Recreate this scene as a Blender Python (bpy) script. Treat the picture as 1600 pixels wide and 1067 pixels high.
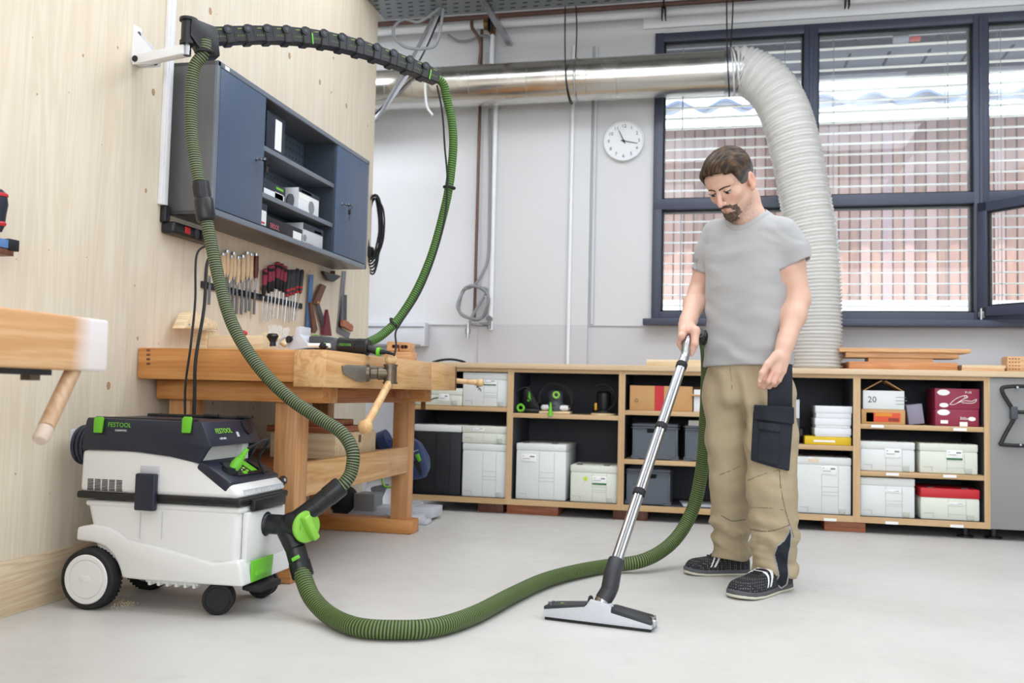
import bpy, bmesh, math, random
import numpy as np
from mathutils import Vector, Matrix, Euler

for _o in list(bpy.data.objects):
    bpy.data.objects.remove(_o, do_unlink=True)
SC = bpy.context.scene
COL = SC.collection
PI = math.pi

# ------------------------------------------------------------------ camera
FPX, YAW, PITCH, ROLL, EYE = 1440.0, -0.22508, 0.05636, 0.02362, 0.76
_f = Vector((math.sin(YAW)*math.cos(PITCH), math.cos(YAW)*math.cos(PITCH), math.sin(PITCH)))
_r0 = Vector((math.cos(YAW), -math.sin(YAW), 0)); _u0 = _r0.cross(_f)
_r = _r0*math.cos(ROLL) + _u0*math.sin(ROLL)
_u = -_r0*math.sin(ROLL) + _u0*math.cos(ROLL)
CAM = Vector((0, 0, EYE))
cam_data = bpy.data.cameras.new('camera'); cam = bpy.data.objects.new('camera', cam_data); COL.objects.link(cam)
cam.matrix_world = Matrix(((_r.x, _u.x, -_f.x, 0), (_r.y, _u.y, -_f.y, 0), (_r.z, _u.z, -_f.z, EYE), (0, 0, 0, 1)))
cam_data.sensor_fit = 'HORIZONTAL'; cam_data.sensor_width = 36; cam_data.lens = 36*FPX/1600
cam_data.clip_start = 0.05; cam_data.clip_end = 200
cam_data.dof.use_dof = True; cam_data.dof.focus_distance = 3.45; cam_data.dof.aperture_fstop = 3.2
SC.camera = cam

def ray(x, y):
    return _f + _r*((x-800)/FPX) - _u*((y-533.5)/FPX)
def atX(x, y, X): d = ray(x, y); return CAM + d*(X/d.x)
def atY(x, y, Y): d = ray(x, y); return CAM + d*(Y/d.y)
def atZ(x, y, Z): d = ray(x, y); return CAM + d*((Z-EYE)/d.z)

# ------------------------------------------------------------------ light
SC.view_settings.view_transform = 'Standard'; SC.view_settings.look = 'None'
SC.view_settings.gamma = 1; SC.view_settings.use_curve_mapping = False
SC.view_settings.exposure = 0.0
world = bpy.data.worlds.new('daylight'); SC.world = world; world.use_nodes = True
wn = world.node_tree.nodes; wl = world.node_tree.links; wn.clear()
_bg = wn.new('ShaderNodeBackground'); _bg.inputs[0].default_value = (0.80, 0.90, 1.0, 1); _bg.inputs[1].default_value = 4.2
_wo = wn.new('ShaderNodeOutputWorld'); wl.new(_bg.outputs[0], _wo.inputs[0])
sun_d = bpy.data.lights.new('sun', 'SUN'); sun_d.energy = 5.0; sun_d.angle = 0.01; sun_d.color = (1, .94, .84)
sun = bpy.data.objects.new('sun', sun_d); COL.objects.link(sun); sun.rotation_euler = (math.radians(48), 0, math.radians(38))
def area(x, y, z, sx, sy, e, rot=(0, 0, 0), col=(.86, .91, 1)):
    d = bpy.data.lights.new('lamp_or_fill_light', 'AREA'); d.shape = 'RECTANGLE'; d.size = sx; d.size_y = sy; d.energy = e; d.color = col
    o = bpy.data.objects.new('lamp_or_fill_light', d); COL.objects.link(o); o.location = (x, y, z); o.rotation_euler = rot
area(0.6, -3.0, 1.9, 6.5, 2.0, 178, (math.radians(90), 0, 0), (.88, .93, 1))       # added fill light behind the camera
for _x, _y, _e in ((-1.0, 0.6, 17), (1.3, 0.6, 12), (-0.7, 2.6, 27), (1.2, 2.9, 27), (2.6, 1.8, 17), (-0.5, 4.1, 24), (0.8, 4.4, 22), (2.6, 4.4, 20), (-1.7, 4.7, 12), (-3.1, 4.9, 60)):  # last two are added fill for the left of the back wall
    area(_x, _y, 3.42, 1.25, 0.9, _e*.97)

# ------------------------------------------------------------------ materials
def lin(c):
    if isinstance(c, str):
        c = c.lstrip('#'); c = [int(c[i:i+2], 16)/255 for i in (0, 2, 4)]
    return tuple((v/12.92 if v <= .04045 else ((v+.055)/1.055)**2.4) for v in c[:3]) + (1,)
class NT:
    def __init__(s, name):
        s.m = bpy.data.materials.new(name); s.m.use_nodes = True; s.t = s.m.node_tree; s.t.nodes.clear()
        s.out = s.n('ShaderNodeOutputMaterial'); s.b = s.n('ShaderNodeBsdfPrincipled'); s.l(s.b.outputs[0], s.out.inputs[0])
    def n(s, k, **kw):
        n = s.t.nodes.new(k)
        for a, v in kw.items(): setattr(n, a, v)
        return n
    def l(s, a, b): s.t.links.new(a, b)
    def co(s, scale=(1, 1, 1), rot=(0, 0, 0), kind='Object', loc=(0, 0, 0)):
        c = s.n('ShaderNodeTexCoord'); m = s.n('ShaderNodeMapping'); m.inputs['Scale'].default_value = scale
        m.inputs['Rotation'].default_value = rot; m.inputs['Location'].default_value = loc
        s.l(c.outputs[kind], m.inputs[0]); return m.outputs[0]
    def noise(s, vec, scale, detail=3, rough=.55, dist=0):
        n = s.n('ShaderNodeTexNoise'); n.inputs['Scale'].default_value = scale; n.inputs['Detail'].default_value = detail
        n.inputs['Roughness'].default_value = rough; n.inputs['Distortion'].default_value = dist
        s.l(vec, n.inputs['Vector']); return n.outputs['Fac']
    def ramp(s, fac, stops):
        r = s.n('ShaderNodeValToRGB'); e = r.color_ramp.elements
        while len(e) < len(stops): e.new(.5)
        for el, (p, c) in zip(e, stops): el.position = p; el.color = lin(c) if not isinstance(c, (int, float)) else (c, c, c, 1)
        s.l(fac, r.inputs[0]); return r.outputs[0]
    def mix(s, fac, a, b, mode='MIX'):
        m = s.n('ShaderNodeMix'); m.data_type = 'RGBA'; m.blend_type = mode
        for sock, v in ((m.inputs[0], fac), (m.inputs[6], a), (m.inputs[7], b)):
            if isinstance(v, (int, float)): sock.default_value = v
            elif isinstance(v, (tuple, str)): sock.default_value = lin(v) if isinstance(v, str) else v
            else: s.l(v, sock)
        return m.outputs[2]
    def math(s, op, a, b=0.0, c=0.0):
        m = s.n('ShaderNodeMath', operation=op)
        for i, v in enumerate((a, b, c)):
            if isinstance(v, (int, float)): m.inputs[i].default_value = v
            else: s.l(v, m.inputs[i])
        return m.outputs[0]
    def bump(s, h, strength=.3, dist=.002):
        b = s.n('ShaderNodeBump'); b.inputs['Strength'].default_value = strength; b.inputs['Distance'].default_value = dist
        s.l(h, b.inputs['Height']); s.l(b.outputs[0], s.b.inputs['Normal'])
    def sep(s, v):
        x = s.n('ShaderNodeSeparateXYZ'); s.l(v, x.inputs[0]); return x.outputs
    def set(s, **k):
        for a, v in k.items():
            i = s.b.inputs[a.replace('_', ' ')]
            if isinstance(v, (int, float, tuple)): i.default_value = v
            else: s.l(v, i)

def plain(name, color, rough=.5, metal=0, grain=0, gs=60, bump=0, spec=.5):
    t = NT(name); t.set(Roughness=rough, Metallic=metal); t.b.inputs['Specular IOR Level'].default_value = spec
    c = lin(color)
    v = t.co()
    f = t.noise(v, gs, 4)
    g = grain if grain else .04
    t.set(Base_Color=t.mix(f, tuple(min(1, x*(1-g)) for x in c[:3])+(1,), tuple(min(1, x*(1+g)) for x in c[:3])+(1,)))
    if bump: t.bump(t.noise(v, gs*4, 3), bump, .001)
    return t.m
def wood(name, c1, c2, c3=None, axis=0, scale=1., rough=.45, ring=9, bump=.08, dark=.0):
    # axis = direction the grain runs along
    t = NT(name); s = [14*scale]*3; s[axis] = .9*scale
    oi = t.n('ShaderNodeObjectInfo')
    v = t.co(tuple(s)); a = t.n('ShaderNodeVectorMath', operation='ADD'); t.l(v, a.inputs[0])
    cx = t.n('ShaderNodeCombineXYZ'); k = t.math('MULTIPLY', oi.outputs['Random'], 37.)
    for i in range(3): t.l(k, cx.inputs[i])
    t.l(cx.outputs[0], a.inputs[1]); v = a.outputs[0]
    n1 = t.noise(v, .55, 4, .6, .6)
    w = t.math('FRACT', t.math('MULTIPLY', n1, ring))
    w = t.math('ABSOLUTE', t.math('SUBTRACT', t.math('MULTIPLY', w, 2.), 1.))
    n2 = t.noise(v, 6, 3, .7)
    f = t.math('ADD', t.math('MULTIPLY', w, .55), t.math('MULTIPLY', n2, .45))
    st = [(.15, c1), (.8, c2)] if c3 is None else [(.1, c1), (.55, c2), (.9, c3)]
    col = t.ramp(f, st)
    if dark:
        m = t.noise(t.co((1, 1, 1)), 3.3, 5, .65); col = t.mix(t.ramp(m, [(.52, 0.), (.75, dark)]), col, '#6b4a2c')
    t.set(Base_Color=col, Roughness=rough); t.bump(f, bump, .001); return t.m

M = {}
M['black_plastic'] = plain('black_plastic', '#131418', .38, bump=.05, gs=200)
M['black_rubber'] = plain('black_rubber', '#17181a', .7)
M['navy_plastic'] = plain('navy_plastic', '#1f2435', .38, bump=.08, gs=250)
M['white_plastic'] = plain('white_plastic', '#e6e6e4', .35, grain=.02, bump=.04, gs=250)
M['cream_case'] = plain('cream_case', '#dcdfd2', .42, grain=.03)
M['white_case'] = plain('white_case', '#dfe2e0', .42, grain=.03)
M['case_groove'] = plain('case_groove', '#b9bdb3', .5)
M['dark_case'] = plain('dark_case', '#1c1d22', .5)
M['charcoal'] = plain('charcoal_plastic', '#303236', .45)
M['saw_blue'] = plain('saw_blue', '#2f4068', .4)
M['green'] = plain('green_plastic', '#6cc22c', .38)
M['lime'] = plain('lime_plastic', '#8fd04c', .35)
M['steel'] = plain('steel', '#b4b6b9', .27, 1, grain=.05)
M['steel_dark'] = plain('steel_dark', '#86888c', .32, 1)
M['zinc'] = None
M['grey_metal'] = plain('grey_metal', '#7f858c', .4, .3)
M['cab_door'] = plain('cabinet_door', '#4f6078', .42, .1)
M['cab_body'] = plain('cabinet_body', '#66676a', .38, .35)
M['cab_trim'] = plain('cabinet_trim', '#7a828d', .38, .3)
M['cab_in'] = plain('cabinet_inside', '#3c4450', .45)
M['white_paint'] = plain('white_paint', '#e9ebee', .5)
M['light_grey'] = plain('light_grey_plastic', '#c9ccd2', .5)
M['mid_grey'] = plain('mid_grey_plastic', '#85888c', .5)
M['dark_grey'] = plain('dark_grey_plastic', '#46494f', .5)
M['window_frame'] = plain('window_frame_metal', '#43485a', .38, .1)
M['paper'] = plain('white_paper', '#f2f2ee', .7)
M['print_grey'] = plain('print_grey', '#8d8f93', .7)
M['print_black'] = plain('print_black', '#202124', .6)
M['print_green'] = plain('print_green', '#1f6b3b', .6)
M['cardboard'] = plain('cardboard', '#c79a66', .8, grain=.06, gs=20)
M['red'] = plain('red_plastic', '#c2202b', .45)
M['maroon'] = plain('maroon_card', '#8e2440', .5)
M['orange_print'] = plain('orange_print', '#d9532e', .6)
M['yellow'] = plain('yellow_card', '#e0bd1b', .5)
M['copper'] = plain('brown_pipe', '#6a5048', .45, .5)
M['brass'] = plain('brass', '#8d7347', .38, .9)
M['crate'] = plain('crate_grey', '#555c66', .5)
M['wood_pale'] = wood('pale_wood', '#d9bb8d', '#e8d2ab', '#efdfc0', 0)
M['ply_x'] = wood('shelf_edge_wood_x', '#b99668', '#c6a478', '#cfb088', 0, .6, ring=4)
M['ply_z'] = wood('shelf_edge_wood_z', '#b99668', '#c6a478', '#cfb088', 2, .6, ring=4)
M['top_x'] = wood('worktop_wood', '#cbb089', '#d4ba96', '#dcc5a4', 0, .6, ring=4)
M['shelf_in'] = plain('shelf_inside', '#4a4d55', .6)
M['shelf_back'] = plain('shelf_back', '#3a3c44', .6)
M['bench_x'] = wood('bench_wood_x', '#b4743a', '#c98a4c', '#d79d60', 0, 1, ring=7, dark=.25)
M['bench_y'] = wood('bench_wood_y', '#c08c58', '#d5a772', '#dfb686', 1, 1, ring=7, dark=.35)
M['bench_z'] = wood('bench_wood_z', '#b98050', '#cd9865', '#d8a878', 2, 1, ring=6, dark=.12)
M['bench_red'] = wood('bench_wood_red', '#7d4526', '#a8693f', '#b87a4c', 1, 1, ring=9)
M['maple'] = wood('maple_wood', '#d8a674', '#dfb182', '#e6bd92', 0, .8, rough=.35, ring=4)
M['handle_wood'] = wood('handle_wood', '#c99a62', '#d9b27d', '#e2c294', 2, 2, ring=4)
M['ash'] = wood('ash_handle_wood', '#cfae82', '#dcc09a', '#e6d0b0', 2, 2, ring=4)
M['walnut'] = wood('walnut_wood', '#4a2a1c', '#6b3f2a', '#7d4c33', 2, 2)
M['red_wood'] = wood('red_wood', '#8c4a30', '#b06a48', '#b97651', 0, 1)
M['board_x'] = wood('offcut_wood', '#c79362', '#d8a978', '#e2ba8c', 0, 1)
M['board_orange'] = wood('orange_wood', '#bd7a48', '#cc8b57', '#d59a68', 0, 1)
M['skirt_wood'] = wood('skirting_wood', '#d0b48c', '#dfc9a8', '#e8d8bd', 1, 1, ring=11)

# ------------------------------------------------------------------ mesh building
def rotm(rx=0, ry=0, rz=0): return Euler((rx, ry, rz)).to_matrix()
class MB:
    def __init__(s): s.v = []; s.f = []; s.uv = {}
    def add(s, vs, fs):
        o = len(s.v); s.v += [Vector(v) for v in vs]; s.f += [tuple(i+o for i in f) for f in fs]; return s
    def box(s, a, b, bev=0, seg=2, R=None, at=None):
        a, b = Vector(a), Vector(b); lo = Vector([min(p, q) for p, q in zip(a, b)]); hi = Vector([max(p, q) for p, q in zip(a, b)])
        c = (lo+hi)/2; h = (hi-lo)/2
        bm = bmesh.new(); bmesh.ops.create_cube(bm, size=2)
        for v in bm.verts: v.co = Vector((v.co.x*h.x, v.co.y*h.y, v.co.z*h.z))
        if bev: bmesh.ops.bevel(bm, geom=bm.edges[:], offset=min(bev, min(h)*.95), segments=seg, affect='EDGES', profile=.5)
        s.bm(bm, c, R, at); return s
    def bm(s, bm, c=Vector(), R=None, at=None):
        bm.verts.index_update(); vs = []
        for v in bm.verts:
            p = v.co.copy()
            if R is not None and at is None: p = R @ p
            p = p + c
            if R is not None and at is not None: p = R @ (p-Vector(at)) + Vector(at)
            vs.append(p)
        s.add(vs, [[v.index for v in f.verts] for f in bm.faces]); bm.free(); return s
    def ring(s, rings, close=True, cap0=True, cap1=True):
        n = len(rings[0]); vs = [p for r in rings for p in r]; fs = []
        for i in range(len(rings)-1):
            for j in range(n if close else n-1):
                k = (j+1) % n; fs.append((i*n+j, i*n+k, (i+1)*n+k, (i+1)*n+j))
        if cap0: fs.append(tuple(range(n-1, -1, -1)))
        if cap1: fs.append(tuple(range((len(rings)-1)*n, len(rings)*n)))
        return s.add(vs, fs)
    def cyl(s, a, b, r, r2=None, n=20, cap=True):
        a, b = Vector(a), Vector(b); r2 = r if r2 is None else r2
        d = (b-a).normalized(); x = d.orthogonal().normalized(); y = d.cross(x)
        R = [[p + (x*math.cos(2*PI*j/n)+y*math.sin(2*PI*j/n))*q for j in range(n)] for p, q in ((a, r), (b, r2))]
        return s.ring(R, True, cap, cap)
    def lathe(s, a, b, prof, n=24, cap=True):
        # prof = [(distance along a->b as a fraction, radius)]
        a, b = Vector(a), Vector(b); d = b-a; u = d.normalized(); x = u.orthogonal().normalized(); y = u.cross(x)
        R = [[a+d*t + (x*math.cos(2*PI*j/n)+y*math.sin(2*PI*j/n))*max(q, 1e-4) for j in range(n)] for t, q in prof]
        return s.ring(R, True, cap, cap)
    def tube(s, pts, rad, n=16, cap=True, uv=False, scale2=1.0):
        pts = [Vector(p) for p in pts]; N = len(pts)
        rad = [rad]*N if isinstance(rad, (int, float)) else rad
        T = [(pts[min(i+1, N-1)]-pts[max(i-1, 0)]).normalized() for i in range(N)]
        x = T[0].orthogonal().normalized(); rings = []; L = 0; Ls = []
        for i in range(N):
            if i: L += (pts[i]-pts[i-1]).length
            Ls.append(L)
            x = (x-T[i]*x.dot(T[i])).normalized(); y = T[i].cross(x)
            rings.append([pts[i]+(x*math.cos(2*PI*j/n)+y*math.sin(2*PI*j/n)*scale2)*rad[i] for j in range(n)])
        f0 = len(s.f); s.ring(rings, True, cap, cap)
        if uv:
            k = f0
            for i in range(N-1):
                for j in range(n):
                    s.uv[k] = [(j/n, Ls[i]), ((j+1)/n, Ls[i]), ((j+1)/n, Ls[i+1]), (j/n, Ls[i+1])]; k += 1
        return s
    def prism(s, poly, vec, bev=0, seg=2):
        # poly: 3D points of one planar face, extruded along vec
        bm = bmesh.new(); vec = Vector(vec)
        A = [bm.verts.new(Vector(p)) for p in poly]; B = [bm.verts.new(Vector(p)+vec) for p in poly]; n = len(poly)
        bm.faces.new(A[::-1]); bm.faces.new(B)
        for i in range(n): bm.faces.new((A[i], A[(i+1) % n], B[(i+1) % n], B[i]))
        bmesh.ops.recalc_face_normals(bm, faces=bm.faces[:])
        if bev: bmesh.ops.bevel(bm, geom=bm.edges[:], offset=bev, segments=seg, affect='EDGES', profile=.5)
        return s.bm(bm)
    def ball(s, c, r, n=20, m=12, sc=(1, 1, 1)):
        c = Vector(c); rings = []
        for i in range(1, m):
            t = PI*i/m
            rings.append([c+Vector((r*sc[0]*math.sin(t)*math.cos(2*PI*j/n), r*sc[1]*math.sin(t)*math.sin(2*PI*j/n), -r*sc[2]*math.cos(t))) for j in range(n)])
        return s.ring(rings)
    def torus(s, c, R, r, axis=(0, 0, 1), n=32, m=10, a0=0, a1=2*PI):
        ax = Vector(axis).normalized(); x = ax.orthogonal().normalized(); y = ax.cross(x); full = abs(a1-a0-2*PI) < 1e-6
        pts = [Vector(c)+(x*math.cos(a0+(a1-a0)*i/n)+y*math.sin(a0+(a1-a0)*i/n))*R for i in range(n+1)]
        return s.tube(pts, r, m, cap=not full)

def spline(pts, n=12):
    P = [Vector(p) for p in pts]; P = [P[0]*2-P[1]]+P+[P[-1]*2-P[-2]]; out = []
    for i in range(1, len(P)-2):
        p0, p1, p2, p3 = P[i-1:i+3]
        for k in range(n):
            t = k/n
            out.append(.5*((2*p1)+(p2-p0)*t+(2*p0-5*p1+4*p2-p3)*t*t+(3*p1-p0-3*p2+p3)*t**3))
    out.append(P[-2]); return out

def tag(o, label=None, cat=None, group=None, kind=None):
    if label: o['label'] = label
    if cat: o['category'] = cat
    if group: o['group'] = group
    if kind: o['kind'] = kind
    return o
def empty(name, loc=(0, 0, 0), rz=0, label=None, cat=None, group=None):
    o = bpy.data.objects.new(name, None); COL.objects.link(o); o.location = loc; o.rotation_euler = (0, 0, rz); o.empty_display_size = .05
    return tag(o, label, cat, group)
def worldloc(o):
    p = Vector(o.location)
    while o.parent: o = o.parent; p = p+Vector(o.location)
    return p
def build(mb, name, mat, parent=None, sharp=32, local=False, base=True, smooth=True):
    # local: vertices already are in the parent's space; otherwise they are world coordinates
    if not isinstance(mb, MB): mb = mb[0]
    me = bpy.data.meshes.new(name)
    if parent is None:
        if base and mb.v:
            lo = [min(v[i] for v in mb.v) for i in range(3)]; hi = [max(v[i] for v in mb.v) for i in range(3)]
            org = Vector(((lo[0]+hi[0])/2, (lo[1]+hi[1])/2, lo[2]))
        else: org = Vector()
    else: org = Vector() if local else worldloc(parent)
    me.from_pydata([tuple(v-org) for v in mb.v], [], mb.f)
    if mb.uv:
        ul = me.uv_layers.new(name='UVMap')
        for fi, uvs in mb.uv.items():
            p = me.polygons[fi]
            for li, uv in zip(p.loop_indices, uvs): ul.data[li].uv = uv
    me.update()
    b = bmesh.new(); b.from_mesh(me); bmesh.ops.recalc_face_normals(b, faces=b.faces[:]); b.to_mesh(me); b.free()
    if smooth:
        me.shade_smooth(); me.set_sharp_from_angle(angle=math.radians(sharp))
    if isinstance(mat, str): mat = M[mat]
    me.materials.append(mat)
    o = bpy.data.objects.new(name, me); COL.objects.link(o)
    if parent is not None: o.parent = parent
    else: o.location = org
    return o
def structure(mb, name, mat, **k):
    o = build(mb, name, mat, base=False, **k); o['kind'] = 'structure'; return o
def kids(o): return [c for c in bpy.data.objects if c.parent == o]
def copy_tree(o, parent=None):
    c = o.copy(); COL.objects.link(c)
    if parent: c.parent = parent
    for ch in kids(o): copy_tree(ch, c)
    return c
def text(s, name, size, mat, parent, R, loc, align='LEFT', ext=.0006, sx=1.0):
    # raised lettering, turned into a mesh
    cu = bpy.data.curves.new('t', 'FONT'); cu.body = s; cu.size = size; cu.extrude = ext; cu.align_x = align; cu.align_y = 'CENTER'; cu.resolution_u = 2
    to = bpy.data.objects.new('t', cu); COL.objects.link(to)
    bpy.context.view_layer.update()
    me = bpy.data.meshes.new_from_object(to.evaluated_get(bpy.context.evaluated_depsgraph_get()))
    bpy.data.objects.remove(to, do_unlink=True); bpy.data.curves.remove(cu)
    R3 = R.to_3x3(); w = worldloc(parent) if parent else Vector()
    for v in me.vertices: v.co = R3 @ Vector((v.co.x*sx, v.co.y, v.co.z)) + Vector(loc) - w
    me.name = name; me.materials.clear(); me.materials.append(M[mat] if isinstance(mat, str) else mat)
    o = bpy.data.objects.new(name, me); COL.objects.link(o); o.parent = parent; return o
def frame_from(xdir, ydir):
    x = Vector(xdir).normalized(); y = Vector(ydir); y = (y-x*y.dot(x)).normalized(); z = x.cross(y)
    return Matrix(((x.x, y.x, z.x), (x.y, y.y, z.y), (x.z, y.z, z.z)))
R_FRONT = frame_from((1, 0, 0), (0, 0, 1))       # lettering that faces -Y
R_RIGHT = frame_from((0, 1, 0), (0, 0, 1))       # lettering that faces +X
# ================================================================== setting
YB = 6.3; XL = -2.263
def mat_floor():
    t = NT('floor_coating'); v = t.co()
    a = t.noise(v, 1.3, 5, .6); b = t.noise(v, 9, 5, .65); c = t.noise(v, 160, 2)
    col = t.ramp(a, [(.3, '#c9c7c1'), (.5, '#d0cec9'), (.72, '#d5d4d0')])
    col = t.mix(t.ramp(b, [(.56, 0.), (.8, .35)]), col, '#b5b3ae')
    col = t.mix(t.math('MULTIPLY', c, .08), col, '#8b8984')
    t.set(Base_Color=col, Roughness=t.ramp(b, [(.3, .36), (.7, .52)])); t.bump(t.noise(v, 55, 3), .05, .002); return t.m
def mat_pine():
    t = NT('pine_panel'); v = t.co()
    x, y, z = t.sep(v)
    # boards about 12 cm wide: each with its own tone and grain
    bid = t.math('FLOOR', t.math('DIVIDE', y, .128)); fr = t.math('FRACT', t.math('DIVIDE', y, .128))
    wn_ = t.n('ShaderNodeTexWhiteNoise', noise_dimensions='1D'); t.l(bid, wn_.inputs['W'])
    cc = t.n('ShaderNodeCombineXYZ'); t.l(t.math('MULTIPLY', y, 16.), cc.inputs[0]); t.l(t.math('MULTIPLY', z, .8), cc.inputs[1]); t.l(t.math('MULTIPLY', wn_.outputs[0], 40.), cc.inputs[2])
    g = t.noise(cc.outputs[0], .8, 4, .6, .8)
    w = t.math('ABSOLUTE', t.math('SUBTRACT', t.math('MULTIPLY', t.math('FRACT', t.math('MULTIPLY', g, 5.)), 2.), 1.))
    col = t.ramp(w, [(.0, '#dccfb8'), (.5, '#e2d6c1'), (1., '#e6dcc9')])
    col = t.mix(t.math('MULTIPLY', wn_.outputs[0], .4), col, '#e6dac6')
    big = t.noise(v, 1.1, 4, .6); col = t.mix(t.ramp(big, [(.45, 0.), (.75, .35)]), col, '#dec6a4')
    seam = t.ramp(t.math('ABSOLUTE', t.math('SUBTRACT', fr, .5)), [(.488, 0.), (.5, .16)])
    col = t.mix(seam, col, '#b08a5c')
    # knots: a few stretched cells carry one, of very different size
    k = t.n('ShaderNodeTexVoronoi', voronoi_dimensions='2D'); k.inputs['Scale'].default_value = 1; kc = t.n('ShaderNodeCombineXYZ')
    t.l(t.math('MULTIPLY', y, 5.2), kc.inputs[0]); t.l(t.math('MULTIPLY', z, 3.9), kc.inputs[1]); t.l(kc.outputs[0], k.inputs['Vector'])
    hs = t.n('ShaderNodeSeparateColor'); t.l(k.outputs['Color'], hs.inputs[0])
    size = t.math('MULTIPLY', t.math('POWER', hs.outputs[0], 5.), .070)
    size = t.math('ADD', size, .012)
    on = t.math('GREATER_THAN', hs.outputs[1], .42)
    rel = t.math('DIVIDE', k.outputs['Distance'], size)
    kn = t.math('MULTIPLY', t.ramp(rel, [(.75, 1.), (1., 0.)]), on)
    kcol = t.ramp(rel, [(0., '#b08a66'), (.6, '#c09a74'), (.82, '#7d5434'), (1., '#8a5a38')])
    halo = t.math('MULTIPLY', t.ramp(rel, [(.9, .28), (1.9, 0.)]), on)
    col = t.mix(halo, col, '#c99766'); col = t.mix(kn, col, kcol)
    t.set(Base_Color=col, Roughness=.55); t.bump(w, .04, .001); return t.m
def mat_wall():
    t = NT('painted_wall'); v = t.co(); x, y, z = t.sep(v)
    up = t.mix(t.noise(v, 2, 4), '#cecfd0', '#d6d6d7'); lo = t.mix(t.noise(v, 3, 4), '#c3c3c8', '#cbcbcf')
    t.set(Base_Color=t.mix(t.math('GREATER_THAN', z, 1.243), lo, up), Roughness=.6); t.bump(t.noise(v, 70, 4), .1, .002); return t.m
M['floor'] = mat_floor(); M['pine'] = mat_pine(); M['wall'] = mat_wall()
M['ceiling'] = plain('ceiling_paint', '#e4e4e2', .8)
M['plain_wall'] = plain('plain_wall_paint', '#d9d8d5', .7)

structure(MB().box((-4.2, -3.2, -.1), (4.4, 6.5, 0)), 'floor', 'floor')
structure(MB().box((-4.2, -3.2, 3.55), (4.4, 6.5, 3.7)), 'ceiling', 'ceiling')
structure(MB().box((XL-.1, -3.1, 0), (XL, 5.655, 3.55)), 'wall_left', 'pine')
structure(MB().box((XL, -3.1, 0), (XL+.012, 5.3, .178), .002), 'baseboard_left', 'skirt_wood')
structure(MB().box((-4.2, -3.2, 0), (-4.1, 6.5, 3.55)), 'wall_outer_left', 'plain_wall')
structure(MB().box((4.3, -3.2, 0), (4.4, 6.5, 3.55)), 'wall_right', 'plain_wall')
structure(MB().box((-4.2, -3.2, 0), (4.4, -3.1, 3.55)), 'wall_rear', 'plain_wall')
WX0, WX1, WZ0, WZ1 = -.474, 2.75, 1.262, 3.258
bw = MB().box((-4.2, YB, 0), (WX0, YB+.2, 3.55)).box((WX1, YB, 0), (4.4, YB+.2, 3.55)).box((WX0, YB, 0), (WX1, YB+.2, WZ0)).box((WX0, YB, WZ1), (WX1, YB+.2, 3.55))
structure(bw, 'wall_back', 'wall')
# shallow pilaster and the white beam edge above the window
pa, pb = atY(752, 400, YB).x, atY(921, 400, YB).x
structure(MB().box((pa, YB-.03, 0), (pb, YB, 3.2), .004), 'pillar_back', 'wall')
structure(MB().box((-.56, YB-.02, 3.30), (4.3, YB, 3.55), .006), 'beam_back', 'white_paint')
structure(MB().box((-4.1, YB-.012, 1.238), (WX0-.05, YB, 1.246)), 'trim_1', 'light_grey')

# ---- window
FY0, FY1 = YB-.035, YB+.06
wz = lambda y, x=1300: atY(x, y, FY0).z
wx = lambda x, y=250: atY(x, y, FY0).x
fr = MB()
m1a, m1b = wx(1255.5), wx(1277.5); m2a, m2b = wx(1521.5), wx(1545.5)
tz1, tz0 = wz(304.5), wz(322)
WF = .062
fr.box((WX0, FY0, WZ0), (WX0+WF, FY1, WZ1), .004).box((WX1-WF, FY0, WZ0), (WX1, FY1, WZ1), .004)
fr.box((WX0+.003, FY0+.0015, WZ1-WF), (WX1-.003, FY1-.0015, WZ1-.002), .004).box((WX0+.003, FY0+.0015, WZ0+.002), (WX1-.003, FY1-.0015, WZ0+.075), .004)
for a, b in ((m1a, m1b), (m2a, m2b)): fr.box((a, FY0-.004, WZ0+.003), (b, FY1-.003, WZ1-.003), .006)
fr.box((WX0+.004, FY0-.002, tz0), (WX1-.004, FY1-.005, tz1), .006)
for a, b in ((m1a, m1b), (m2a, m2b)): fr.box(((a+b)/2-.012, FY0-.014, WZ0+.04), ((a+b)/2+.012, FY0, WZ1-.03), .004)
win = structure(fr, 'window_1', 'window_frame')
structure(MB().box((WX0-.05, FY0-.075, WZ0-.022), (WX1+.03, FY0+.01, WZ0+.022), .006), 'trim_2', 'window_frame')
# inner glazing beads (dark gaskets) and the panes
def glass_mat():
    t = NT('window_glass'); g = t.n('ShaderNodeBsdfGlossy'); g.inputs['Roughness'].default_value = .02
    tr = t.n('ShaderNodeBsdfTransparent'); tr.inputs[0].default_value = (.96, .98, 1, 1)
    fz = t.n('ShaderNodeFresnel'); fz.inputs['IOR'].default_value = 1.35; mx = t.n('ShaderNodeMixShader')
    df = t.n('ShaderNodeBsdfDiffuse'); df.inputs[0].default_value = (.9, .92, .97, 1); m2 = t.n('ShaderNodeMixShader'); m2.inputs[0].default_value = .09
    t.l(fz.outputs[0], mx.inputs[0]); t.l(tr.outputs[0], mx.inputs[1]); t.l(g.outputs[0], mx.inputs[2])
    t.l(mx.outputs[0], m2.inputs[1]); t.l(df.outputs[0], m2.inputs[2]); t.l(m2.outputs[0], t.out.inputs[0]); return t.m
M['glass'] = glass_mat()
cols = [(WX0+WF, m1a), (m1b, m2a), (m2b, WX1-WF)]
gk = MB()
def gasket(mb, x0, x1, z0, z1, w=.011):
    for a, b, c, d in ((x0, x0+w, z0, z1), (x1-w, x1, z0, z1), (x0, x1, z0, z0+w), (x0, x1, z1-w, z1)): mb.box((a, FY0+.03, c), (b, FY1+.02, d))
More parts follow.
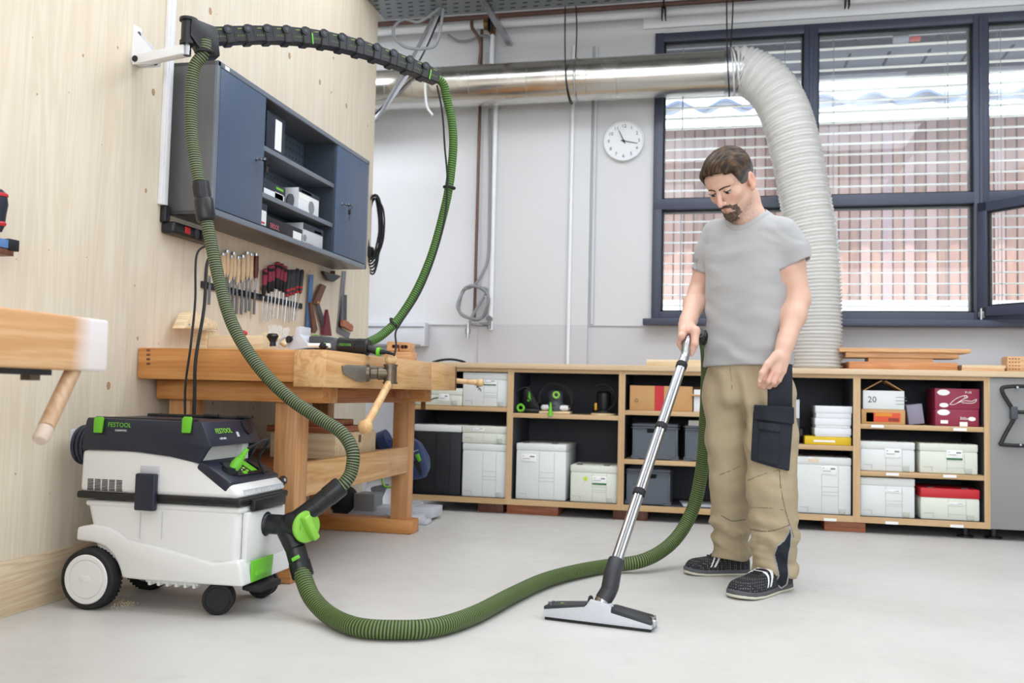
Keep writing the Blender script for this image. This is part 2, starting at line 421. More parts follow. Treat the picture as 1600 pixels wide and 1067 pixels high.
for i, (a, b) in enumerate(cols):
    gasket(gk, a, b, tz1, WZ1-WF)
    if i < 2: gasket(gk, a, b, WZ0+.075, tz0)
o = build(gk, 'window_gasket', 'black_rubber', win)
for i, (a, b) in enumerate(cols):
    build(MB().box((a, FY0+.05, tz1), (b, FY0+.056, WZ1-WF)), 'window_pane', 'glass', win)
    if i < 2: build(MB().box((a, FY0+.05, WZ0+.075), (b, FY0+.056, tz0)), 'window_pane', 'glass', win)
# the open sash, hinged on the second mullion and swung into the room
sash_w, sash_h = cols[2][1]-cols[2][0], tz0-WZ0-.05
sash = empty('window_sash', (m2b-.062, FY0-.012, WZ0+.045), math.radians(-48), 'dark grey window sash swung open into the room', 'window sash')
s = MB(); fw = .062
s.box((0, -.02, 0), (fw, .03, sash_h), .005).box((sash_w-fw, -.02, 0), (sash_w, .03, sash_h), .005)
s.box((0, -.02, 0), (sash_w, .03, fw), .005).box((0, -.02, sash_h-fw), (sash_w, .03, sash_h), .005)
build(s, 'sash_frame', 'window_frame', sash, local=True)
build(MB().box((fw, .004, fw), (sash_w-fw, .010, sash_h-fw)), 'glass_pane', 'glass', sash, local=True)
build(MB().box((.01, -.035, -.012), (.05, -.015, .03), .004).cyl((.03, -.03, -.02), (.03, -.03, .05), .009), 'hinge', 'steel', sash, local=True)
o = MB(); gasket_w = .01
for a, b, c, d in ((fw, fw+.01, fw, sash_h-fw), (sash_w-fw-.01, sash_w-fw, fw, sash_h-fw), (fw, sash_w-fw, fw, fw+.01), (fw, sash_w-fw, sash_h-fw-.01, sash_h-fw)): o.box((a, -.008, c), (b, .02, d))
build(o, 'gasket', 'black_rubber', sash, local=True)

# ---- blinds outside the glass
M['blind_slat'] = plain('blind_slat', '#efecdf', .45)
bl_names = ['raised-slat venetian blind behind the left window bay with the clock beside it', 'wide venetian blind behind the middle window bay, right of the bent ribbed duct', 'venetian blind behind the rightmost window bay, above the open sash']
for i, (a, b) in enumerate(cols):
    root = empty('venetian_blind', ((a+b)/2, YB+.19, 1.3), 0, bl_names[i], 'blind', 'venetian blinds outside the windows')
    sl = MB(); z = 1.40; yy = YB+.19
    while z < 3.22:
        pr = [(yy-.036, z-.004), (yy-.018, z+.002), (yy, z+.004), (yy+.018, z+.002), (yy+.036, z-.004), (yy+.036, z-.0065), (yy+.018, z-.0005), (yy, z+.0015), (yy-.018, z-.0005), (yy-.036, z-.0065)]
        sl.prism([(a-.02, p, q+(p-yy)*.14) for p, q in pr], (b-a+.04, 0, 0)); z += .0735
    build(sl, 'slats', 'blind_slat', root, sharp=60)
    co = MB()
    for x in (a+.12, b-.11): co.cyl((x, yy-.04, 1.31), (x, yy-.04, 3.25), .0022, n=6).cyl((x, yy+.04, 1.31), (x, yy+.04, 3.25), .0022, n=6)
    build(co, 'cord', 'mid_grey', root)
    build(MB().box((a-.02, yy-.04, 1.302), (b+.02, yy+.04, 1.325), .004), 'bottom_rail', 'blind_slat', root)
    hd = MB().box((a-.02, yy-.05, 3.235), (b+.02, yy+.05, 3.32), .004)
    build(hd, 'head_rail', 'grey_metal', root)
mt = empty('blind_motor', atY(1408, 61, YB+.12), 0, 'grey motor with an orange tag at the top of the middle window', 'motor')
c = atY(1408, 61, YB+.12); c2 = atY(1424, 61, YB+.12)
build(MB().cyl(c+Vector((-.05, 0, 0)), c+Vector((.045, 0, 0)), .028), 'motor_tube', 'light_grey', mt)
build(MB().box(c2+Vector((-.01, -.02, -.012)), c2+Vector((.055, .02, .012)), .003), 'tag_strip', plain('orange_tag', '#ff5a3c', .5), mt)

# ---- outside
def mat_facade():
    t = NT('timber_facade'); v = t.co(); x, y, z = t.sep(v)
    p = t.math('DIVIDE', x, .118); bid = t.math('FLOOR', p); fr_ = t.math('FRACT', p)
    w = t.n('ShaderNodeTexWhiteNoise', noise_dimensions='1D'); t.l(bid, w.inputs['W'])
    col = t.ramp(w.outputs[0], [(0, '#7d5a50'), (.4, '#987468'), (.7, '#ad8c80'), (1, '#a08488')])
    n = t.noise(t.co((9, 1, 1.2)), 2.2, 5, .65); col = t.mix(t.ramp(n, [(.4, 0.), (.75, .5)]), col, '#c99a78')
    gap = t.ramp(t.math('ABSOLUTE', t.math('SUBTRACT', fr_, .5)), [(.42, 0.), (.47, 1.)])
    t.set(Base_Color=t.mix(gap, col, '#3b2a2c'), Roughness=.8); return t.m
M['facade'] = mat_facade()
ex = MB()
FYY = 11.2
for i in range(-28, 60):
    x = i*.118; ex.box((x+.008, FYY-.03-.01*(i % 2), -1), (x+.11, FYY, 4.0))
ex.box((-4, FYY, -1), (8, FYY+.3, 4.0))
structure(ex, 'exterior_facade', 'facade', smooth=False)
structure(MB().box((-4, FYY-.06, -1), (8, FYY-.045, 1.92)), 'exterior_plinth', 'white_paint')
M['roof_sheet'] = plain('roof_sheet', '#66748f', .5)
rf = MB(); N = 240; A = []; B = []
for i in range(N+1):
    x = -4+12*i/N; h = .05*math.cos(i*PI/5)
    A.append((x, FYY-1.25, 3.92+h)); B.append((x, FYY+1.6, 4.75+h))
rf.ring([[Vector(p) for p in A], [Vector(p) for p in B], [Vector(p)-Vector((0, 0, .03)) for p in B], [Vector(p)-Vector((0, 0, .03)) for p in A], [Vector(p) for p in A]], close=False, cap0=False, cap1=False)
structure(rf, 'exterior_roof', 'roof_sheet')
M['eave'] = plain('eave_boards', '#4a4e5c', .7)
ev = MB()
for i in range(30): ev.box((-3+i*.28, 6.5, 3.36), (-3+i*.28+.255, 7.55, 3.42))
ev.box((-3, 7.5, 3.30), (6, 7.56, 3.5)).box((-3, 6.9, 3.30), (6, 6.98, 3.37)).box((-3, 6.5, 3.43), (6, 7.56, 3.5))
structure(ev, 'exterior_eave', 'eave')
structure(MB().box((-3, 6.44, 1.16), (6, 6.62, 1.30), .01), 'exterior_sill', 'white_paint')
structure(MB().box((-30, 6.52, -.3), (30, 40, -.1)), 'exterior_ground', plain('yard_gravel', '#d3d0c8', .9))

# ================================================================== things on the back wall
def tube_thing(name, mat, pts, r, label, cat, group=None, n=12, sm=10):
    o = build(MB().tube(spline(pts, sm) if sm else pts, r, n), name, mat); return tag(o, label, cat, group)
# spiral duct
def mat_duct():
    t = NT('spiral_duct'); v = t.co(); x, y, z = t.sep(v)
    t.set(Base_Color=t.mix(t.noise(v, 3, 4), '#b9b7b0', '#cfcdc8'), Metallic=1., Roughness=t.ramp(t.noise(v, 6, 4), [(.3, .16), (.7, .3)]))
    t.bump(t.noise(t.co((1, 6, 6)), 3, 2), .08, .01); return t.m
M['duct'] = mat_duct()
DY = 6.02; DR = .14
d0, d1 = atY(560, 139, DY), atY(1143, 118, DY); d0.z = d1.z = (d0.z+d1.z)/2
duct = empty('ventilation_duct', (d1.x, DY, d1.z), 0, 'wide bare metal ventilation duct running along the back wall', 'duct')
sp = MB().cyl((-3.9, DY, d1.z), d1, DR, n=64)
for k in range(16): sp.torus((-3.7+k*.2, DY, d1.z), DR, .0016, (1, .05, 0), 48, 5)
build(sp, 'duct_pipe', 'duct', duct, sharp=50)
jx = atY(902, 125, DY).x
build(MB().torus((jx, DY, d1.z), DR+.002, .008, (1, 0, 0), 48, 8), 'clamp_band', 'steel', duct)
build(MB().cyl(d1+Vector((-.045, 0, 0)), d1+Vector((.075, 0, 0)), DR+.007, n=48, cap=False).torus(d1+Vector((.03, 0, 0)), DR+.009, .006, (1, 0, 0), 48, 8), 'collar', 'steel', duct)
def mat_flex():
    t = NT('clear_ribbed_hose'); df = t.n('ShaderNodeBsdfDiffuse'); df.inputs[0].default_value = (.97, .96, .93, 1)
    tl = t.n('ShaderNodeBsdfTranslucent'); tl.inputs[0].default_value = (.98, .97, .94, 1)
    gl = t.n('ShaderNodeBsdfGlossy'); gl.inputs['Roughness'].default_value = .2; tr = t.n('ShaderNodeBsdfTransparent'); tr.inputs[0].default_value = (.98, .96, .9, 1)
    a = t.n('ShaderNodeMixShader'); a.inputs[0].default_value = .36; t.l(df.outputs[0], a.inputs[1]); t.l(tl.outputs[0], a.inputs[2])
    b = t.n('ShaderNodeMixShader'); b.inputs[0].default_value = .14; t.l(a.outputs[0], b.inputs[1]); t.l(tr.outputs[0], b.inputs[2])
    f = t.n('ShaderNodeFresnel'); f.inputs[0].default_value = 1.25; c = t.n('ShaderNodeMixShader'); t.l(f.outputs[0], c.inputs[0]); t.l(b.outputs[0], c.inputs[1]); t.l(gl.outputs[0], c.inputs[2])
    t.l(c.outputs[0], t.out.inputs[0]); return t.m
M['flex'] = mat_flex()
TOPZ = .951
fp = [d1+Vector((.0, 0, 0)), d1+Vector((.08, 0, .004)), atY(1190, 124, 6.0), atY(1215, 152, 5.98), atY(1236, 205, 5.95), atY(1256, 300, 5.93), atY(1271, 400, 5.92), atY(1275, 500, 5.92)]
e = atY(1275, 560, 5.92); fp += [Vector((e.x, 5.92, TOPZ+.12)), Vector((e.x, 5.92, TOPZ+.002))]
fs = spline(fp, 40)
# resample evenly and let the radius ripple with the ribs
def resample(pts, step):
    P = [Vector(p) for p in pts]; out = [P[0].copy()]; acc = 0
    for a, b in zip(P, P[1:]):
        L = (b-a).length; t = step-acc
        while t <= L: out.append(a+(b-a)*(t/L)); t += step
        acc = (acc+L) % step if L else acc
    return out
fs = resample(fs, .005)
fx = build(MB().tube(fs, [.150+.0075*math.cos(i*PI/2.2) for i in range(len(fs))], 48, cap=False), 'ribbed_duct_hose', 'flex', sharp=80)
tag(fx, 'thick translucent ribbed air hose bending down from the metal duct', 'duct hose')
# suspension cables of the duct
for px, nm in ((884, 'thin black sling cable looped under the middle of the metal duct'), (1137, 'thin black sling cable looped under the collar of the metal duct')):
    a = atY(px, 60, DY-.155); x = a.x; z = d1.z
    pts = [(x-.012, DY-.15, 3.54), (x-.006, DY-.152, z+.25), (x, DY-.148, z+.05), (x+.008, DY-.125, z-.09), (x+.014, DY-.02, z-.152), (x+.012, DY+.1, z-.115), (x+.01, DY+.152, z+.02), (x+.03, DY+.1, z+.4), (x+.03, DY-.05, 3.54)]
    tube_thing('sling_cable', 'black_rubber', pts, .0045, nm, 'cable', None, 8)
# pipes
def pipe(name, mat, a, b, r, label, cat='pipe', group=None):
    return tag(build(MB().cyl(a, b, r, n=20), name, mat), label, cat, group)
PY = 6.19
def hz(px, py, y=PY): return atY(px, py, y).z
wz_ = (hz(700, 40)+hz(1000, 24))/2
wp = empty('water_pipe', (0, PY, wz_), 0, 'thick white pipe running under the brown pipe above the duct', 'pipe')
build(MB().cyl((-4.0, PY, wz_), (2.2, PY, wz_), .030), 'pipe_run', 'white_paint', wp)
tx = atY(770, 40, PY).x
build(MB().cyl((tx-.055, PY, wz_), (tx+.055, PY, wz_), .037).cyl((tx, PY, wz_), (tx, PY, wz_-.08), .022).cyl((tx-.06, PY, wz_), (tx-.045, PY, wz_), .041).cyl((tx+.045, PY, wz_), (tx+.06, PY, wz_), .041), 'tee_fitting', 'brass', wp)
build(MB().cyl((tx, PY, wz_-.06), (tx, PY, wz_-.40), .016), 'branch_pipe', 'white_paint', wp)
cz = (hz(700, 28, 6.12)+hz(1000, 12, 6.12))/2
cp = empty('brown_pipe', (0, 6.12, cz), 0, 'thin brown pipe running along the top of the back wall', 'pipe')
build(MB().cyl((-4.0, 6.12, cz), (3.5, 6.12, cz), .018), 'pipe_run', 'copper', cp)
cl = MB()
for px in (766, 1037, 1324):
    x = atY(px, 20, 6.12).x; cl = MB()
    cl.torus((x, 6.12, cz), .021, .006, (1, 0, 0), 24, 8).cyl((x, 6.12, cz), (x, 6.12, 3.5), .006).box((x-.012, 6.11, cz-.02), (x+.012, 6.145, cz+.0)).box((x-.015, 6.1, cz-.1), (x-.008, 6.16, cz-.02)).box((x+.008, 6.1, cz-.1), (x+.015, 6.16, cz-.02))
    build(cl, 'pipe_clamp', 'black_rubber', cp)
zt = 3.25
a = atY(747, 300, 6.26); pipe('riser_pipe', 'copper', (a.x, 6.25, 1.28), (a.x, 6.25, cz-.02), .011, 'slim brown riser pipe left of the grey hose on the back wall')
a = atY(769, 300, 6.25); pipe('riser_pipe', 'white_paint', (a.x+.012, 6.25, 1.2), (a.x+.012, 6.25, 2.9), .017, 'white riser pipe right of the coiled grey hose')
a = atY(893, 300, 6.27); 
cd = MB().cyl((a.x, 6.255, .96), (a.x, 6.255, 3.2), .013); tag(build(cd, 'wall_conduit', 'white_paint'), 'white vertical conduit left of the clock, dropping past the sling cable', 'conduit')
a = atY(928, 300, 6.28); tag(build(MB().cyl((a.x, 6.285, 1.25), (a.x, 6.285, 3.2), .012), 'wall_conduit', 'light_grey'), 'thin pale vertical conduit nearest the clock', 'conduit')
# bent black drain beside the tee
q = [atY(737, 33, 6.135), atY(738, 44, 6.135), atY(746, 56, 6.14), atY(751, 72, 6.17), atY(749, 100, 6.2)]
tube_thing('drop_pipe', 'copper', q, .012, 'short bent dark pipe hanging from the brown pipe beside the brass tee', 'pipe')
q = [atY(700, 55, 6.24), atY(716, 64, 6.24), atY(735, 63, 6.24), atY(752, 56, 6.24), atY(765, 60, 6.24), atY(768, 80, 6.245), atY(766, 110, 6.25)]
tube_thing('grey_cable', 'mid_grey', q, .010, 'thick dark grey cable sagging below the brass tee', 'cable')
# grey air hose hanging down and coiled with its fittings
hy = 6.2
co = empty('air_hose', atY(742, 505, hy), 0, 'grey compressed air hose hanging in a coil on the back wall', 'hose')
pts = [atY(765, 170, 6.24), atY(766, 260, 6.24), atY(765, 340, 6.23), atY(763, 400, 6.22), atY(755, 425, hy), atY(742, 445, hy-.01)]
cc_ = atY(741, 473, hy)
for i in range(46):
    t = 2.2-i*2*PI/20; rr = .118+.006*math.sin(i*1.3)
    pts.append(cc_+Vector((rr*math.cos(t)*.92, -.02+.02*math.sin(i*.7), rr*math.sin(t))))
pts += [atY(735, 500, hy-.03), atY(745, 507, hy-.03), atY(756, 508, hy-.02)]
build(MB().tube(spline(pts, 5), .0105, 10), 'hose', 'mid_grey', co)
b = atY(760, 507, hy-.02)
build(MB().cyl(b+Vector((-.05, 0, 0)), b+Vector((.03, 0, 0)), .013).cyl(b+Vector((.02, 0, -.03)), b+Vector((.02, 0, .04)), .012).cyl(b+Vector((.02, -.02, .04)), b+Vector((.02, .02, .04)), .02).cyl(b+Vector((.0, 0, 0)), b+Vector((0, .1, 0)), .012), 'tap', 'steel_dark', co)
b = atY(731, 517, hy-.03)
build(MB().cyl(b+Vector((0, 0, .05)), b+Vector((0, 0, -.05)), .012).cyl(b+Vector((0, 0, .02)), b+Vector((0, 0, -.02)), .019), 'coupling', 'steel', co)
build(MB().torus(atY(762, 465, hy-.02), .02, .004, (.3, .2, 1), 16, 6), 'tie', 'white_paint', co)
# trunking box
a, b = atY(560, 503, 6.2), atY(664, 541, 6.2)
tb = empty('wall_trunking', ((a.x+b.x)/2, 6.3, b.z), 0, 'pale grey trunking box on the back wall behind the workbench', 'trunking')
build(MB().box((a.x-.6, 6.19, b.z), (b.x, 6.3, a.z), .006), 'trunking_body', 'light_grey', tb)
build(MB().box((a.x-.6, 6.183, a.z-.035), (b.x-.012, 6.192, a.z-.03)).box((a.x-.6, 6.175, b.z), (b.x-.03, 6.192, b.z+.012)), 'trunking_lip', 'mid_grey', tb)
# cable tray and the loose cables
def mat_tray():
    t = NT('perforated_tray'); v = t.co((1, 1, 1)); x, y, z = t.sep(v)
    fx_ = t.math('FRACT', t.math('MULTIPLY', t.math('ADD', x, t.math('MULTIPLY', y, .3)), 13.)); fz = t.math('FRACT', t.math('MULTIPLY', t.math('ADD', y, z), 16.))
    h = t.math('MULTIPLY', t.math('LESS_THAN', t.math('ABSOLUTE', t.math('SUBTRACT', fx_, .5)), .22), t.math('LESS_THAN', t.math('ABSOLUTE', t.math('SUBTRACT', fz, .5)), .16))
    t.set(Base_Color=t.mix(h, '#83888c', '#25272b'), Metallic=.6, Roughness=.4); return t.m
M['tray'] = mat_tray()
ty0, ty1 = 5.35, 5.75; tzz = atY(640, 28, ty1).z
tr = empty('cable_tray', (-1.5, 5.55, tzz), 0, 'grey perforated cable tray hanging below the ceiling', 'cable tray')
build(MB().box((-2.25, ty0, tzz), (1.2, ty1, tzz+.004)).box((-2.25, ty0, tzz), (1.2, ty0+.004, tzz+.06)).box((-2.25, ty1-.004, tzz), (1.2, ty1, tzz+.06)), 'tray_channel', 'tray', tr)
x = atY(766, 10, 5.7).x
br = MB()
for xx in (x,):
    br = MB(); br.box((xx-.02, ty0-.02, tzz-.03), (xx+.02, 6.265, tzz-.0005)).cyl((xx, ty1+.02, tzz-.02), (xx, ty1+.02, 3.549), .006)
    build(br, 'tray_bracket', 'steel', tr)
cb = [[(686, 8), (650, 80), (610, 150), (585, 190)], [(689, 10), (660, 78), (622, 140), (588, 183)], [(692, 14), (668, 70), (640, 118), (586, 178)]]
lb = ['grey loose cable, leftmost of three slung from the cable tray', 'pale grey loose cable in the middle of three slung from the cable tray', 'thin black loose cable, rightmost of three slung from the cable tray']
for q, l, m, r in zip(cb, lb, ('mid_grey', 'light_grey', 'black_rubber'), (.012, .012, .006)):
    pts = [atY(x, y, 5.80+.03*lb.index(l)) for i, (x, y) in enumerate(q)]; pts.append(pts[-1]+Vector((-.2, .05, -.1)))
    tube_thing('slung_cable', m, pts, r, l, 'cable', None, 10)
q = [(693, 14), (683, 66), (664, 76), (635, 74), (617, 60), (616, 42), (632, 30), (655, 34), (688, 12)]
tube_thing('slung_cable', 'mid_grey', [atY(x, y, 5.62) for x, y in q], .010, 'looped dark grey cable tied up under the cable tray', 'cable')
q = [(664, 130), (665, 150), (668, 168), (676, 180)]
tube_thing('cable_end', 'white_paint', [atY(x, y, 5.85) for x, y in q], .008, 'short white cable end hanging in front of the duct beside the green hose', 'cable')

# clock
ck = atY(974.5, 220, 6.265); CR = .139
clock = empty('wall_clock', (ck.x, 6.3, ck.z), 0, 'round white wall clock showing about quarter past eleven', 'clock')
build(MB().lathe((ck.x, 6.3, ck.z), (ck.x, 6.262, ck.z), [(0, CR*.97), (.5, CR), (.85, CR), (1., CR*.985), (1.02, CR*.95), (.72, CR*.93), (.72, 0.001)], 64, cap=False), 'clock_case', 'white_paint', clock)
build(MB().cyl((ck.x, 6.275, ck.z), (ck.x, 6.270, ck.z), CR*.93, n=48), 'clock_face', plain('clock_face', '#e3e5e8', .6), clock)
def hand(name, ang, L, w, y):
    d = Vector((math.sin(ang), 0, math.cos(ang))); s_ = Vector((d.z, 0, -d.x)); c = Vector((ck.x, y, ck.z))
    build(MB().prism([c-d*.02+s_*w, c+d*L+s_*w*.6, c+d*L-s_*w*.6, c-d*.02-s_*w], (0, -.0015, 0)), name, 'print_black', clock)
hand('hour_hand', math.radians(-25), .082, .004, 6.2668); hand('minute_hand', math.radians(102), .097, .003, 6.2648)
build(MB().cyl((ck.x, 6.27, ck.z), (ck.x, 6.262, ck.z), .008), 'hand_pin', 'print_black', clock)
def multi_text(items, name, mat, parent, R, ext=.0005):
    # several words as one mesh
    tmp = [text(s_, name, size, mat, parent, R, loc, al, ext) for s_, size, loc, al in items]
    bm = bmesh.new()
    for t_ in tmp: bm.from_mesh(t_.data)
    keep = tmp[0]; bm.to_mesh(keep.data); bm.free()
    for t_ in tmp[1:]: bpy.data.objects.remove(t_, do_unlink=True)
    keep.name = name
    return keep
multi_text([(str(i), .034, (ck.x+.104*math.sin(i*PI/6), 6.2695, ck.z+.104*math.cos(i*PI/6)), 'CENTER') for i in range(1, 13)], 'numerals', 'dark_grey', clock, R_FRONT)
# ================================================================== counter along the back wall
CF = 5.70; CZ = .917
top = build(MB().box((-2.26, CF-.02, CZ), (2.6, 6.28, TOPZ), .003), 'worktop', 'top_x')
tag(top, 'long pale wooden worktop running under the window', 'worktop')
M['shelf_board'] = M['ply_x']
def sz(px, py): return atY(px, py, CF).z
UN = [('shelf unit at the far end, behind the workbench, with a black bin below', -1.972, -1.307, [sz(700, 634)]),
      ('shelf unit holding corded power tools above two pale cases', -1.307, -.602, [sz(850, 646.5)]),
      ('shelf unit with grey plastic crates on two levels', -.602, .08, [sz(1040, 642.5), sz(1040, 720)]),
      ('shelf unit right behind the man, with white boxes on a yellow one', .08, .767, [sz(1290, 695.5)]),
      ('shelf unit with maroon boxes, nearest the grey cupboard', .767, 1.468, [sz(1430, 664.5), sz(1430, 739)])]
units = []
for lab, x0, x1, shelves in UN:
    u = empty('shelf_unit', ((x0+x1)/2, CF, .065), 0, lab, 'shelf unit', 'open shelf units under the worktop')
    build(MB().box((x0, CF+.003, .068), (x0+.019, 6.25, CZ)).box((x1-.019, CF+.003, .068), (x1, 6.25, CZ)).box((x0, CF+.003, .068), (x1, 6.25, .096)).box((x0, CF+.003, CZ-.02), (x1, 6.25, CZ)), 'carcass', 'shelf_in', u)
    build(MB().box((x0, 6.22, .068), (x1, 6.25, CZ)), 'back_panel', 'shelf_back', u)
    for xa in (x0, x1-.02): build(MB().box((xa, CF, .0625), (xa+.02, CF+.004, CZ-.0005)), 'side_edging', 'ply_z', u)
    for za, zb_ in ((.062, .098), (CZ-.022, CZ-.0005)): build(MB().box((x0+.0202, CF, za), (x1-.0202, CF+.004, zb_)), 'rail_edging', 'ply_x', u)
    for z in shelves:
        build(MB().box((x0+.02, CF+.004, z-.028), (x1-.02, 6.21, z), .001), 'shelf', 'shelf_board', u)
    units.append((u, x0, x1, shelves))
E1 = units[4][3]
# small label strips on the shelf edges of the last two units
for u, spots in ((4, [(1371, 666), (1500, 671), (1394.5, 741), (1484, 744), (1393.5, 817), (1495, 822)]), (3, [(1297, 812)])):
    for (px, py) in spots:
        p = atY(px, py, CF-.001); build(MB().box((p.x-.035, CF-.0022, p.z-.008), (p.x+.035, CF+.001, p.z+.008)), 'label_strip', 'paper', units[u][0])
for px0, px1, m in ((747, 786, 'walnut'), (792, 872, 'red_wood'), (958, 1012, 'walnut'), (1288, 1352, 'red_wood')):
    a, b = atY(px0, 810, CF+.06), atY(px1, 810, CF+.06)
    o = build(MB().box((a.x, CF+.05, 0), (b.x, CF+.3, .064), .002), 'plinth_block', m)
    tag(o, {747: 'dark wood block under the shelf unit by the black bin', 792: 'reddish wood block under the two pale cases', 958: 'dark wood block under the grey crates', 1288: 'reddish wood block under the white boxes'}[px0], 'block', 'blocks propping up the shelf units')
for px in (1508, 1552):
    p = atY(px, 832, CF+.1)
    build(MB().lathe((p.x, CF+.1, 0), (p.x, CF+.1, .064), [(0, .045), (.15, .045), (.2, .02), (1, .02)]), 'levelling_foot', 'black_plastic', units[4][0] if px == 1508 else None)
lf = bpy.data.objects.get('levelling_foot.001')
# grey cupboard with the folded stand hanging on it
cu = empty('grey_cupboard', (1.85, CF, .06), 0, 'plain grey cupboard front at the right end of the counter', 'cupboard')
build(MB().box((1.478, CF, .064), (2.58, CF+.02, CZ-.003), .002), 'door', plain('cupboard_grey', '#8f8f8e', .5), cu)
build(MB().box((1.472, CF+.022, .07), (2.59, 6.25, CZ-.002)), 'body', 'shelf_in', cu)
build(MB().box((1.468, CF-.002, .062), (1.478, CF+.02, CZ-.002)), 'edge_strip', 'ply_z', cu)
if lf: 
    w = Vector(lf.location); lf.parent = cu; lf.location = w-worldloc(cu)
st = empty('folding_stand', atY(1590, 640, CF-.03), 0, 'black tubular folding stand hanging on the grey cupboard', 'stand')
q = [(1630, 604), (1575, 604), (1566, 612), (1583, 641), (1585, 652), (1566, 688), (1570, 695), (1640, 697), (1706, 697), (1712, 690), (1694, 652), (1696, 641), (1714, 612), (1706, 604), (1630, 604)]
build(MB().tube(spline([atY(x, y, CF-.035) for x, y in q], 8), .011, 10), 'tube_frame', 'black_plastic', st)
p = atY(1583, 645, CF-.035)
build(MB().box(p+Vector((-.015, -.02, -.035)), p+Vector((.02, .02, .035)), .005), 'joint_block', 'dark_grey', st)
build(MB().cyl(p+Vector((.01, 0, .005)), p+Vector((.44, 0, .003)), .011), 'cross_tube', 'black_plastic', st)
sc = MB()
for x, y in ((1590, 605), (1595, 695)):
    p = atY(x, y, CF-.047); sc.cyl(p, p+Vector((0, .05, 0)), .006)
build(sc, 'screw', 'steel', st)

# ---- stacking tool cases
def fit(x0, x1, zb, z1):
    # keep what stands on a shelf inside its bay
    xm = (x0+x1)/2
    for u, a, b, sh in units:
        if a < xm < b:
            x0, x1 = max(x0, a+.0215), min(x1, b-.0215)
            above = [z-.030 for z in sh if z > zb+.05]+[CZ-.024]
            z1 = min(z1, min(above)-.002)
    return x0, x1, z1
def case(px0, px1, pyt, pyb, zb, label, lid=None, body='cream_case', card=None, yf=CF+.022, depth=.29, sticker=None, group='stacking tool cases', lid_h=.045, name='tool_case', latch=True, panel=.62):
    # px0..px1 / pyt..pyb: front face as measured; zb: height of the board it stands on
    pm = (px0+px1)/2
    a, b = atY(px0, (pyt+pyb)/2, yf), atY(px1, (pyt+pyb)/2, yf); h = atY(pm, pyt, yf).z-atY(pm, pyb, yf).z
    x0, x1 = a.x, b.x; z0, z1 = zb+.001, zb+.001+h; x0, x1, z1 = fit(x0, x1, zb, z1); w = x1-x0; h = z1-z0
    r = empty(name, ((x0+x1)/2, yf+depth/2, z0), 0, label, 'case', group)
    zl = z1-lid_h
    bd = MB().box((x0, yf, z0), (x1, yf+depth, zl-.002), .008).box((x0+.004, yf+.004, zl-.004), (x1-.004, yf+depth-.004, zl+.002))
    px_ = x0+w*panel
    # raised frame lines of the centre panel and the corner recess
    build(bd, 'case_body', body, r)
    g = MB(); pw = min(.11, w*.3); gh = max(zl-z0-.03, .02)
    for dx in (-pw/2, pw/2): g.box((px_+dx-.0012, yf-.0012, z0+.012), (px_+dx+.0012, yf+.002, zl-.006))
    for k in ((.62, .5, .42) if h > .2 else (.35,)): g.box((px_-pw/2, yf-.0012, z0+gh*k), (px_+pw/2, yf+.002, z0+gh*k+.0022))
    g.box((x0+w*.06, yf-.0015, z0+.035), (x0+w*.22, yf+.002, z0+.038)).box((x0+w*.22-.003, yf-.0015, z0+.012), (x0+w*.22, yf+.002, z0+.038))
    build(g, 'groove', 'case_groove' if body != 'dark_case' else 'black_plastic', r)
    build(MB().box((x0-.001, yf-.001, zl), (x1+.001, yf+depth+.001, z1), .007), 'lid', lid or body, r)
    for u in (.12, .7): build(MB().box((x0+w*u, yf+.01, z1-.002), (x0+w*(u+.12), yf+.05, z1+.005), .002), 'coupling_lug', 'dark_grey', r)
    if latch:
        lx = x1-w*.16; build(MB().box((lx-w*.06, yf-.004, z0+.002), (lx+w*.06, yf+.006, z0+.034), .002).box((lx-w*.035, yf-.006, z0+.006), (lx+w*.035, yf, z0+.02), .001), 'latch', 'case_groove' if body != 'dark_case' else 'dark_grey', r)
    if card:
        cx, cy, cw, ch = card                                   # fractions of the front face, from bottom left
        X, Z = x0+w*cx, z0+h*cy
        lc = build(MB().box((X-w*cw/2, yf-.0035, Z-h*ch/2), (X+w*cw/2, yf+.001, Z+h*ch/2), .0008), 'label_card', 'paper', r)
        ln = MB().box((X-w*cw*.4, yf-.0042, Z-h*ch*.12), (X+w*cw*.12, yf-.003, Z-h*ch*.05)).box((X+w*cw*.1, yf-.0042, Z+h*ch*.1), (X+w*cw*.4, yf-.003, Z+h*ch*.3)).box((X-w*cw*.4, yf-.0042, Z+h*ch*.22), (X-w*cw*.3, yf-.003, Z+h*ch*.3))
        build(ln, 'label_print', 'print_grey', lc)
        if sticker == 'green': build(MB().box((X-w*cw/2, yf-.0045, Z-h*ch*.72), (X+w*cw/2, yf+.001, Z-h*ch*.5)), 'label_band', 'print_green', lc)
    return r, x0, x1, z0, z1, yf
BZ = .097
ua, ub, uc, ud, ue = [u[3] for u in units]
r = case(646, 722, 606.5, 634, ua[0], 'low cream case with a black pen mark, beside the taller white case', card=(.62, .45, .2, .4), latch=True)
p = r; z = r[3]
build(MB().tube([Vector((p[1]+.10, p[5]-.002, z+.03)), Vector((p[1]+.13, p[5]-.002, z+.045)), Vector((p[1]+.16, p[5]-.002, z+.05))], .003, 6), 'pen_mark', 'print_black', r[0])
r = case(723, 795, 580, 635.5, ua[0], 'tall white case with a pen scribble, beside the wooden vise handle', body='white_case', card=(.6, .72, .27, .13), sticker='green')
a = atY(744, 603, r[5]-.002); s_ = MB()
for k in range(3): s_.tube([a+Vector((-.008+.012*k, 0, -.012*k)), a+Vector((.004+.012*k, 0, .012-.012*k)), a+Vector((.008+.012*k, 0, -.012-.012*k))], .0022, 6)
build(s_, 'pen_mark', 'print_black', r[0])
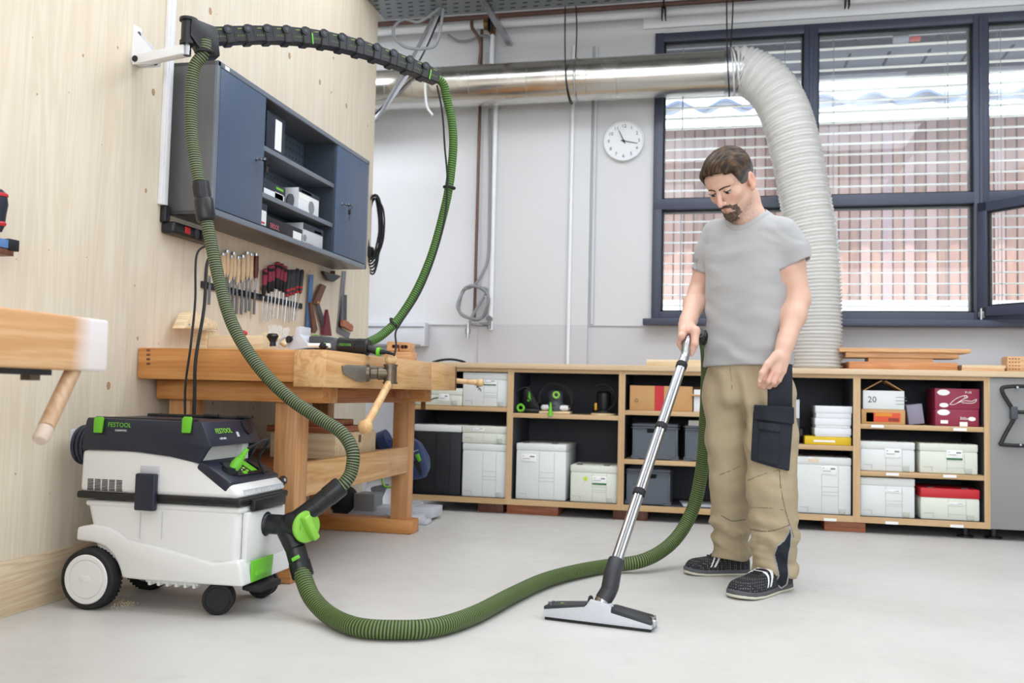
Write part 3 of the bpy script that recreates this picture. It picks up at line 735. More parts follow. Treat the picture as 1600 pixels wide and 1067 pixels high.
r = case(644, 720, 664.5, 774, BZ, 'big black case with a white lid behind the mitre saw', lid='white_case', body='dark_case', yf=CF+.03, depth=.4, latch=False)
lo = case(722, 793, 695.5, 779, BZ, 'tall pale case under a flat one, beside the black case', card=None, body='white_case')
r = case(722, 793, 667, 694.5, lo[4], 'flat pale case stacked on the tall pale case', card=(.37, .8, .24, .2), body='cream_case')
# tall bin-like case with open side
bc = case(806, 884, 694, 782, BZ, 'large white case with a label at its upper left corner, below the power tools', body='white_case', card=(.25, .74, .3, .13), latch=False, depth=.42)
r = case(891, 965, 728, 786, BZ, 'short cream case with a yellow round sticker', card=(.62, .62, .3, .18), sticker='green')
s_ = build(MB().cyl((r[1]+.095, r[5]-.0025, r[3]+.145), (r[1]+.095, r[5]+.001, r[3]+.145), .013), 'round_sticker', plain('lime_sticker', '#c3dc2a', .5), r[0])
r = case(1207, 1238, 714, 800, BZ, 'pale case half hidden behind the man\'s leg', body='white_case')
r = case(1243.5, 1330, 717, 806, BZ, 'large pale case with a faded orange sticker under the white boxes', body='white_case', card=(.6, .77, .28, .15))
build(MB().box((r[1]+.07, r[5]-.002, r[4]-.03), (r[1]+.13, r[5]+.001, r[4]-.012)), 'faded_sticker', plain('faded_orange', '#e8cfae', .6), r[0])
r = case(1343.5, 1429.5, 689.5, 736, ue[1], 'pale case with a white label card on the middle shelf, left one', body='white_case', card=(.6, .62, .29, .3))
r = case(1437, 1528, 692.5, 739.5, ue[1], 'cream case with a green-banded label card on the middle shelf, right one', card=(.6, .66, .27, .26), sticker='green')
r = case(1343.5, 1429.5, 750, 811.5, BZ, 'pale case left of the red-lidded case on the bottom', body='white_case', card=(.6, .66, .28, .07))
r = case(1438.5, 1531, 768, 817.5, BZ, 'cream case with a bright red lid in the bottom corner', lid='red', card=(.6, .52, .28, .08), lid_h=.055)

# ---- cartons
def carton(px0, px1, pyt, pyb, zb, mat, label, cat='box', name='carton', yf=CF+.03, depth=.25, group=None, rz=0, lid=None):
    pm = (px0+px1)/2; py = (pyt+pyb)/2
    x0, x1 = atY(px0, py, yf).x, atY(px1, py, yf).x; h = atY(pm, pyt, yf).z-atY(pm, pyb, yf).z; z0 = zb+.001; x0, x1, z1_ = fit(x0, x1, zb, z0+h); h = z1_-z0
    r = empty(name, ((x0+x1)/2, yf+depth/2, z0), 0, label, cat, group)
    if lid:
        build(MB().box((x0+.004, yf+.003, z0), (x1-.004, yf+depth-.003, z0+h-.03), .002), 'box_body', mat, r)
        build(MB().box((x0, yf, z0+h-.04), (x1, yf+depth, z0+h), .002), 'lid', lid, r)
    else: build(MB().box((x0, yf, z0), (x1, yf+depth, z0+h), .002), 'box_body', mat, r)
    return r, x0, x1, z0, z0+h, yf
def patch(r, x, z, w, h, mat, name='print'):
    return build(MB().box((x, r[5]-.0012, z), (x+w, r[5]+.001, z+h)), name, mat, r[0])
# bay C
r = carton(984, 1082, 602, 641, uc[0], 'cardboard', 'brown cardboard box sealed with red tape')
w = r[2]-r[1]; patch(r, r[1]+w*.40, r[3], w*.15, r[4]-r[3], 'red', 'tape')
tr_ = MB(); c0 = Vector((r[1]+w*.11, r[5]-.0015, r[3]+.06))
for k in range(3):
    a0 = PI/2+k*2*PI/3; p1 = c0+Vector((math.cos(a0), 0, math.sin(a0)))*.016; p2 = c0+Vector((math.cos(a0+2*PI/3), 0, math.sin(a0+2*PI/3)))*.016
    tr_.tube([p1+(p2-p1)*.15, p2-(p2-p1)*.15], .0016, 6)
build(tr_, 'recycling_mark', 'dark_grey', r[0])
r = carton(1084, 1114, 609, 644, uc[0], 'white_paint', 'small white box with brown flaps and black lettering beside the taped cardboard box', depth=.2)
build(MB().box((r[1]-.015, r[5]-.02, r[4]-.035), (r[2]+.01, r[5]+.2, r[4]-.031), R=rotm(.25, 0, 0), at=(r[1], r[5], r[4]-.03)), 'flap', 'cardboard', r[0])
text('f', 'lettering', .05, 'print_black', r[0], R_FRONT, (r[1]+.04, r[5]-.0015, r[3]+.06))
def crate(px0, px1, pyt, pyb, zb, label, yf=CF+.03, depth=.3):
    py = (pyt+pyb)/2; x0, x1 = atY(px0, py, yf).x, atY(px1, py, yf).x; h = atY((px0+px1)/2, pyt, yf).z-atY((px0+px1)/2, pyb, yf).z; z0 = zb+.001; z1 = z0+h; x0, x1, z1 = fit(x0, x1, zb, z1); y1 = yf+depth
    r = empty('storage_crate', ((x0+x1)/2, yf+depth/2, z0), 0, label, 'crate', 'grey plastic crates')
    t = .005; b = MB().box((x0+.01, yf+.01, z0), (x1-.01, y1-.01, z0+t))
    # front wall with a hand hole
    xm = (x0+x1)/2; hw = .05; hz0, hz1 = z1-.055, z1-.022
    b.box((x0+.01, yf+.01, z0), (xm-hw, yf+.01+t, z1)).box((xm+hw, yf+.01, z0), (x1-.01, yf+.01+t, z1)).box((xm-hw, yf+.01, z0), (xm+hw, yf+.01+t, hz0)).box((xm-hw, yf+.01, hz1), (xm+hw, yf+.01+t, z1))
    b.box((x0+.01, y1-.01-t, z0), (x1-.01, y1-.01, z1)).box((x0+.01, yf+.01, z0), (x0+.01+t, y1-.01, z1)).box((x1-.01-t, yf+.01, z0), (x1-.01, y1-.01, z1))
    build(b, 'crate_body', 'crate', r)
    rm = MB()
    for zz in (z1-.012, z1-.028): rm.box((x0, yf, zz), (x1, yf+.012, zz+.006), .001).box((x0, y1-.012, zz), (x1, y1, zz+.006), .001).box((x0, yf, zz), (x0+.012, y1, zz+.006), .001).box((x1-.012, yf, zz), (x1, y1, zz+.006), .001)
    build(rm, 'rim', 'crate', r)
    for xx, xc in ((x0+.004, x0+.012), (x1-.052, x1-.024)):
        ft = MB(); ft.box((xx, yf+.004, z0), (xx+.048, yf+.02, z0+.012), .002).box((xx, yf+.006, z0+.014), (xx+.048, yf+.02, z0+.024), .002)
        ft.box((xc, yf+.005, z0+.001), (xc+.012, yf+.015, z1-.03), .002)
        build(ft, 'corner_foot', 'crate', r)
    return r, x0, x1, z0, z1, yf
r1 = crate(985, 1062, 663, 719, uc[1], 'dark grey crate behind the steel tube on the middle level')
r2 = crate(1067, 1145, 666, 722, uc[1], 'dark grey crate with white papers, close behind the green hose')
o = build(MB().box((r2[1]+.03, r2[5]+.05, r2[3]+.03), (r2[2]-.05, r2[5]+.2, r2[4]+.03), .002), 'paper_stack', 'paper'); tag(o, 'white stack of paper sticking out of the grey crate', 'paper')
r3 = crate(974, 1050, 735, 791, BZ, 'dark grey crate on the lowest level, beside the cream case')
a = atY(1080, 795, CF+.1)
tag(build(MB().box((a.x-.06, CF+.06, BZ+.001), (a.x+.15, CF+.3, BZ+.012), .001, R=rotm(0, 0, .15), at=(a.x, CF+.15, 0)), 'paper_pad', 'light_grey'), 'pale grey pad lying flat on the lowest level beside the crate', 'paper')
# bay D
r = carton(1228, 1249, 620, 689, ud[0], 'dark_grey', 'narrow dark device with a pale upper half behind the man\'s hand', 'device', 'device', depth=.16)
patch(r, r[1], r[3]+(r[4]-r[3])*.58, r[2]-r[1], (r[4]-r[3])*.42, 'light_grey', 'front_panel'); patch(r, r[1]+.02, r[3]+.01, .03, .012, 'black_plastic', 'slot')
zb = ud[0]
for i, (x0, x1, t_, b_, m, l, nm) in enumerate(((1257.5, 1330, 684, 696.5, 'yellow', 'flat yellow box at the bottom of the box stack', 'flat_box'), (1273, 1330, 671, 684.5, 'white_paint', 'white carton lying right on the yellow box', 'carton'), (1273.5, 1330, 655, 670, 'white_paint', 'white carton in the middle of the white stack', 'carton'), (1274, 1334, 636, 655, 'white_paint', 'white lidded carton on top of the white stack', 'carton'))):
    r = carton(x0, x1, t_, b_, zb, m, l, 'box', nm, depth=.24, group='boxes stacked on the yellow one', lid=m if i else None)
    if i == 0: patch(r, r[1]+.05, r[3]+.015, .12, .012, 'paper', 'label_strip')
    zb = r[4]
bg = build(MB().ball((0, 0, .05), .05, 16, 10, (.7, .6, 1)), 'plastic_bag', 'black_plastic'); bg.location = Vector((atY(1253, 680, CF+.09).x, CF+.2, ud[0]+.002))
tag(bg, 'crumpled dark bag between the narrow device and the yellow box', 'bag')
# bay E top
r = carton(1346, 1414.5, 641, 664, ue[0], 'cardboard', 'brown box with an orange label under the white box numbered 20', depth=.26)
w, h = r[2]-r[1], r[4]-r[3]; patch(r, r[1]+w*.11, r[3]+h*.15, w*.78, h*.62, 'orange_print', 'label'); patch(r, r[1]+w*.11, r[3]+h*.15, w*.17, h*.62, 'dark_grey', 'emblem_panel')
ln = MB()
for k in range(3): ln.box((r[1]+w*.32, r[5]-.002, r[3]+h*(.55+.07*k)), (r[1]+w*.7, r[5]-.001, r[3]+h*(.58+.07*k)))
build(ln, 'label_print', 'yellow', r[0])
bc_ = MB()
for k in range(9): bc_.box((r[1]+w*(.62+.027*k), r[5]-.002, r[3]+h*.2), (r[1]+w*(.635+.027*k), r[5]-.001, r[3]+h*.42))
build(bc_, 'barcode', 'print_black', r[0])
z20 = r[4]
r = carton(1348.5, 1413, 611, 640, z20, 'white_case', 'white box with the number 20 and its flaps raised', depth=.24)
text('20', 'number', .05, 'dark_grey', r[0], R_FRONT, (r[1]+.025, r[5]-.0012, (r[3]+r[4])/2+.0))
lw = MB()
for k, (dx, l_) in enumerate(((.18, .05), (.18, .06), (.18, .055))): lw.box((r[1]+dx, r[5]-.0012, r[3]+.03+.02*k), (r[1]+dx+l_, r[5]-.0002, r[3]+.033+.02*k))
build(lw, 'label_print', 'print_grey', r[0])
fl = MB(); z = r[4]; xm = (r[1]+r[2])/2
fl.prism([(r[1]+.002, r[5]+.01, z), (r[1]+.105, r[5]+.01, z+.062), (r[1]+.108, r[5]+.01, z+.058), (r[1]+.005, r[5]+.01, z-.003)], (0, .22, 0))
fl.prism([(r[2]-.002, r[5]+.01, z), (xm+.015, r[5]+.01, z+.06), (xm+.012, r[5]+.01, z+.056), (r[2]-.005, r[5]+.01, z-.003)], (0, .22, 0))
build(fl, 'flap', 'cardboard', r[0])
a, b = atY(1418, 650, CF+.05), atY(1440, 650, CF+.05)
lb_ = build(MB().box((0, 0, 0), (.085, .22, .115), .002, R=rotm(0, -.13, 0), at=(0, 0, 0)), 'leaning_box', plain('lilac_card', '#8d8799', .6)); 
off = min((lb_.matrix_world @ v.co).z for v in lb_.data.vertices)
lb_.location = Vector((a.x+.045, CF+.17, ue[0]+.001)); tag(lb_, 'grey-purple box leaning beside the maroon boxes', 'box')
zb = ue[0]
for i, (x0, x1, t_, b_, l) in enumerate(((1461.5, 1529.5, 639, 665.5, 'maroon box with white print and a barcode, underneath the other maroon box'), (1461, 1530.5, 606, 638, 'maroon box with a white line drawing of a tool, top one'))):
    r = carton(x0, x1, t_, b_, zb, 'maroon', l, 'box', 'maroon_box', depth=.26, group='maroon boxes on the top shelf'); zb = r[4]; w, h = r[2]-r[1], r[4]-r[3]
    e = MB(); cx, cz_ = r[1]+w*.19, r[3]+h*.8
    e.prism([(cx+.034*math.cos(t), r[5]-.0002, cz_+.017*math.sin(t)*(1 if abs(math.cos(t)) < .8 else .8)) for t in [k*2*PI/24 for k in range(24)]], (0, -.001, 0))
    build(e, 'emblem', 'paper', r[0])
    if i == 1:
        P = lambda u_, v_: Vector((r[1]+w*u_, r[5]-.001, r[3]+h*v_))
        d = MB().tube(spline([P(.33, .22), P(.42, .42), P(.52, .56), P(.66, .66), P(.74, .6), P(.64, .5), P(.5, .3), P(.42, .22), P(.33, .22)], 5), .0016, 6)
        d.tube(spline([P(.5, .3), P(.66, .42), P(.82, .4), P(.93, .5), P(.9, .36), P(.8, .3), P(.6, .32)], 5), .0016, 6).torus(P(.69, .62), .007, .0014, (0, 1, 0), 16, 6)
        build(d, 'tool_drawing', 'paper', r[0])
        e2 = MB().prism([(r[1]+w*.2+.024*math.cos(t), r[5]-.0002, r[3]+h*.18+.013*math.sin(t)) for t in [k*2*PI/20 for k in range(20)]], (0, -.001, 0)); build(e2, 'small_emblem', 'paper', r[0])
        text('P-10', 'lettering', .018, 'paper', r[0], R_FRONT, (r[1]+w*.68, r[5]-.001, r[3]+h*.82))
    else:
        patch(r, r[1]+w*.56, r[3], w*.18, h*.26, 'paper', 'barcode_label'); patch(r, r[1]+w*.12, r[3]+h*.14, w*.17, h*.2, 'paper', 'picture_label')
        text('300x', 'lettering', .022, 'paper', r[0], R_FRONT, (r[1]+w*.56, r[5]-.001, r[3]+h*.46))
        build(MB().prism([(r[1]+w*.84+.02*math.cos(t), r[5]-.0002, r[3]+h*.45+.012*math.sin(t)) for t in [k*2*PI/20 for k in range(20)]], (0, -.001, 0)), 'small_emblem', 'paper', r[0])

# ---- corded tools on the shelf of bay B
zb = ub[0]+.001
def cord(pts, r=.0045, n=7): return MB().tube(spline(pts, 6), r, n)
yb = CF+.12
a = atY(822, 642, yb)
t1 = empty('jigsaw', (a.x, yb, zb), 0, 'dark corded power tool with a green plug, leftmost on the tool shelf', 'power tool')
build(MB().box((a.x-.04, yb-.06, zb+.003), (a.x+.10, yb+.08, zb+.03), .01).prism([(a.x-.03, yb, zb+.02), (a.x-.03, yb, zb+.15), (a.x+.0, yb, zb+.16), (a.x+.1, yb, zb+.03)], (0, .06, 0), .012), 'tool_body', 'black_plastic', t1)
p = atY(827, 622, yb-.07); build(MB().cyl(p+Vector((0, 0, -.02)), p+Vector((0, 0, .03)), .014, .006).cyl(p+Vector((0, 0, .03)), p+Vector((.0, .0, .05)), .006), 'plug', 'green', t1)
p = Vector((a.x-.02, yb-.075, zb+.032)); build(MB().torus(p, .02, .008, (0, 1, 0), 20, 8), 'hose_ring', 'green', t1)
build(cord([a+Vector((-.04, -.08, .13)), a+Vector((.02, -.09, .15)), a+Vector((.07, -.09, .08)), a+Vector((.1, -.08, .02)), a+Vector((.02, -.1, .1)), a+Vector((.04, -.1, .16))]), 'cord', 'black_rubber', t1)
a = atY(868, 645, yb)
t2 = empty('orbital_sander', (a.x, yb, zb), 0, 'orbital sander with a white sanding base and hanging green plug', 'power tool')
build(MB().lathe((a.x, yb, zb+.018), (a.x, yb, zb+.15), [(0, .06), (.2, .062), (.45, .045), (.75, .05), (.95, .04), (1, .02)], 24), 'tool_body', 'dark_grey', t2)
build(MB().box((a.x-.09, yb-.05, zb+.02), (a.x+.09, yb+.05, zb+.055), .02, 3), 'dust_skirt', 'white_plastic', t2)
build(MB().box((a.x-.10, yb-.055, zb), (a.x+.10, yb+.055, zb+.016), .004), 'sanding_pad', 'wood_pale', t2)
p = Vector((a.x-.005, yb-.06, zb+.04)); build(MB().cyl(p, p+Vector((0, .03, 0)), .016), 'dust_port', 'black_plastic', t2)
p = atY(869, 617, yb-.06); build(MB().torus(p, .018, .007, (0, 1, 0), 20, 8), 'plug_ring', 'lime', t2)
p = atY(860, 644, yb-.115); build(MB().cyl(p+Vector((0, 0, -.022)), p+Vector((0, 0, .03)), .017, .009).cyl(p+Vector((0, 0, .03)), p+Vector((0, 0, .06)), .008, .006), 'plug', 'green', t2)
build(MB().cyl(p+Vector((-.007, 0, -.04)), p+Vector((-.007, 0, -.02)), .003).cyl(p+Vector((.007, 0, -.04)), p+Vector((.007, 0, -.02)), .003), 'plug_pin', 'steel', t2)
cds = MB()
for k in range(3):
    cds.tube(spline([a+Vector((-.09-.01*k, -.03, .06)), a+Vector((-.10+.01*k, -.04, .13+.01*k)), a+Vector((-.02, -.05, .19)), a+Vector((.07+.015*k, -.04, .15)), a+Vector((.11, -.04, .06)), a+Vector((.07, -.03, .03))], 6), .0045, 7)
build(cds, 'cord', 'black_rubber', t2)
a = atY(943, 644, yb)
t3 = empty('router', (a.x, yb, zb), 0, 'black router with a yellow lever and coiled cord, nearest the middle divider', 'power tool')
build(MB().lathe((a.x, yb, zb+.012), (a.x, yb, zb+.15), [(0, .07), (.1, .07), (.12, .035), (.5, .045), (.9, .045), (1, .03)], 24), 'tool_body', 'black_plastic', t3)
build(MB().cyl((a.x, yb, zb), (a.x, yb, zb+.011), .08), 'base_plate', 'wood_pale', t3)
build(MB().box((a.x-.05, yb-.06, zb+.03), (a.x-.035, yb-.045, zb+.075), .003), 'lever', plain('amber_plastic', '#d39a1c', .4), t3)
cds = MB()
for k in range(3): cds.torus((a.x, yb-.02-.012*k, zb+.11), .075+.004*k, .0045, (0.1*k, 1, .2), 28, 7)
build(cds, 'cord', 'black_rubber', t3)

# ---- things lying on the worktop
def board(px0, px1, pyt, pyb, yf, depth, mat, label, zb, name='board', cat='board', group='boards stacked on the worktop'):
    py = (pyt+pyb)/2; x0, x1 = atY(px0, py, yf).x, atY(px1, py, yf).x; h = atY((px0+px1)/2, pyt, yf).z-atY((px0+px1)/2, pyb, yf).z
    o = build(MB().box((x0, yf, zb+.0005), (x1, yf+depth, zb+h), .0015), name, mat); tag(o, label, cat, group); return zb+h
z = board(1327, 1496, 566, 578.5, 5.78, .2, 'board_orange', 'orange-brown board at the bottom of the board stack', TOPZ)
z = board(1357, 1458, 559, 565.5, 5.80, .15, 'board_x', 'shortest offcut lying second in the board stack', z)
z = board(1322, 1499, 550, 558.5, 5.79, .2, 'board_x', 'pale board lying third in the board stack with a dark hole', z)
z = board(1312, 1517, 543, 549.5, 5.77, .24, 'board_x', 'longest board on top of the board stack', z)
z = board(1503, 1570, 573.5, 578.8, 5.80, .14, 'board_x', 'thin pale slat at the bottom right of the board stack', TOPZ, group=None)
z = board(1503, 1572, 568, 573, 5.82, .12, 'wood_pale', 'thin pale slat lying on another slat beside the perforated block', z, group=None)
a = atY(1300, 570, 5.98)
z = board(1306, 1330, 565.5, 577.5, 6.02, .1, 'red_wood', 'short reddish board end behind the ribbed hose', TOPZ, group=None)
z = board(1010, 1100, 561, 571.5, 5.80, .2, 'wood_pale', 'pale flat board on the worktop left of the man', TOPZ, group=None)
a, b = atY(1574, 560, 5.8), atY(1650, 560, 5.8); h = .09
hb = empty('perforated_block', ((a.x+b.x)/2, 5.85, TOPZ), 0, 'wooden block pierced with rows of small holes', 'tool block')
build(MB().box((a.x, 5.8, TOPZ+.0005), (b.x, 5.92, TOPZ+h), .002), 'block_body', 'board_x', hb)
ho = MB()
for i in range(14):
    for j in range(4): 
        if i == 4: continue
        c = Vector((a.x+.012+i*.016, 5.799, TOPZ+.016+j*.020)); ho.box(c+Vector((-.004, -.001, -.0025)), c+Vector((.004, .004, .0025)))
build(ho, 'hole', 'walnut', hb)
q = [(676, 566), (690, 562.5), (704, 561.5), (716, 563), (727, 566)]
tube_thing('flat_cable', 'black_rubber', [atY(x, y, 5.95)*1 for x, y in q], .008, 'short black cable lying on the worktop behind the workbench', 'cable')
# ================================================================== along the pine wall
def atPl(x, y, p0, p1):
    # on the upright plane through two floor points
    p0 = Vector((p0[0], p0[1], 0)); n = Vector((p1[1]-p0.y, -(p1[0]-p0.x), 0)); d = ray(x, y)
    return CAM + d*((p0-CAM).dot(n)/d.dot(n))
a = atX(265, 0, XL); b = atX(249, 320, XL)
cdt = build(MB().box((XL, a.y-.022, 1.50), (XL+.02, a.y+.022, 3.5), .003).box((XL+.02, a.y-.014, 1.50), (XL+.026, a.y+.014, 3.5), .002), 'cable_conduit', 'white_paint')
tag(cdt, 'white cable trunking strip rising up the pine wall behind the hose', 'trunking')

# ---- wall cabinet
CX, CY0, CY1, CZ0, CZ1 = -2.055, 3.385, 5.067, 1.470, 2.113
cab = empty('wall_cabinet', (XL, (CY0+CY1)/2, CZ0), 0, 'long dark grey metal wall cabinet with an open middle bay', 'cabinet')
t = .018; d1y, d2y = 3.80, 4.605
build(MB().box((XL, CY0, CZ0), (CX, CY0+t, CZ1), .002).box((XL, CY1-t, CZ0), (CX, CY1, CZ1), .002).box((XL, CY0, CZ0), (CX, CY1, CZ0+t), .002).box((XL, CY0, CZ1-t), (CX, CY1, CZ1), .002)
      .box((XL, d1y-.014, CZ0+t), (CX-.012, d1y, CZ1-t)).box((XL, d2y, CZ0+t), (CX-.012, d2y+.014, CZ1-t)), 'carcass', 'cab_body', cab)
build(MB().box((CX-.012, CY0-.001, CZ0-.001), (CX+.003, CY1+.001, CZ0+.024), .002).box((CX-.012, CY0-.001, CZ1-.022), (CX+.003, CY1+.001, CZ1+.001), .002).box((CX-.012, CY0-.001, CZ0), (CX+.003, CY0+.02, CZ1), .002).box((CX-.012, CY1-.018, CZ0), (CX+.003, CY1+.001, CZ1), .002), 'front_frame', 'cab_trim', cab)
def mat_peg():
    t_ = NT('perforated_panel'); v = t_.co(); x, y, z = t_.sep(v)
    fy = t_.math('FRACT', t_.math('MULTIPLY', y, 26.)); fz = t_.math('FRACT', t_.math('MULTIPLY', z, 26.))
    h = t_.math('MULTIPLY', t_.math('LESS_THAN', t_.math('ABSOLUTE', t_.math('SUBTRACT', fy, .5)), .13), t_.math('LESS_THAN', t_.math('ABSOLUTE', t_.math('SUBTRACT', fz, .5)), .13))
    t_.set(Base_Color=t_.mix(h, '#5a6472', '#1a1d22'), Roughness=.45); return t_.m
build(MB().box((XL+.002, d1y, CZ0+t), (XL+.012, d2y, CZ1-t)), 'back_panel', mat_peg(), cab)
for ya in (d1y-.001, d2y-.002): build(MB().box((XL+.003, ya, CZ0+t), (CX-.013, ya+.003, CZ1-t)), 'bay_lining', 'cab_in', cab)
def key_lock(y, z, door):
    k = build(MB().cyl((CX-.01, y, z), (CX+.012, y, z), .009).cyl((CX+.012, y, z), (CX+.03, y, z), .007).box((CX+.03, y-.002, z-.006), (CX+.05, y+.002, z+.006), .001), 'lock', 'steel', door)
    build(MB().box((CX+.028, y+.006, z-.008), (CX+.048, y+.028, z+.008), .003).torus((CX+.045, y+.024, z-.014), .011, .0016, (0, .6, .4), 16, 6).box((CX+.036, y+.016, z-.055), (CX+.05, y+.032, z-.028), .003).box((CX+.041, y+.021, z-.085), (CX+.043, y+.028, z-.055)), 'key', 'black_plastic', k)
for y0, y1, ky in ((CY0+.022, d1y-.004, d1y-.075), (d2y+.004, CY1-.02, d2y+.075)):
    dr = build(MB().box((CX-.012, y0, CZ0+.027), (CX+.004, y1, CZ1-.025), .003), 'door', 'cab_door', cab)
    kz = atX(402, 250, CX).z if y0 < 4 else atX(533, 319, CX).z
    key_lock(ky, kz, dr)
for z in (1.871, 1.655):
    build(MB().box((XL+.012, d1y+.003, z-.014), (CX-.01, d2y-.003, z), .001).box((CX-.022, d1y+.003, z-.022), (CX-.009, d2y-.003, z+.001), .001), 'shelf', 'cab_trim', cab)
build(MB().box((CX+.0025, CY0+.05, CZ1-.02), (CX+.004, CY0+.085, CZ1-.004)), 'sticker', 'paper', cab)
# goods in the open bay: fronts face into the room
def wbox(px0, px1, zs, h, mat, label, depth=.12, xf=-2.085, name='tool_box', bits=()):
    y0, y1 = atX(px0, 300, xf).y, atX(px1, 300, xf).y; y0 = max(y0, d1y+.006); y1 = min(y1, d2y-.006)
    r = empty(name, (xf-depth/2, (y0+y1)/2, zs+.001), 0, label, 'box', 'boxes in the open bay of the wall cabinet')
    build(MB().box((xf-depth, y0, zs+.001), (xf, y1, zs+.001+h), .002), 'box_body', mat, r)
    for (u0, v0, u1, v1, m, nm) in bits:
        build(MB().box((xf-.001, y0+(y1-y0)*u0, zs+h*v0), (xf+.0012, y0+(y1-y0)*u1, zs+h*v1)), nm, m, r)
    return r, y0, y1
S1, S2, S3 = 1.871, 1.655, CZ0+t
navy = plain('navy_card', '#1d2636', .5); M['navy_card'] = navy
wbox(413, 442, S1, .185, 'navy_card', 'upright black box with a white spine label on the top shelf of the cabinet', bits=((.45, .12, .8, .9, 'paper', 'spine_label'),))
wbox(408, 446, S2, .075, 'navy_card', 'low dark box with a white corner on the middle cabinet shelf', bits=((.1, 0, .95, .45, 'white_paint', 'pale_band'), (.55, .12, .9, .5, 'paper', 'label'), (.6, .7, .9, .85, 'green', 'green_print')))
r = wbox(467, 499, S2, .115, 'white_paint', 'white box with a dark green top and a disc print on the middle cabinet shelf', bits=((0, .82, 1, 1, 'navy_card', 'dark_band'), (0, .55, .5, .8, 'paper', 'label'), (.1, .86, .6, .95, 'print_green', 'green_print')))
build(MB().cyl((-2.0845, r[1]+(r[2]-r[1])*.62, S2+.04), (-2.0835, r[1]+(r[2]-r[1])*.62, S2+.04), .034), 'disc_print', 'mid_grey', r[0])
dsk = build(MB().cyl((-2.115, atX(454, 300, -2.11).y, S2+.038), (-2.107, atX(454, 300, -2.11).y, S2+.037), .036, n=32), 'sanding_disc', 'dark_grey'); tag(dsk, 'round grey sanding disc standing between boxes on the middle cabinet shelf', 'disc')
wbox(404, 418, S3, .125, 'white_paint', 'white and green carton at the left end of the cabinet floor', bits=((0, .75, 1, 1, 'navy_card', 'dark_band'), (0, 0, 1, .2, 'navy_card', 'dark_band'), (.1, .25, .8, .32, 'red', 'red_print')))
r = wbox(419, 475, S3, .075, plain('black_card', '#16171a', .5), 'low black box with red lettering on the cabinet floor', bits=((.72, .12, .97, .72, 'paper', 'label'),))
text('ERSOL', 'lettering', .032, plain('pink_print', '#c86a78', .5), r[0], R_RIGHT, (-2.0838, r[1]+.03, S3+.036))
r = wbox(476, 507, S3, .115, 'light_grey', 'pale grey box with a dark top at the right end of the cabinet floor', bits=((0, .72, 1, 1, 'navy_card', 'dark_band'), (.15, .1, .5, .16, 'red', 'red_print'), (.55, .76, .9, .86, 'green', 'green_print')))
build(MB().cyl((-2.0845, r[1]+.02, S3+.04), (-2.0835, r[1]+.02, S3+.04), .018), 'disc_print', 'mid_grey', r[0])

# ---- power strip under the cabinet and its two leads
ps = empty('power_strip', (XL, 3.5, 1.36), 0, 'black power strip with a red switch below the wall cabinet', 'power strip')
a, b = atX(250, 330, XL+.02), atX(316, 372, XL+.06)
build(MB().box((XL, 3.345, 1.385), (XL+.065, 3.67, 1.435), .012, 3).box((XL, 3.335, 1.43), (XL+.03, 3.37, 1.50), .006), 'housing', 'black_plastic', ps)
build(MB().box((XL+.06, 3.42, 1.397), (XL+.072, 3.455, 1.425), .003), 'switch', 'red', ps)
for y in (3.51, 3.565, 3.62): build(MB().cyl((XL+.058, y, 1.41), (XL+.068, y, 1.41), .02), 'socket', 'dark_grey', ps)
build(MB().cyl((XL+.062, 3.565, 1.41), (XL+.105, 3.565, 1.41), .019, .013), 'plug', 'black_rubber', ps)
Yc = 3.16
q1 = [Vector((XL+.10, 3.565, 1.41)), Vector((XL+.12, 3.5, 1.36)), atY(307, 400, 3.3), atY(305, 470, 3.22), atY(298, 540, Yc), atY(290, 600, Yc), atY(289, 655, Yc), atY(288, 760, Yc)]
q2 = [Vector((XL+.09, 3.6, 1.40)), Vector((XL+.11, 3.6, 1.34)), atY(324, 410, 3.35), atY(319, 480, 3.25), atY(306, 560, Yc), atY(304, 620, Yc), atY(303, 660, Yc), atY(302, 760, Yc)]
tube_thing('power_cable', 'black_rubber', q1, .0045, 'thin black cable hanging from the power strip, the left one', 'cable', 'cables below the power strip')
tube_thing('power_cable', 'black_rubber', q2, .0065, 'thicker black cable hanging from the power strip, the right one', 'cable', 'cables below the power strip')

# ---- coil of cable on the end of the wall
cy = 5.66; c0 = atY(587, 356, cy)
ccl = empty('cable_coil', (c0.x, cy, c0.z), 0, 'coil of black cable hanging on the end of the pine wall', 'cable')
cm = MB()
for k in range(6):
    rx, rz = .045+.006*(k % 3), .215+.008*k; pts = []
    for i in range(25):
        tt = 2*PI*i/24; pts.append(c0+Vector((rx*math.cos(tt)+.01*math.sin(2*tt+k)-.006*k, -.04+.014*k+.01*math.sin(tt), rz*math.sin(tt)-.01*k)))
    cm.tube(pts, .0065, 7)
build(cm, 'coiled_cable', 'black_rubber', ccl)
build(MB().tube(spline([c0+Vector((.01, -.05, .21)), c0+Vector((.07, -.05, .1)), c0+Vector((.075, -.05, -.08)), c0+Vector((.03, -.05, -.2)), c0+Vector((-.02, -.06, -.22))], 8), .006, 7), 'loose_end', 'black_rubber', ccl)
build(MB().box(c0+Vector((-.05, -.06, -.2)), c0+Vector((.0, .0, -.13)), .012), 'plug', 'black_plastic', ccl)
build(MB().cyl((XL-.01, cy-.02, c0.z+.2), (XL+.05, cy-.02, c0.z+.2), .006), 'hook', 'steel', ccl)

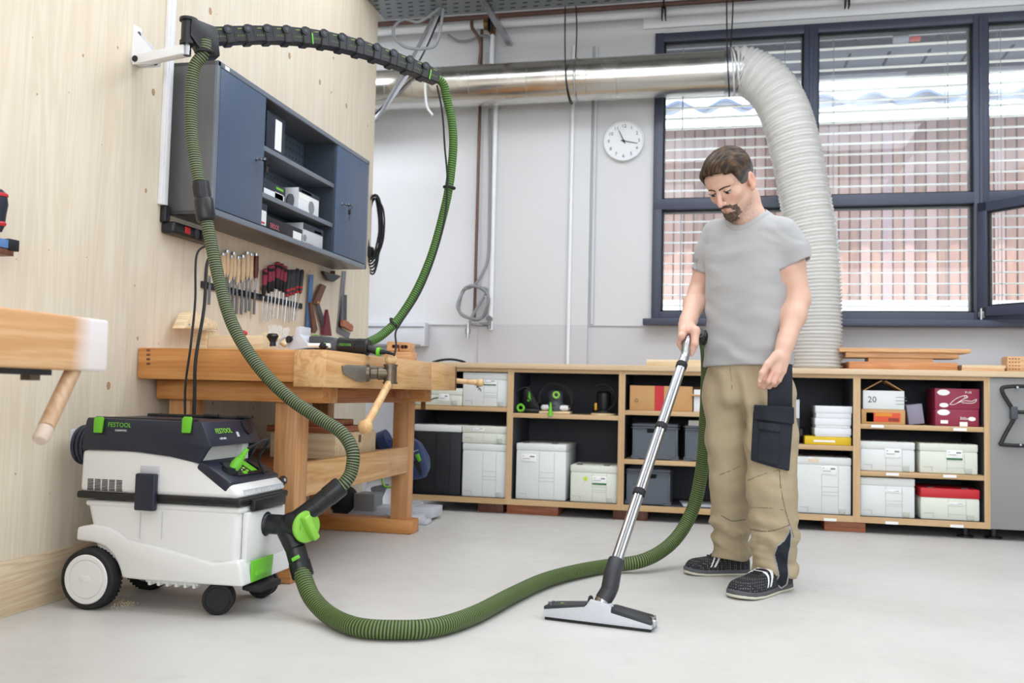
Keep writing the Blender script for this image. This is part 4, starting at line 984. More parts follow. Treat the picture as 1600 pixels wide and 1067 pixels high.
# ---- tool rail with chisels and screwdrivers
XT = XL+.022
def C4(x, y, X=XT): return atX(220+x/3.81, 360+y/3.81, X)
ra, rb = C4(372, 345, XL+.006), C4(945, 470, XL+.006)
rail = build(MB().box((XL, 3.66, 1.196), (XL+.012, 4.66, 1.226), .002), 'magnetic_rail', 'black_plastic')
tag(rail, 'black magnetic tool rail on the pine wall', 'tool rail')
def upright_tool(name, hx0, hy0, hx1, hy1, tx, ty, mats, label, cat, kind, hr, group):
    a, b = C4(hx0, hy0), C4(hx1, hy1); c = C4(tx, ty, XL+.014)
    r = empty(name, (XT, a.y, c.z), 0, label, cat, group)
    if kind == 'chisel':
        build(MB().lathe(a, b, [(0, hr*.8), (.05, hr), (.3, hr*.92), (.6, hr*1.08), (.9, hr*.85), (1, hr*.7)], 14), 'handle', mats[0], r)
        build(MB().lathe(a, a+(b-a)*.1, [(-.15, hr*.8), (0, hr*1.05), (1, hr*1.02)], 14), 'ferrule', 'steel', r)
        build(MB().lathe(b-(b-a)*.06, b+(b-a)*.05, [(0, hr*.8), (1, hr*.65)], 12), 'ferrule', 'steel', r)
        m = b+(c-b)*.3
        build(MB().lathe(b, m, [(0, .004), (.3, .0055), (1, .0045)], 8).box(m+Vector((-.002, -.009, 0)), Vector((m.x+.002, m.y+.009, c.z))), 'blade', 'steel_dark', r)
    else:
        build(MB().lathe(a, b, [(0, hr*.6), (.06, hr*.95), (.3, hr), (.6, hr*.9), (.8, hr*.98), (.95, hr*.7), (1, hr*.5)], 14), 'handle', mats[0], r)
        d = b-a
        build(MB().lathe(a-d*.004, a+d*.12, [(0, hr*.5), (.35, hr*1.0), (1, hr*1.03)], 14).lathe(a+d*.2, a+d*.62, [(0, hr*.6), (.1, hr*1.03), (.5, hr*1.02), (.95, hr*.9), (1, hr*.6)], 14) if mats[1] == 'maroon' else MB().lathe(a+d*.72, a+d*.8, [(0, hr), (.5, hr*1.04), (1, hr*.98)], 14).lathe(a+d*.9, a+d*.97, [(0, hr*.85), (.5, hr*.9), (1, hr*.7)], 14), 'grip', mats[1], r)
        build(MB().cyl(b-d*.02, c, .0036, .003, n=8), 'shank', 'steel', r)
    return r
hw_ = 'ash'
ord_ = ['first', 'second', 'third', 'fourth', 'fifth', 'sixth', 'seventh', 'eighth']
chs = [(408, 205, 408, 272, 413, 445, .009, hw_, 'slim chisel, leftmost on the rail, beside the hose'), (492, 135, 492, 285, 498, 440, .0125, hw_, 'wooden chisel half hidden right beside the hose'), (516, 118, 512, 270, 512, 430, .0125, hw_, 'pale chisel with its handle top just clear of the hose'),
       (555, 130, 552, 285, 545, 475, .0135, hw_, 'pale wooden chisel standing highest right beside the hose group'), (540, 152, 528, 306, 530, 468, .0125, hw_, 'pale chisel set lower, in front of the highest one'), (580, 155, 573, 318, 571, 500, .0125, hw_, 'pale chisel hanging lowest in the middle of the row'),
       (610, 148, 604, 306, 596, 502, .0135, hw_, 'pale thick chisel beside the one with a blue tip'), (636, 128, 630, 285, 628, 490, .0125, hw_, 'pale chisel with a blue tip'), (658, 138, 652, 292, 645, 482, .0125, hw_, 'pale chisel next to the dark brown one')]
for h0, h1, h2, h3, h4, h5, hr, m, l in chs: upright_tool('chisel', h0, h1, h2, h3, h4, h5, (m,), l, 'chisel', 'chisel', hr, 'chisels on the tool rail')
upright_tool('chisel', 688, 138, 684, 292, 668, 500, (plain('dark_handle_wood', '#5f2c1b', .35),), 'dark brown handled chisel at the right end of the chisels', 'chisel', 'chisel', .013, 'chisels on the tool rail')
sds = [(740, 228, 731, 392, 720, 545), (770, 208, 760, 375, 748, 540), (786, 206, 782, 365, 770, 530), (815, 188, 808, 350, 790, 512), (840, 198, 828, 362, 812, 526), (860, 212, 850, 370, 838, 540)]
sl_ = ['maroon and black screwdriver hanging lowest at the left of its row', 'maroon and black screwdriver second from the left of its row', 'maroon and black screwdriver just left of the highest one', 'maroon and black screwdriver hanging highest', 'maroon and black screwdriver just right of the highest one', 'maroon and black screwdriver beside the all-dark ones']
for q, l in zip(sds, sl_): upright_tool('screwdriver', *q, ('black_rubber', 'maroon'), l, 'screwdriver', 'sd', .0155 if q[0] == 815 else .013, 'maroon screwdrivers on the tool rail')
sds = [(882, 234, 870, 398, 855, 545), (900, 234, 888, 388, 880, 548), (914, 234, 906, 385, 896, 540), (934, 228, 925, 374, 908, 535), (960, 234, 948, 376, 918, 535)]
sl_ = ['dark screwdriver with red rings, next to the maroon ones', 'dark screwdriver with red rings, second of the dark ones', 'dark screwdriver with red rings, in the middle of the dark ones', 'dark screwdriver with red rings, highest of the dark ones', 'dark screwdriver with red rings, at the right end of the rail']
for q, l in zip(sds, sl_): upright_tool('screwdriver', *q, (plain('slate_rubber', '#2c3138', .5), 'red'), l, 'screwdriver', 'sd', .0125, 'dark screwdrivers on the tool rail')
# layout tools hanging right of the rail
def flat(name, poly, mat, label=None, cat=None, parent=None, t=.006, X=XT, group=None):
    o = build(MB().prism([C4(x, y, X) for x, y in poly], (-t, 0, 0), .001, 1), name, mat, parent)
    return tag(o, label, cat, group) if label else o
M['blue_steel'] = plain('blue_steel', '#4a78ad', .35, .3)
flat('steel_rule', [(1008, 262), (1030, 264), (1010, 598), (987, 596)], 'blue_steel', 'blue steel rule hanging on the pine wall', 'rule')
sw = empty('small_saw', C4(1025, 510), 0, 'small brown handle hanging just right of the blue rule', 'saw')
flat('handle', [(1008, 428), (1022, 426), (1054, 590), (1040, 612), (1024, 606)], 'walnut', parent=sw, t=.016, X=XT+.012)
bv = empty('angle_gauge', C4(1075, 450), 0, 'angle gauge with a dark walnut stock folded open', 'angle gauge')
flat('stock', [(1078, 318), (1106, 332), (1060, 448), (1028, 432)], 'walnut', parent=bv, t=.018, X=XT+.012); flat('blade', [(1042, 440), (1064, 434), (1112, 590), (1090, 600)], 'dark_grey', parent=bv, t=.004)
build(MB().cyl(C4(1056, 428, XT+.02), C4(1056, 428, XT-.01), .007), 'knob', 'brass', bv)
flat('marking_gauge', [(1115, 470), (1124, 520), (1138, 628), (1092, 622), (1102, 540)], plain('dark_red_wood', '#6b2230', .5), 'dark red pointed wooden tool hanging beside the angle gauge', 'gauge', t=.02, X=XT+.014)
sq = empty('carpenter_square', C4(1200, 450), 0, 'large steel carpenter\'s square hanging near the wall end', 'square')
flat('long_arm', [(1203, 242), (1224, 242), (1196, 590), (1168, 606)], 'steel_dark', parent=sq, t=.004, X=XL+.008); flat('short_arm', [(1196, 586), (1250, 610), (1236, 645), (1168, 606)], 'steel_dark', parent=sq, t=.004, X=XL+.008)
ts = empty('try_square', C4(1225, 500), 0, 'try square with a brown stock in front of the large square', 'square')
flat('blade', [(1212, 382), (1228, 384), (1226, 552), (1206, 545)], 'dark_grey', parent=ts, t=.004, X=XT+.006); flat('stock', [(1204, 535), (1222, 532), (1266, 570), (1262, 602), (1204, 570)], 'red_wood', parent=ts, t=.018, X=XT+.012)
hg = empty('tool_hook', C4(1140, 270), 0, 'small dark bracket under the right end of the wall cabinet', 'bracket')
flat('bracket_plate', [(1088, 242), (1190, 270), (1186, 280), (1150, 306), (1118, 296)], 'black_plastic', parent=hg, t=.02, X=XT+.02)
build(MB().box(C4(1128, 240, XL), C4(1156, 300, XL+.03), .002), 'wood_stem', 'walnut', hg)

# ---- clamp at the left edge of the picture
cX = XL+.06; a = atX(0, 335, cX)
cla = empty('bar_clamp', (cX, a.y-.03, a.z-.12), 0, 'red and black clamp handle on a blue bar at the left edge', 'clamp')
A = lambda x, y: atX(x, y, cX)
build(MB().lathe(A(-6, 296), A(-6, 362), [(0, .018), (.1, .03), (.35, .034), (.6, .028), (.85, .024), (1, .016)], 20), 'handle', 'navy_plastic', cla)
build(MB().lathe(A(-6, 299), A(-6, 307), [(0, .02), (.5, .0335), (1, .034)], 20).lathe(A(-6, 345), A(-6, 353), [(0, .024), (.5, .0285), (1, .026)], 20), 'grip_ring', 'red', cla)
build(MB().cyl(A(-8, 360), A(-8, 375), .008), 'spindle', 'steel', cla)
b0, b1 = A(-40, 380), A(16, 384)
build(MB().box((cX-.02, b0.y-.2, b1.z-.014), (cX+.02, b1.y, b1.z+.014), .002), 'bar', plain('blue_bar', '#5c84b8', .4), cla)
build(MB().box((cX-.022, b1.y-.03, b1.z-.018), (cX+.024, b1.y+.012, b1.z+.018), .002), 'bar_end', 'black_plastic', cla)
build(MB().box((XL, b0.y-.2, b1.z-.035), (cX+.02, b1.y-.005, b1.z-.016), .002), 'wood_jaw', 'walnut', cla)

# ---- swivelling extraction arm
BR = atX(213, 70, XL); AY = 3.06
ae = atY(291, 79, AY)
P0, P1 = (ae.x, AY), (-1.24, 3.90)
arm = empty('hose_boom', (XL, BR.y, BR.z-.1), 0, 'black jointed hose boom reaching out from a white wall bracket', 'boom arm')
pz0, pz1 = atX(213, 102, XL).z, atX(213, 41, XL).z
br = build(MB().box((XL, BR.y-.026, pz0), (XL+.004, BR.y+.026, pz1), .001).prism([(XL+.004, BR.y-.024, BR.z+.055), (XL+.10, BR.y-.024, ae.z+.018), (XL+.10, BR.y-.024, ae.z-.02), (XL+.004, BR.y-.024, ae.z-.02)], (0, .003, 0)).prism([(XL+.004, BR.y+.021, BR.z+.055), (XL+.10, BR.y+.021, ae.z+.018), (XL+.10, BR.y+.021, ae.z-.02), (XL+.004, BR.y+.021, ae.z-.02)], (0, .003, 0)), 'wall_bracket', 'white_paint', arm)
bo = MB()
for z in (pz0+.025, pz1-.03): bo.cyl((XL+.003, BR.y+.0, z), (XL+.012, BR.y+.0, z), .010)
build(bo, 'screw', 'steel', br)
dirv = Vector((ae.x-XL, ae.y-BR.y, 0)).normalized(); ang = math.atan2(dirv.y, dirv.x)
build(MB().box((XL+.01, BR.y-.02, ae.z-.018), (XL+(ae.x-XL)+.012, BR.y+.02, ae.z+.018), .002, R=rotm(0, 0, ang), at=(XL, BR.y, 0)), 'cantilever', 'white_paint', arm)
bl = MB()
for xx in (XL+.018, XL+.075): bl.cyl((xx, BR.y-.032, ae.z), (xx, BR.y+.03, ae.z), .012)
build(bl, 'bolt', 'black_plastic', br)
hd0 = Vector((ae.x+.005, AY, ae.z))
build(MB().cyl(hd0+Vector((0, 0, -.02)), hd0+Vector((0, 0, .10)), .014), 'pivot_pin', 'steel', arm)
fw_ = Vector((P1[0]-P0[0], P1[1]-P0[1], 0)).normalized(); sd = Vector((fw_.y, -fw_.x, 0))
build(MB().cyl(hd0+Vector((0, 0, .03)), hd0+Vector((0, 0, .115)), .026).cyl(hd0+Vector((0, 0, .112)), hd0+Vector((0, 0, .122)), .034).cyl(hd0+Vector((0, 0, .022)), hd0+Vector((0, 0, .034)), .030)
      .prism([hd0+sd*.034+Vector((0, 0, .12)), hd0+fw_*.10+sd*.034+Vector((0, 0, .105)), hd0+fw_*.115+sd*.034+Vector((0, 0, -.005)), hd0+fw_*.06+sd*.034+Vector((0, 0, -.02)), hd0+sd*.034+Vector((0, 0, .05))], sd*-.068, .006), 'swivel_head', 'black_plastic', arm)
hpt = hd0+fw_*.058+sd*.02
build(MB().torus(hpt+Vector((0, 0, .0)), .032, .007, (0, 0, 1), 28, 8), 'hose_ring', 'black_plastic', arm)
bp = [atPl(x, y, P0, P1) for x, y in ((322, 58), (350, 57), (420, 55.5), (500, 62), (570, 79), (640, 104), (686, 124))]
path = spline(bp, 30); path = resample(path, .001)
M['slot_green'] = plain('slot_green', '#6f8a35', .5)
N = 13; seg = len(path)//N
for i in range(N):
    a, b = path[i*seg], path[min((i+1)*seg, len(path)-1)]; d = (b-a).normalized(); up = sd.cross(d)*-1
    if up.z < 0: up = -up
    L = (b-a).length
    def Q(u, s, v, a=a, d=d, up=up): return a+d*u+sd*s+up*v
    lk = MB()
    def blk(u0, u1, hs, hv0, hv1, bev=.004, lk=lk, Q=Q):
        lk.prism([Q(u0, hs, hv0), Q(u0, hs, hv1), Q(u1, hs, hv1*.94), Q(u1, hs, hv0*.97)], sd*(-2*hs), bev, 1)
    blk(0, L*.99, .026, -.031, .034); blk(-.012, L*.30, .033, -.037, .036, .005)
    lk.cyl(Q(.0, .036, .018), Q(.0, -.036, .018), .017, n=14)
    lo = build(lk, 'boom_link', 'black_plastic', arm)
    sv = MB()
    for s_ in (1, -1):
        for k in range(4): sv.prism([Q(L*(.46+.11*k), .0262*s_, -.010), Q(L*(.485+.11*k), .0262*s_, -.010), Q(L*(.50+.11*k), .0262*s_, -.003), Q(L*(.475+.11*k), .0262*s_, -.003)], sd*.0008*s_)
        sv.prism([Q(L*.52, .0262*s_, .019), Q(L*.74, .0262*s_, .019), Q(L*.74, .0262*s_, .023), Q(L*.52, .0262*s_, .023)], sd*.0006*s_)
    build(sv, 'vent_slot', 'slot_green', lo)
    for s_ in (1, -1):
        sv = MB(); sv.cyl(Q(0, .0365*s_, .018), Q(0, .0375*s_, .018), .008, n=12).torus(Q(0, .0365*s_, .018), .0125, .0012, sd, 16, 5)
        build(sv, 'pin_cap', 'dark_grey', lo)
    if i in (0, 5, 12):
        for s_ in (1, -1):
            gs = MB(); gs.prism([Q(L*.36, .0266*s_, -.03), Q(L*.42, .0266*s_, -.03), Q(L*.42, .0266*s_, .014), Q(L*.36, .0266*s_, .014)], sd*.0012*s_)
            build(gs, 'green_strip', 'green', lo)
bend = path[-1]; bdir = (path[-1]-path[-40]).normalized()

# ---- workbench
BX1, BY0, BY1, BZ0, BZ1 = -1.44, 3.23, 4.93, .784, .907
wb = empty('workbench', (-1.9, 4.1, 0), 0, 'sturdy beech workbench with wooden vises along the pine wall', 'workbench')
build(MB().box((XL+.004, BY0, BZ0), (-1.585, BY1-.02, BZ1), .004), 'bench_top', 'bench_x', wb)
build(MB().box((-1.585, BY0+.2, BZ0), (-1.47, BY1-.02, BZ1-.001), .003), 'top_plank', 'bench_y', wb)
build(MB().box((-1.572, 3.195, .766), (BX1, 3.915, BZ1), .005), 'vise_block', 'bench_y', wb)
build(MB().box((-1.47, 3.92, .768), (BX1, 4.478, BZ1+.001), .003), 'apron', 'bench_y', wb)
build(MB().box((-1.55, 4.482, .768), (BX1+.001, BY1, BZ1), .004), 'end_jaw', 'bench_y', wb)
j0 = atX(711, 590, BX1)
build(MB().box((-1.52, BY1-.03, .775), (BX1+.0025, BY1-.008, BZ1-.006), .001), 'jaw_seam', 'walnut', wb)
a = Vector((-1.50, BY1, .815)); 
hs = atY(718, 594, 4.98); he = atY(750, 598, 4.99)
hv = build(MB().cyl(Vector((hs.x-.12, 4.96, hs.z+.002)), he, .0145, n=16).ball(he, .023), 'end_vise_handle', 'handle_wood', wb)
build(MB().cyl((hs.x-.10, BY1-.005, hs.z), (hs.x-.10, BY1+.075, hs.z), .02), 'end_vise_screw', 'steel_dark', wb)
# front vise hardware on the side of the bench
v0 = lambda x, y, X=BX1: atX(x, y, X)
pl = [v0(533, 571), v0(540, 569.5), v0(600, 573), v0(602, 582), v0(563, 597), v0(556, 596), v0(535, 584)]
M['old_iron'] = plain('old_iron', '#8c8880', .35, .55, grain=.15); M['worn_iron'] = plain('worn_iron', '#6d6152', .35, .7, grain=.2)
build(MB().prism(pl, (.012, 0, 0), .003), 'vise_plate', 'old_iron', wb)
sk = v0(580, 583, BX1+.01); ss = Vector((BX1+.085, sk.y, sk.z))
build(MB().lathe(v0(572, 583), ss, [(0, .036), (.15, .036), (.22, .024), (.5, .024), (.55, .028), (1, .026)], 20).cyl(ss+Vector((.01, 0, -.040)), ss+Vector((.01, 0, .035)), .027, .026, n=24).cyl(ss+Vector((.01, 0, -.043)), ss+Vector((.01, 0, -.035)), .031, n=24).cyl(ss+Vector((.01, 0, .03)), ss+Vector((.01, 0, .038)), .030, n=24), 'vise_screw', 'worn_iron', wb)
hb_ = atX(571, 667, BX1+.1)
htop = ss+Vector((.01, 0, .05))
build(MB().tube([htop, ss+Vector((.01, 0, -.03)), hb_], [.017, .0155, .0165], 16).ball(htop+Vector((0, 0, .008)), .026).ball(hb_, .029), 'vise_handle', 'handle_wood', wb)
bolts = MB().cyl((BX1-.01, 3.55, .835), (BX1+.018, 3.55, .835), .013)
# trestles
for (y0, y1, xr) in ((3.365, 3.475, -1.632), (4.715, 4.80, -1.632)):
    lg = MB().box((xr-.095, y0, .07), (xr, y1, BZ0-.05), .004)
    l1 = build(lg, 'leg', 'bench_z', wb)
    build(MB().box((-2.2, y0, .07), (-2.105, y1, BZ0-.05), .004), 'leg', 'bench_z', wb)
    fx0 = -1.625 if y0 < 4 else -1.598
    build(MB().box((-2.235, y0-.02, 0), (fx0, y1+.02, .075), .008), 'foot', 'bench_x', wb)
    build(MB().box((-2.24, y0-.03, .705), (-1.515 if y0 < 4 else -1.545, y1+.01, BZ0-.001), .003), 'top_rail', 'bench_x', wb)
    if y0 < 4:
        p = atY(443, 750, y0); build(MB().cyl((p.x, y0+.002, p.z), (p.x, y0-.006, p.z), .018).cyl((p.x, y0-.005, p.z), (p.x, y0-.014, p.z), .011, n=6), 'bolt', 'steel', l1)
z0, z1 = atX(468, 778, -1.635).z, atX(468, 724, -1.635).z
build(MB().box((-1.672, 3.476, z0), (-1.635, 4.714, z1), .003), 'stretcher', 'bench_y', wb)
build(MB().box((-2.2, 3.476, z0), (-2.16, 4.714, z1), .003), 'stretcher', 'bench_red', wb)
build(MB().box((-1.66, 3.55, .70), (-1.625, 4.60, BZ0-.002), .003), 'drawer_rail', 'bench_red', wb)
build(MB().box((-2.24, 4.42, .725), (-1.56, 4.50, BZ0-.002), .003), 'cross_rail', 'bench_red', wb)
build(MB().box((-2.16, 3.476, z1-.035), (-1.672, 4.714, z1-.02), .001), 'lower_shelf', 'bench_red', wb)
build(MB().cyl((-1.60, 4.84, .70), (-1.60, 4.84, .79), .012).box((-1.612, 4.835, .66), (-1.588, 4.845, .72)), 'bench_dog', 'brass', wb)
zs = z1-.02
a, b, c = atY(468, 690, 3.9), atY(539, 690, 3.9), atX(580, 690, -1.70)
bx = empty('wooden_box', (-1.85, 4.2, zs), 0, 'pale wooden box with a square hole on the shelf under the workbench', 'box')
hbx = atY(510, 677, 3.9).z-zs
build(MB().box((-2.02, 3.9, zs+.001), (-1.70, 4.40, zs+hbx), .003), 'box_body', 'wood_pale', bx)
p = atX(562, 685, -1.70); build(MB().box((-1.702, p.y-.014, p.z-.018), (-1.699, p.y+.014, p.z+.018)), 'hole', 'walnut', bx)
zz = zs+hbx
for i, (x0, x1, y0, y1, h, l) in enumerate(((-2.03, -1.71, 3.88, 4.25, .03, 'reddish board lying on the pale box under the workbench'), (-2.0, -1.74, 3.9, 4.2, .028, 'reddish board on top of the boards under the workbench'))):
    tag(build(MB().box((x0, y0, zz+.001), (x1, y1, zz+h), .002), 'board', 'red_wood'), l, 'board', 'boards under the workbench'); zz += h

# ---- on the bench
TZ = BZ1
bb = empty('wooden_tray', (-2.1, 3.5, TZ), 0, 'pale wooden blocks glued into a tray at the left end of the workbench', 'tray')
def bpx(x, y): return atY(x, y, 3.62)
a, b, c, d = bpx(270, 543), bpx(322, 516), bpx(420, 524), bpx(322, 543)
build(MB().box((a.x, 3.62, TZ+.001), (d.x, 3.72, atY(290, 515.5, 3.62).z), .003), 'tall_block', 'wood_pale', bb)
build(MB().box((d.x+.001, 3.63, TZ+.001), (c.x-.03, 3.72, atY(380, 524, 3.63).z), .003), 'long_block', 'wood_pale', bb)
w_ = atY(377, 520, 3.68); tag(build(MB().ball((w_.x, 3.69, TZ+.09), .03, 16, 10, (.8, .5, .45)), 'red_wedge', 'red'), 'small red rounded handle lying on the pale wooden tray', 'handle')
wp_ = atX(305, 505, XL+.06)
pln = empty('wood_plane', (XL+.08, wp_.y, TZ), 0, 'pale rounded wooden tool leaning against the wall behind the tray', 'tool')
build(MB().prism([C4(x, y, XL+.09) for x, y in ((258, 585), (300, 495), (330, 480), (350, 500), (455, 545), (470, 590))], (-.06, 0, 0), .006), 'tool_body', 'wood_pale', pln)
for q in ((290, 560), (305, 575)): build(MB().cyl(C4(*q, XL+.088), C4(*q, XL+.094), .004), 'screw', 'steel_dark', pln)
# bench brush
by = 3.80; a = atY(430, 525, by)
bs = empty('bench_brush', (a.x, by, TZ), 0, 'bench brush with pale bristles behind the jointing machine', 'brush')
build(MB().tube(spline([atY(405, 527, by), atY(420, 524, by), atY(436, 530, by), atY(447, 540, by)], 8), [.012+.006*math.sin(i/24*PI) for i in range(25)], 12), 'brush_back', 'wood_pale', bs)
rnd = random.Random(4); brs = MB()
for k in range(70):
    u = rnd.random(); p = atY(423+24*u, 525+6*u, by)+Vector((0, rnd.uniform(-.02, .02), 0)); brs.cyl(p, p+Vector((rnd.uniform(-.01, .02), rnd.uniform(-.01, .01), .045+.01*rnd.random())), .0016, .001, n=4)
brs_o = build(brs, 'bristles', 'paper', bs); brs_o['kind'] = 'stuff'
# jointing machine
jy = 3.60
J = lambda x, y, Y=jy: atY(400+x/5.714, 490+y/5.714, Y)
jm = empty('jointing_machine', (J(600, 300).x, jy, TZ), 0, 'black and white power jointing machine with a green hose at its end', 'power tool')
bz = TZ+.001
def JY(x): return J(x, 300).x
build(MB().lathe(J(150, 290), J(148, 175), [(0, .014), (.3, .012), (.5, .018), (.75, .026), (.95, .020), (1, .006)], 20), 'front_knob', 'black_plastic', jm)
jb = MB().box((JY(115), jy-.06, bz), (JY(540), jy+.06, bz+.012), .002)
jb.prism([(JY(340), jy-.05, bz+.01), (JY(340), jy-.05, J(0, 235).z), (JY(385), jy-.05, J(0, 200).z), (JY(395), jy-.05, J(0, 125).z), (JY(440), jy-.05, J(0, 115).z), (JY(440), jy-.05, J(0, 190).z), (JY(535), jy-.05, J(0, 300).z)], (0, .10, 0), .003)
arc = [J(235, 290)+Vector((0, -.045, 0)), J(250, 250)+Vector((0, -.045, 0)), J(290, 218)+Vector((0, -.045, 0)), J(340, 210)+Vector((0, -.045, 0))]
jb.tube(spline(arc, 6), .006, 8).tube(spline([p+Vector((0, .09, 0)) for p in arc], 6), .006, 8)
build(jb, 'fence', 'light_grey', jm)
build(MB().cyl(J(350, 235)+Vector((0, -.06, 0)), J(350, 235)+Vector((0, .06, 0)), .014).box(J(335, 230)+Vector((0, -.07, 0)), J(362, 270)+Vector((0, -.055, 0)), .003), 'angle_lever', 'black_plastic', jm)
mbd = MB()
zc = J(0, 272).z; 
mbd.prism([(JY(495), jy-.035, J(0, 195).z), (JY(700), jy-.035, J(0, 205).z), (JY(755), jy-.035, J(0, 235).z), (JY(755), jy-.035, bz+.012), (JY(560), jy-.035, bz+.012), (JY(495), jy-.035, J(0, 260).z)], (0, .07, 0), .01)
build(mbd, 'gear_housing', 'dark_grey', jm)
build(MB().lathe((JY(745), jy, zc-.002), (JY(1010), jy, zc-.008), [(0, .036), (.1, .034), (.6, .033), (.62, .035), (.95, .036), (1, .030)], 28), 'motor_housing', 'black_plastic', jm)
build(MB().cyl((JY(510), jy-.045, J(0, 283).z), (JY(700), jy-.045, J(0, 283).z), .010), 'guide_bar', 'paper', jm)
build(MB().ball((JY(645), jy-.05, J(0, 285).z), .016).box((JY(610), jy-.06, J(0, 300).z), (JY(690), jy-.04, J(0, 285).z), .004), 'clamp_lever', 'black_rubber', jm)
build(MB().box((JY(650), jy-.058, J(0, 268).z), (JY(672), jy-.05, J(0, 258).z), .002).box((JY(515), jy-.02, J(0, 190).z), (JY(545), jy+.02, J(0, 182).z), .003), 'green_button', 'green', jm)
text('FESTOOL', 'lettering', .014, 'green', jm, R_FRONT, (JY(775), jy-.0355, zc), sx=.9)
build(MB().lathe((JY(1000), jy, zc-.012), (JY(1085), jy, J(0, 325).z), [(0, .016), (1, .014)], 16), 'plug_stub', 'black_plastic', jm)
build(MB().cyl((JY(1085), jy, J(0, 325).z), (JY(1112), jy, J(0, 327).z), .0185), 'green_plug_ring', 'green', jm)
build(MB().tube(spline([Vector((JY(1105), jy, J(0, 327).z)), Vector((JY(1170), jy, J(0, 330).z)), Vector((JY(1245), jy-.01, J(0, 347).z))], 6), [.010]*5+[.007]*4+[.006]*4, 10), 'cord_sleeve', 'black_rubber', jm)
# wooden blocks at the far end
by = 4.45
def blk(x0, x1, yt, yb, zb, l, holes=()):
    a, b = atY(x0, yb, by), atY(x1, yt, by); h = b.z-atY(x1, yb, by).z
    r = empty('wooden_block', ((a.x+b.x)/2, by, zb), 0, l, 'block', 'wooden blocks at the far end of the workbench')
    build(MB().box((a.x, by, zb+.001), (b.x, by+.1, zb+h), .004), 'block_body', 'board_x', r)
    for hx in holes:
        p = atY(hx, (yt+yb)/2, by); build(MB().cyl((p.x-.012, by-.0015, zb+h/2), (p.x-.012, by+.004, zb+h/2), .009).cyl((p.x+.012, by-.0015, zb+h/2), (p.x+.012, by+.004, zb+h/2), .009).box((p.x-.012, by-.0015, zb+h/2-.009), (p.x+.012, by+.004, zb+h/2+.009)), 'slot', 'walnut', r)
    return zb+h
z = blk(598, 642, 547, 563.5, TZ, 'lower wooden block stacked at the far end of the workbench')
blk(604, 622, 531.5, 547, z, 'upper wooden block with a dark slot, on the left', (618,)); blk(623.5, 639, 532.5, 547, z, 'upper wooden block with a dark slot, on the right', (631.5,))

# ---- mitre saw behind the bench
sy = 5.22
S = lambda x, y, Y=sy: atY(400+x/4.103, 600+y/4.103, Y)
ms = empty('mitre_saw', (S(900, 800).x, sy, 0), 0, 'navy and green mitre saw standing on the floor behind the workbench', 'mitre saw')
g0 = (atZ(610, 800, .0)).y
build(MB().box((S(640, 780).x, 5.1, .005), (S(1000, 780).x, 5.45, .085), .008).box((S(940, 780).x, 5.2, .02), (S(1140, 780).x, 5.40, S(0, 735).z), .006).box((S(1060, 780).x, 5.05, 0.0), (S(1155, 780).x, 5.15, .03), .01), 'saw_table', 'light_grey', ms)
build(MB().cyl((S(1000, 780).x, 5.12, .005), (S(1000, 780).x, 5.12, .05), .115, n=40).cyl((S(1000, 780).x, 5.12, .05), (S(1000, 780).x, 5.12, .055), .10, n=40), 'turntable', 'light_grey', ms)
build(MB().box((S(690, 780).x, 5.06, .06), (S(820, 780).x, 5.2, .16), .006).prism([S(690, 770), S(800, 740), S(840, 640), S(720, 660)], (0, .12, 0), .01), 'saw_arm', 'mid_grey', ms)
nv = [S(870, 350), S(970, 335), S(1040, 375), S(1095, 470), S(1100, 540), S(1075, 600), S(1035, 612), S(940, 612), S(890, 560)]
build(MB().prism(nv, (0, .07, 0), .012), 'blade_guard', 'saw_blue', ms)
build(MB().prism([S(1040, 480, sy-.004), S(1066, 560, sy-.004), S(1055, 590, sy-.004), S(1005, 500, sy-.004)], (0, .078, 0), .004), 'handle_opening', 'black_rubber', ms)
build(MB().prism([S(1018, 455, sy-.008), S(1042, 445, sy-.008), S(1058, 490, sy-.008), S(1040, 500, sy-.008)], (0, .085, 0), .003).prism([S(968, 525, sy-.008), S(978, 522, sy-.008), S(1000, 568, sy-.008), S(990, 575, sy-.008)], (0, .02, 0), .001), 'trigger', 'green', ms)
mh = MB()
for k in range(5): mh.box(S(990+11*k, 443-4*k, sy-.003), S(996+11*k, 436-4*k, sy+.004))
build(mh, 'lettering', 'paper', ms)
build(MB().cyl(S(800, 370, sy+.02), S(850, 350, sy+.02), .06, n=28).prism([S(820, 360), S(870, 350), S(870, 460), S(830, 470)], (0, .1, 0), .01), 'motor', 'saw_blue', ms)
build(MB().ball(S(780, 385, sy+.03), .052, 18, 12), 'motor_cap', 'black_plastic', ms)
build(MB().torus(S(850, 620, sy), .04, .006, (0, 1, 0), 24, 8), 'green_ring', 'lime', ms)
build(MB().cyl(S(830, 680, sy+.03), S(830, 680, sy+.034), .12, n=48), 'saw_blade', 'steel', ms)
build(MB().ball(S(560, 740, sy-.1), .11, 20, 14, (.85, .6, .8)).box(S(490, 800, sy-.15), S(620, 820, sy), .01), 'dust_bag', 'black_rubber', ms)
for o in kids(ms): pass
p = atZ(686, 797, 0); tag(build(MB().ball((p.x, p.y, .016), .03, 16, 8, (1.3, .8, .52)), 'black_cap', 'black_plastic'), 'small black rubber piece on the floor beside the mitre saw base', 'cap')

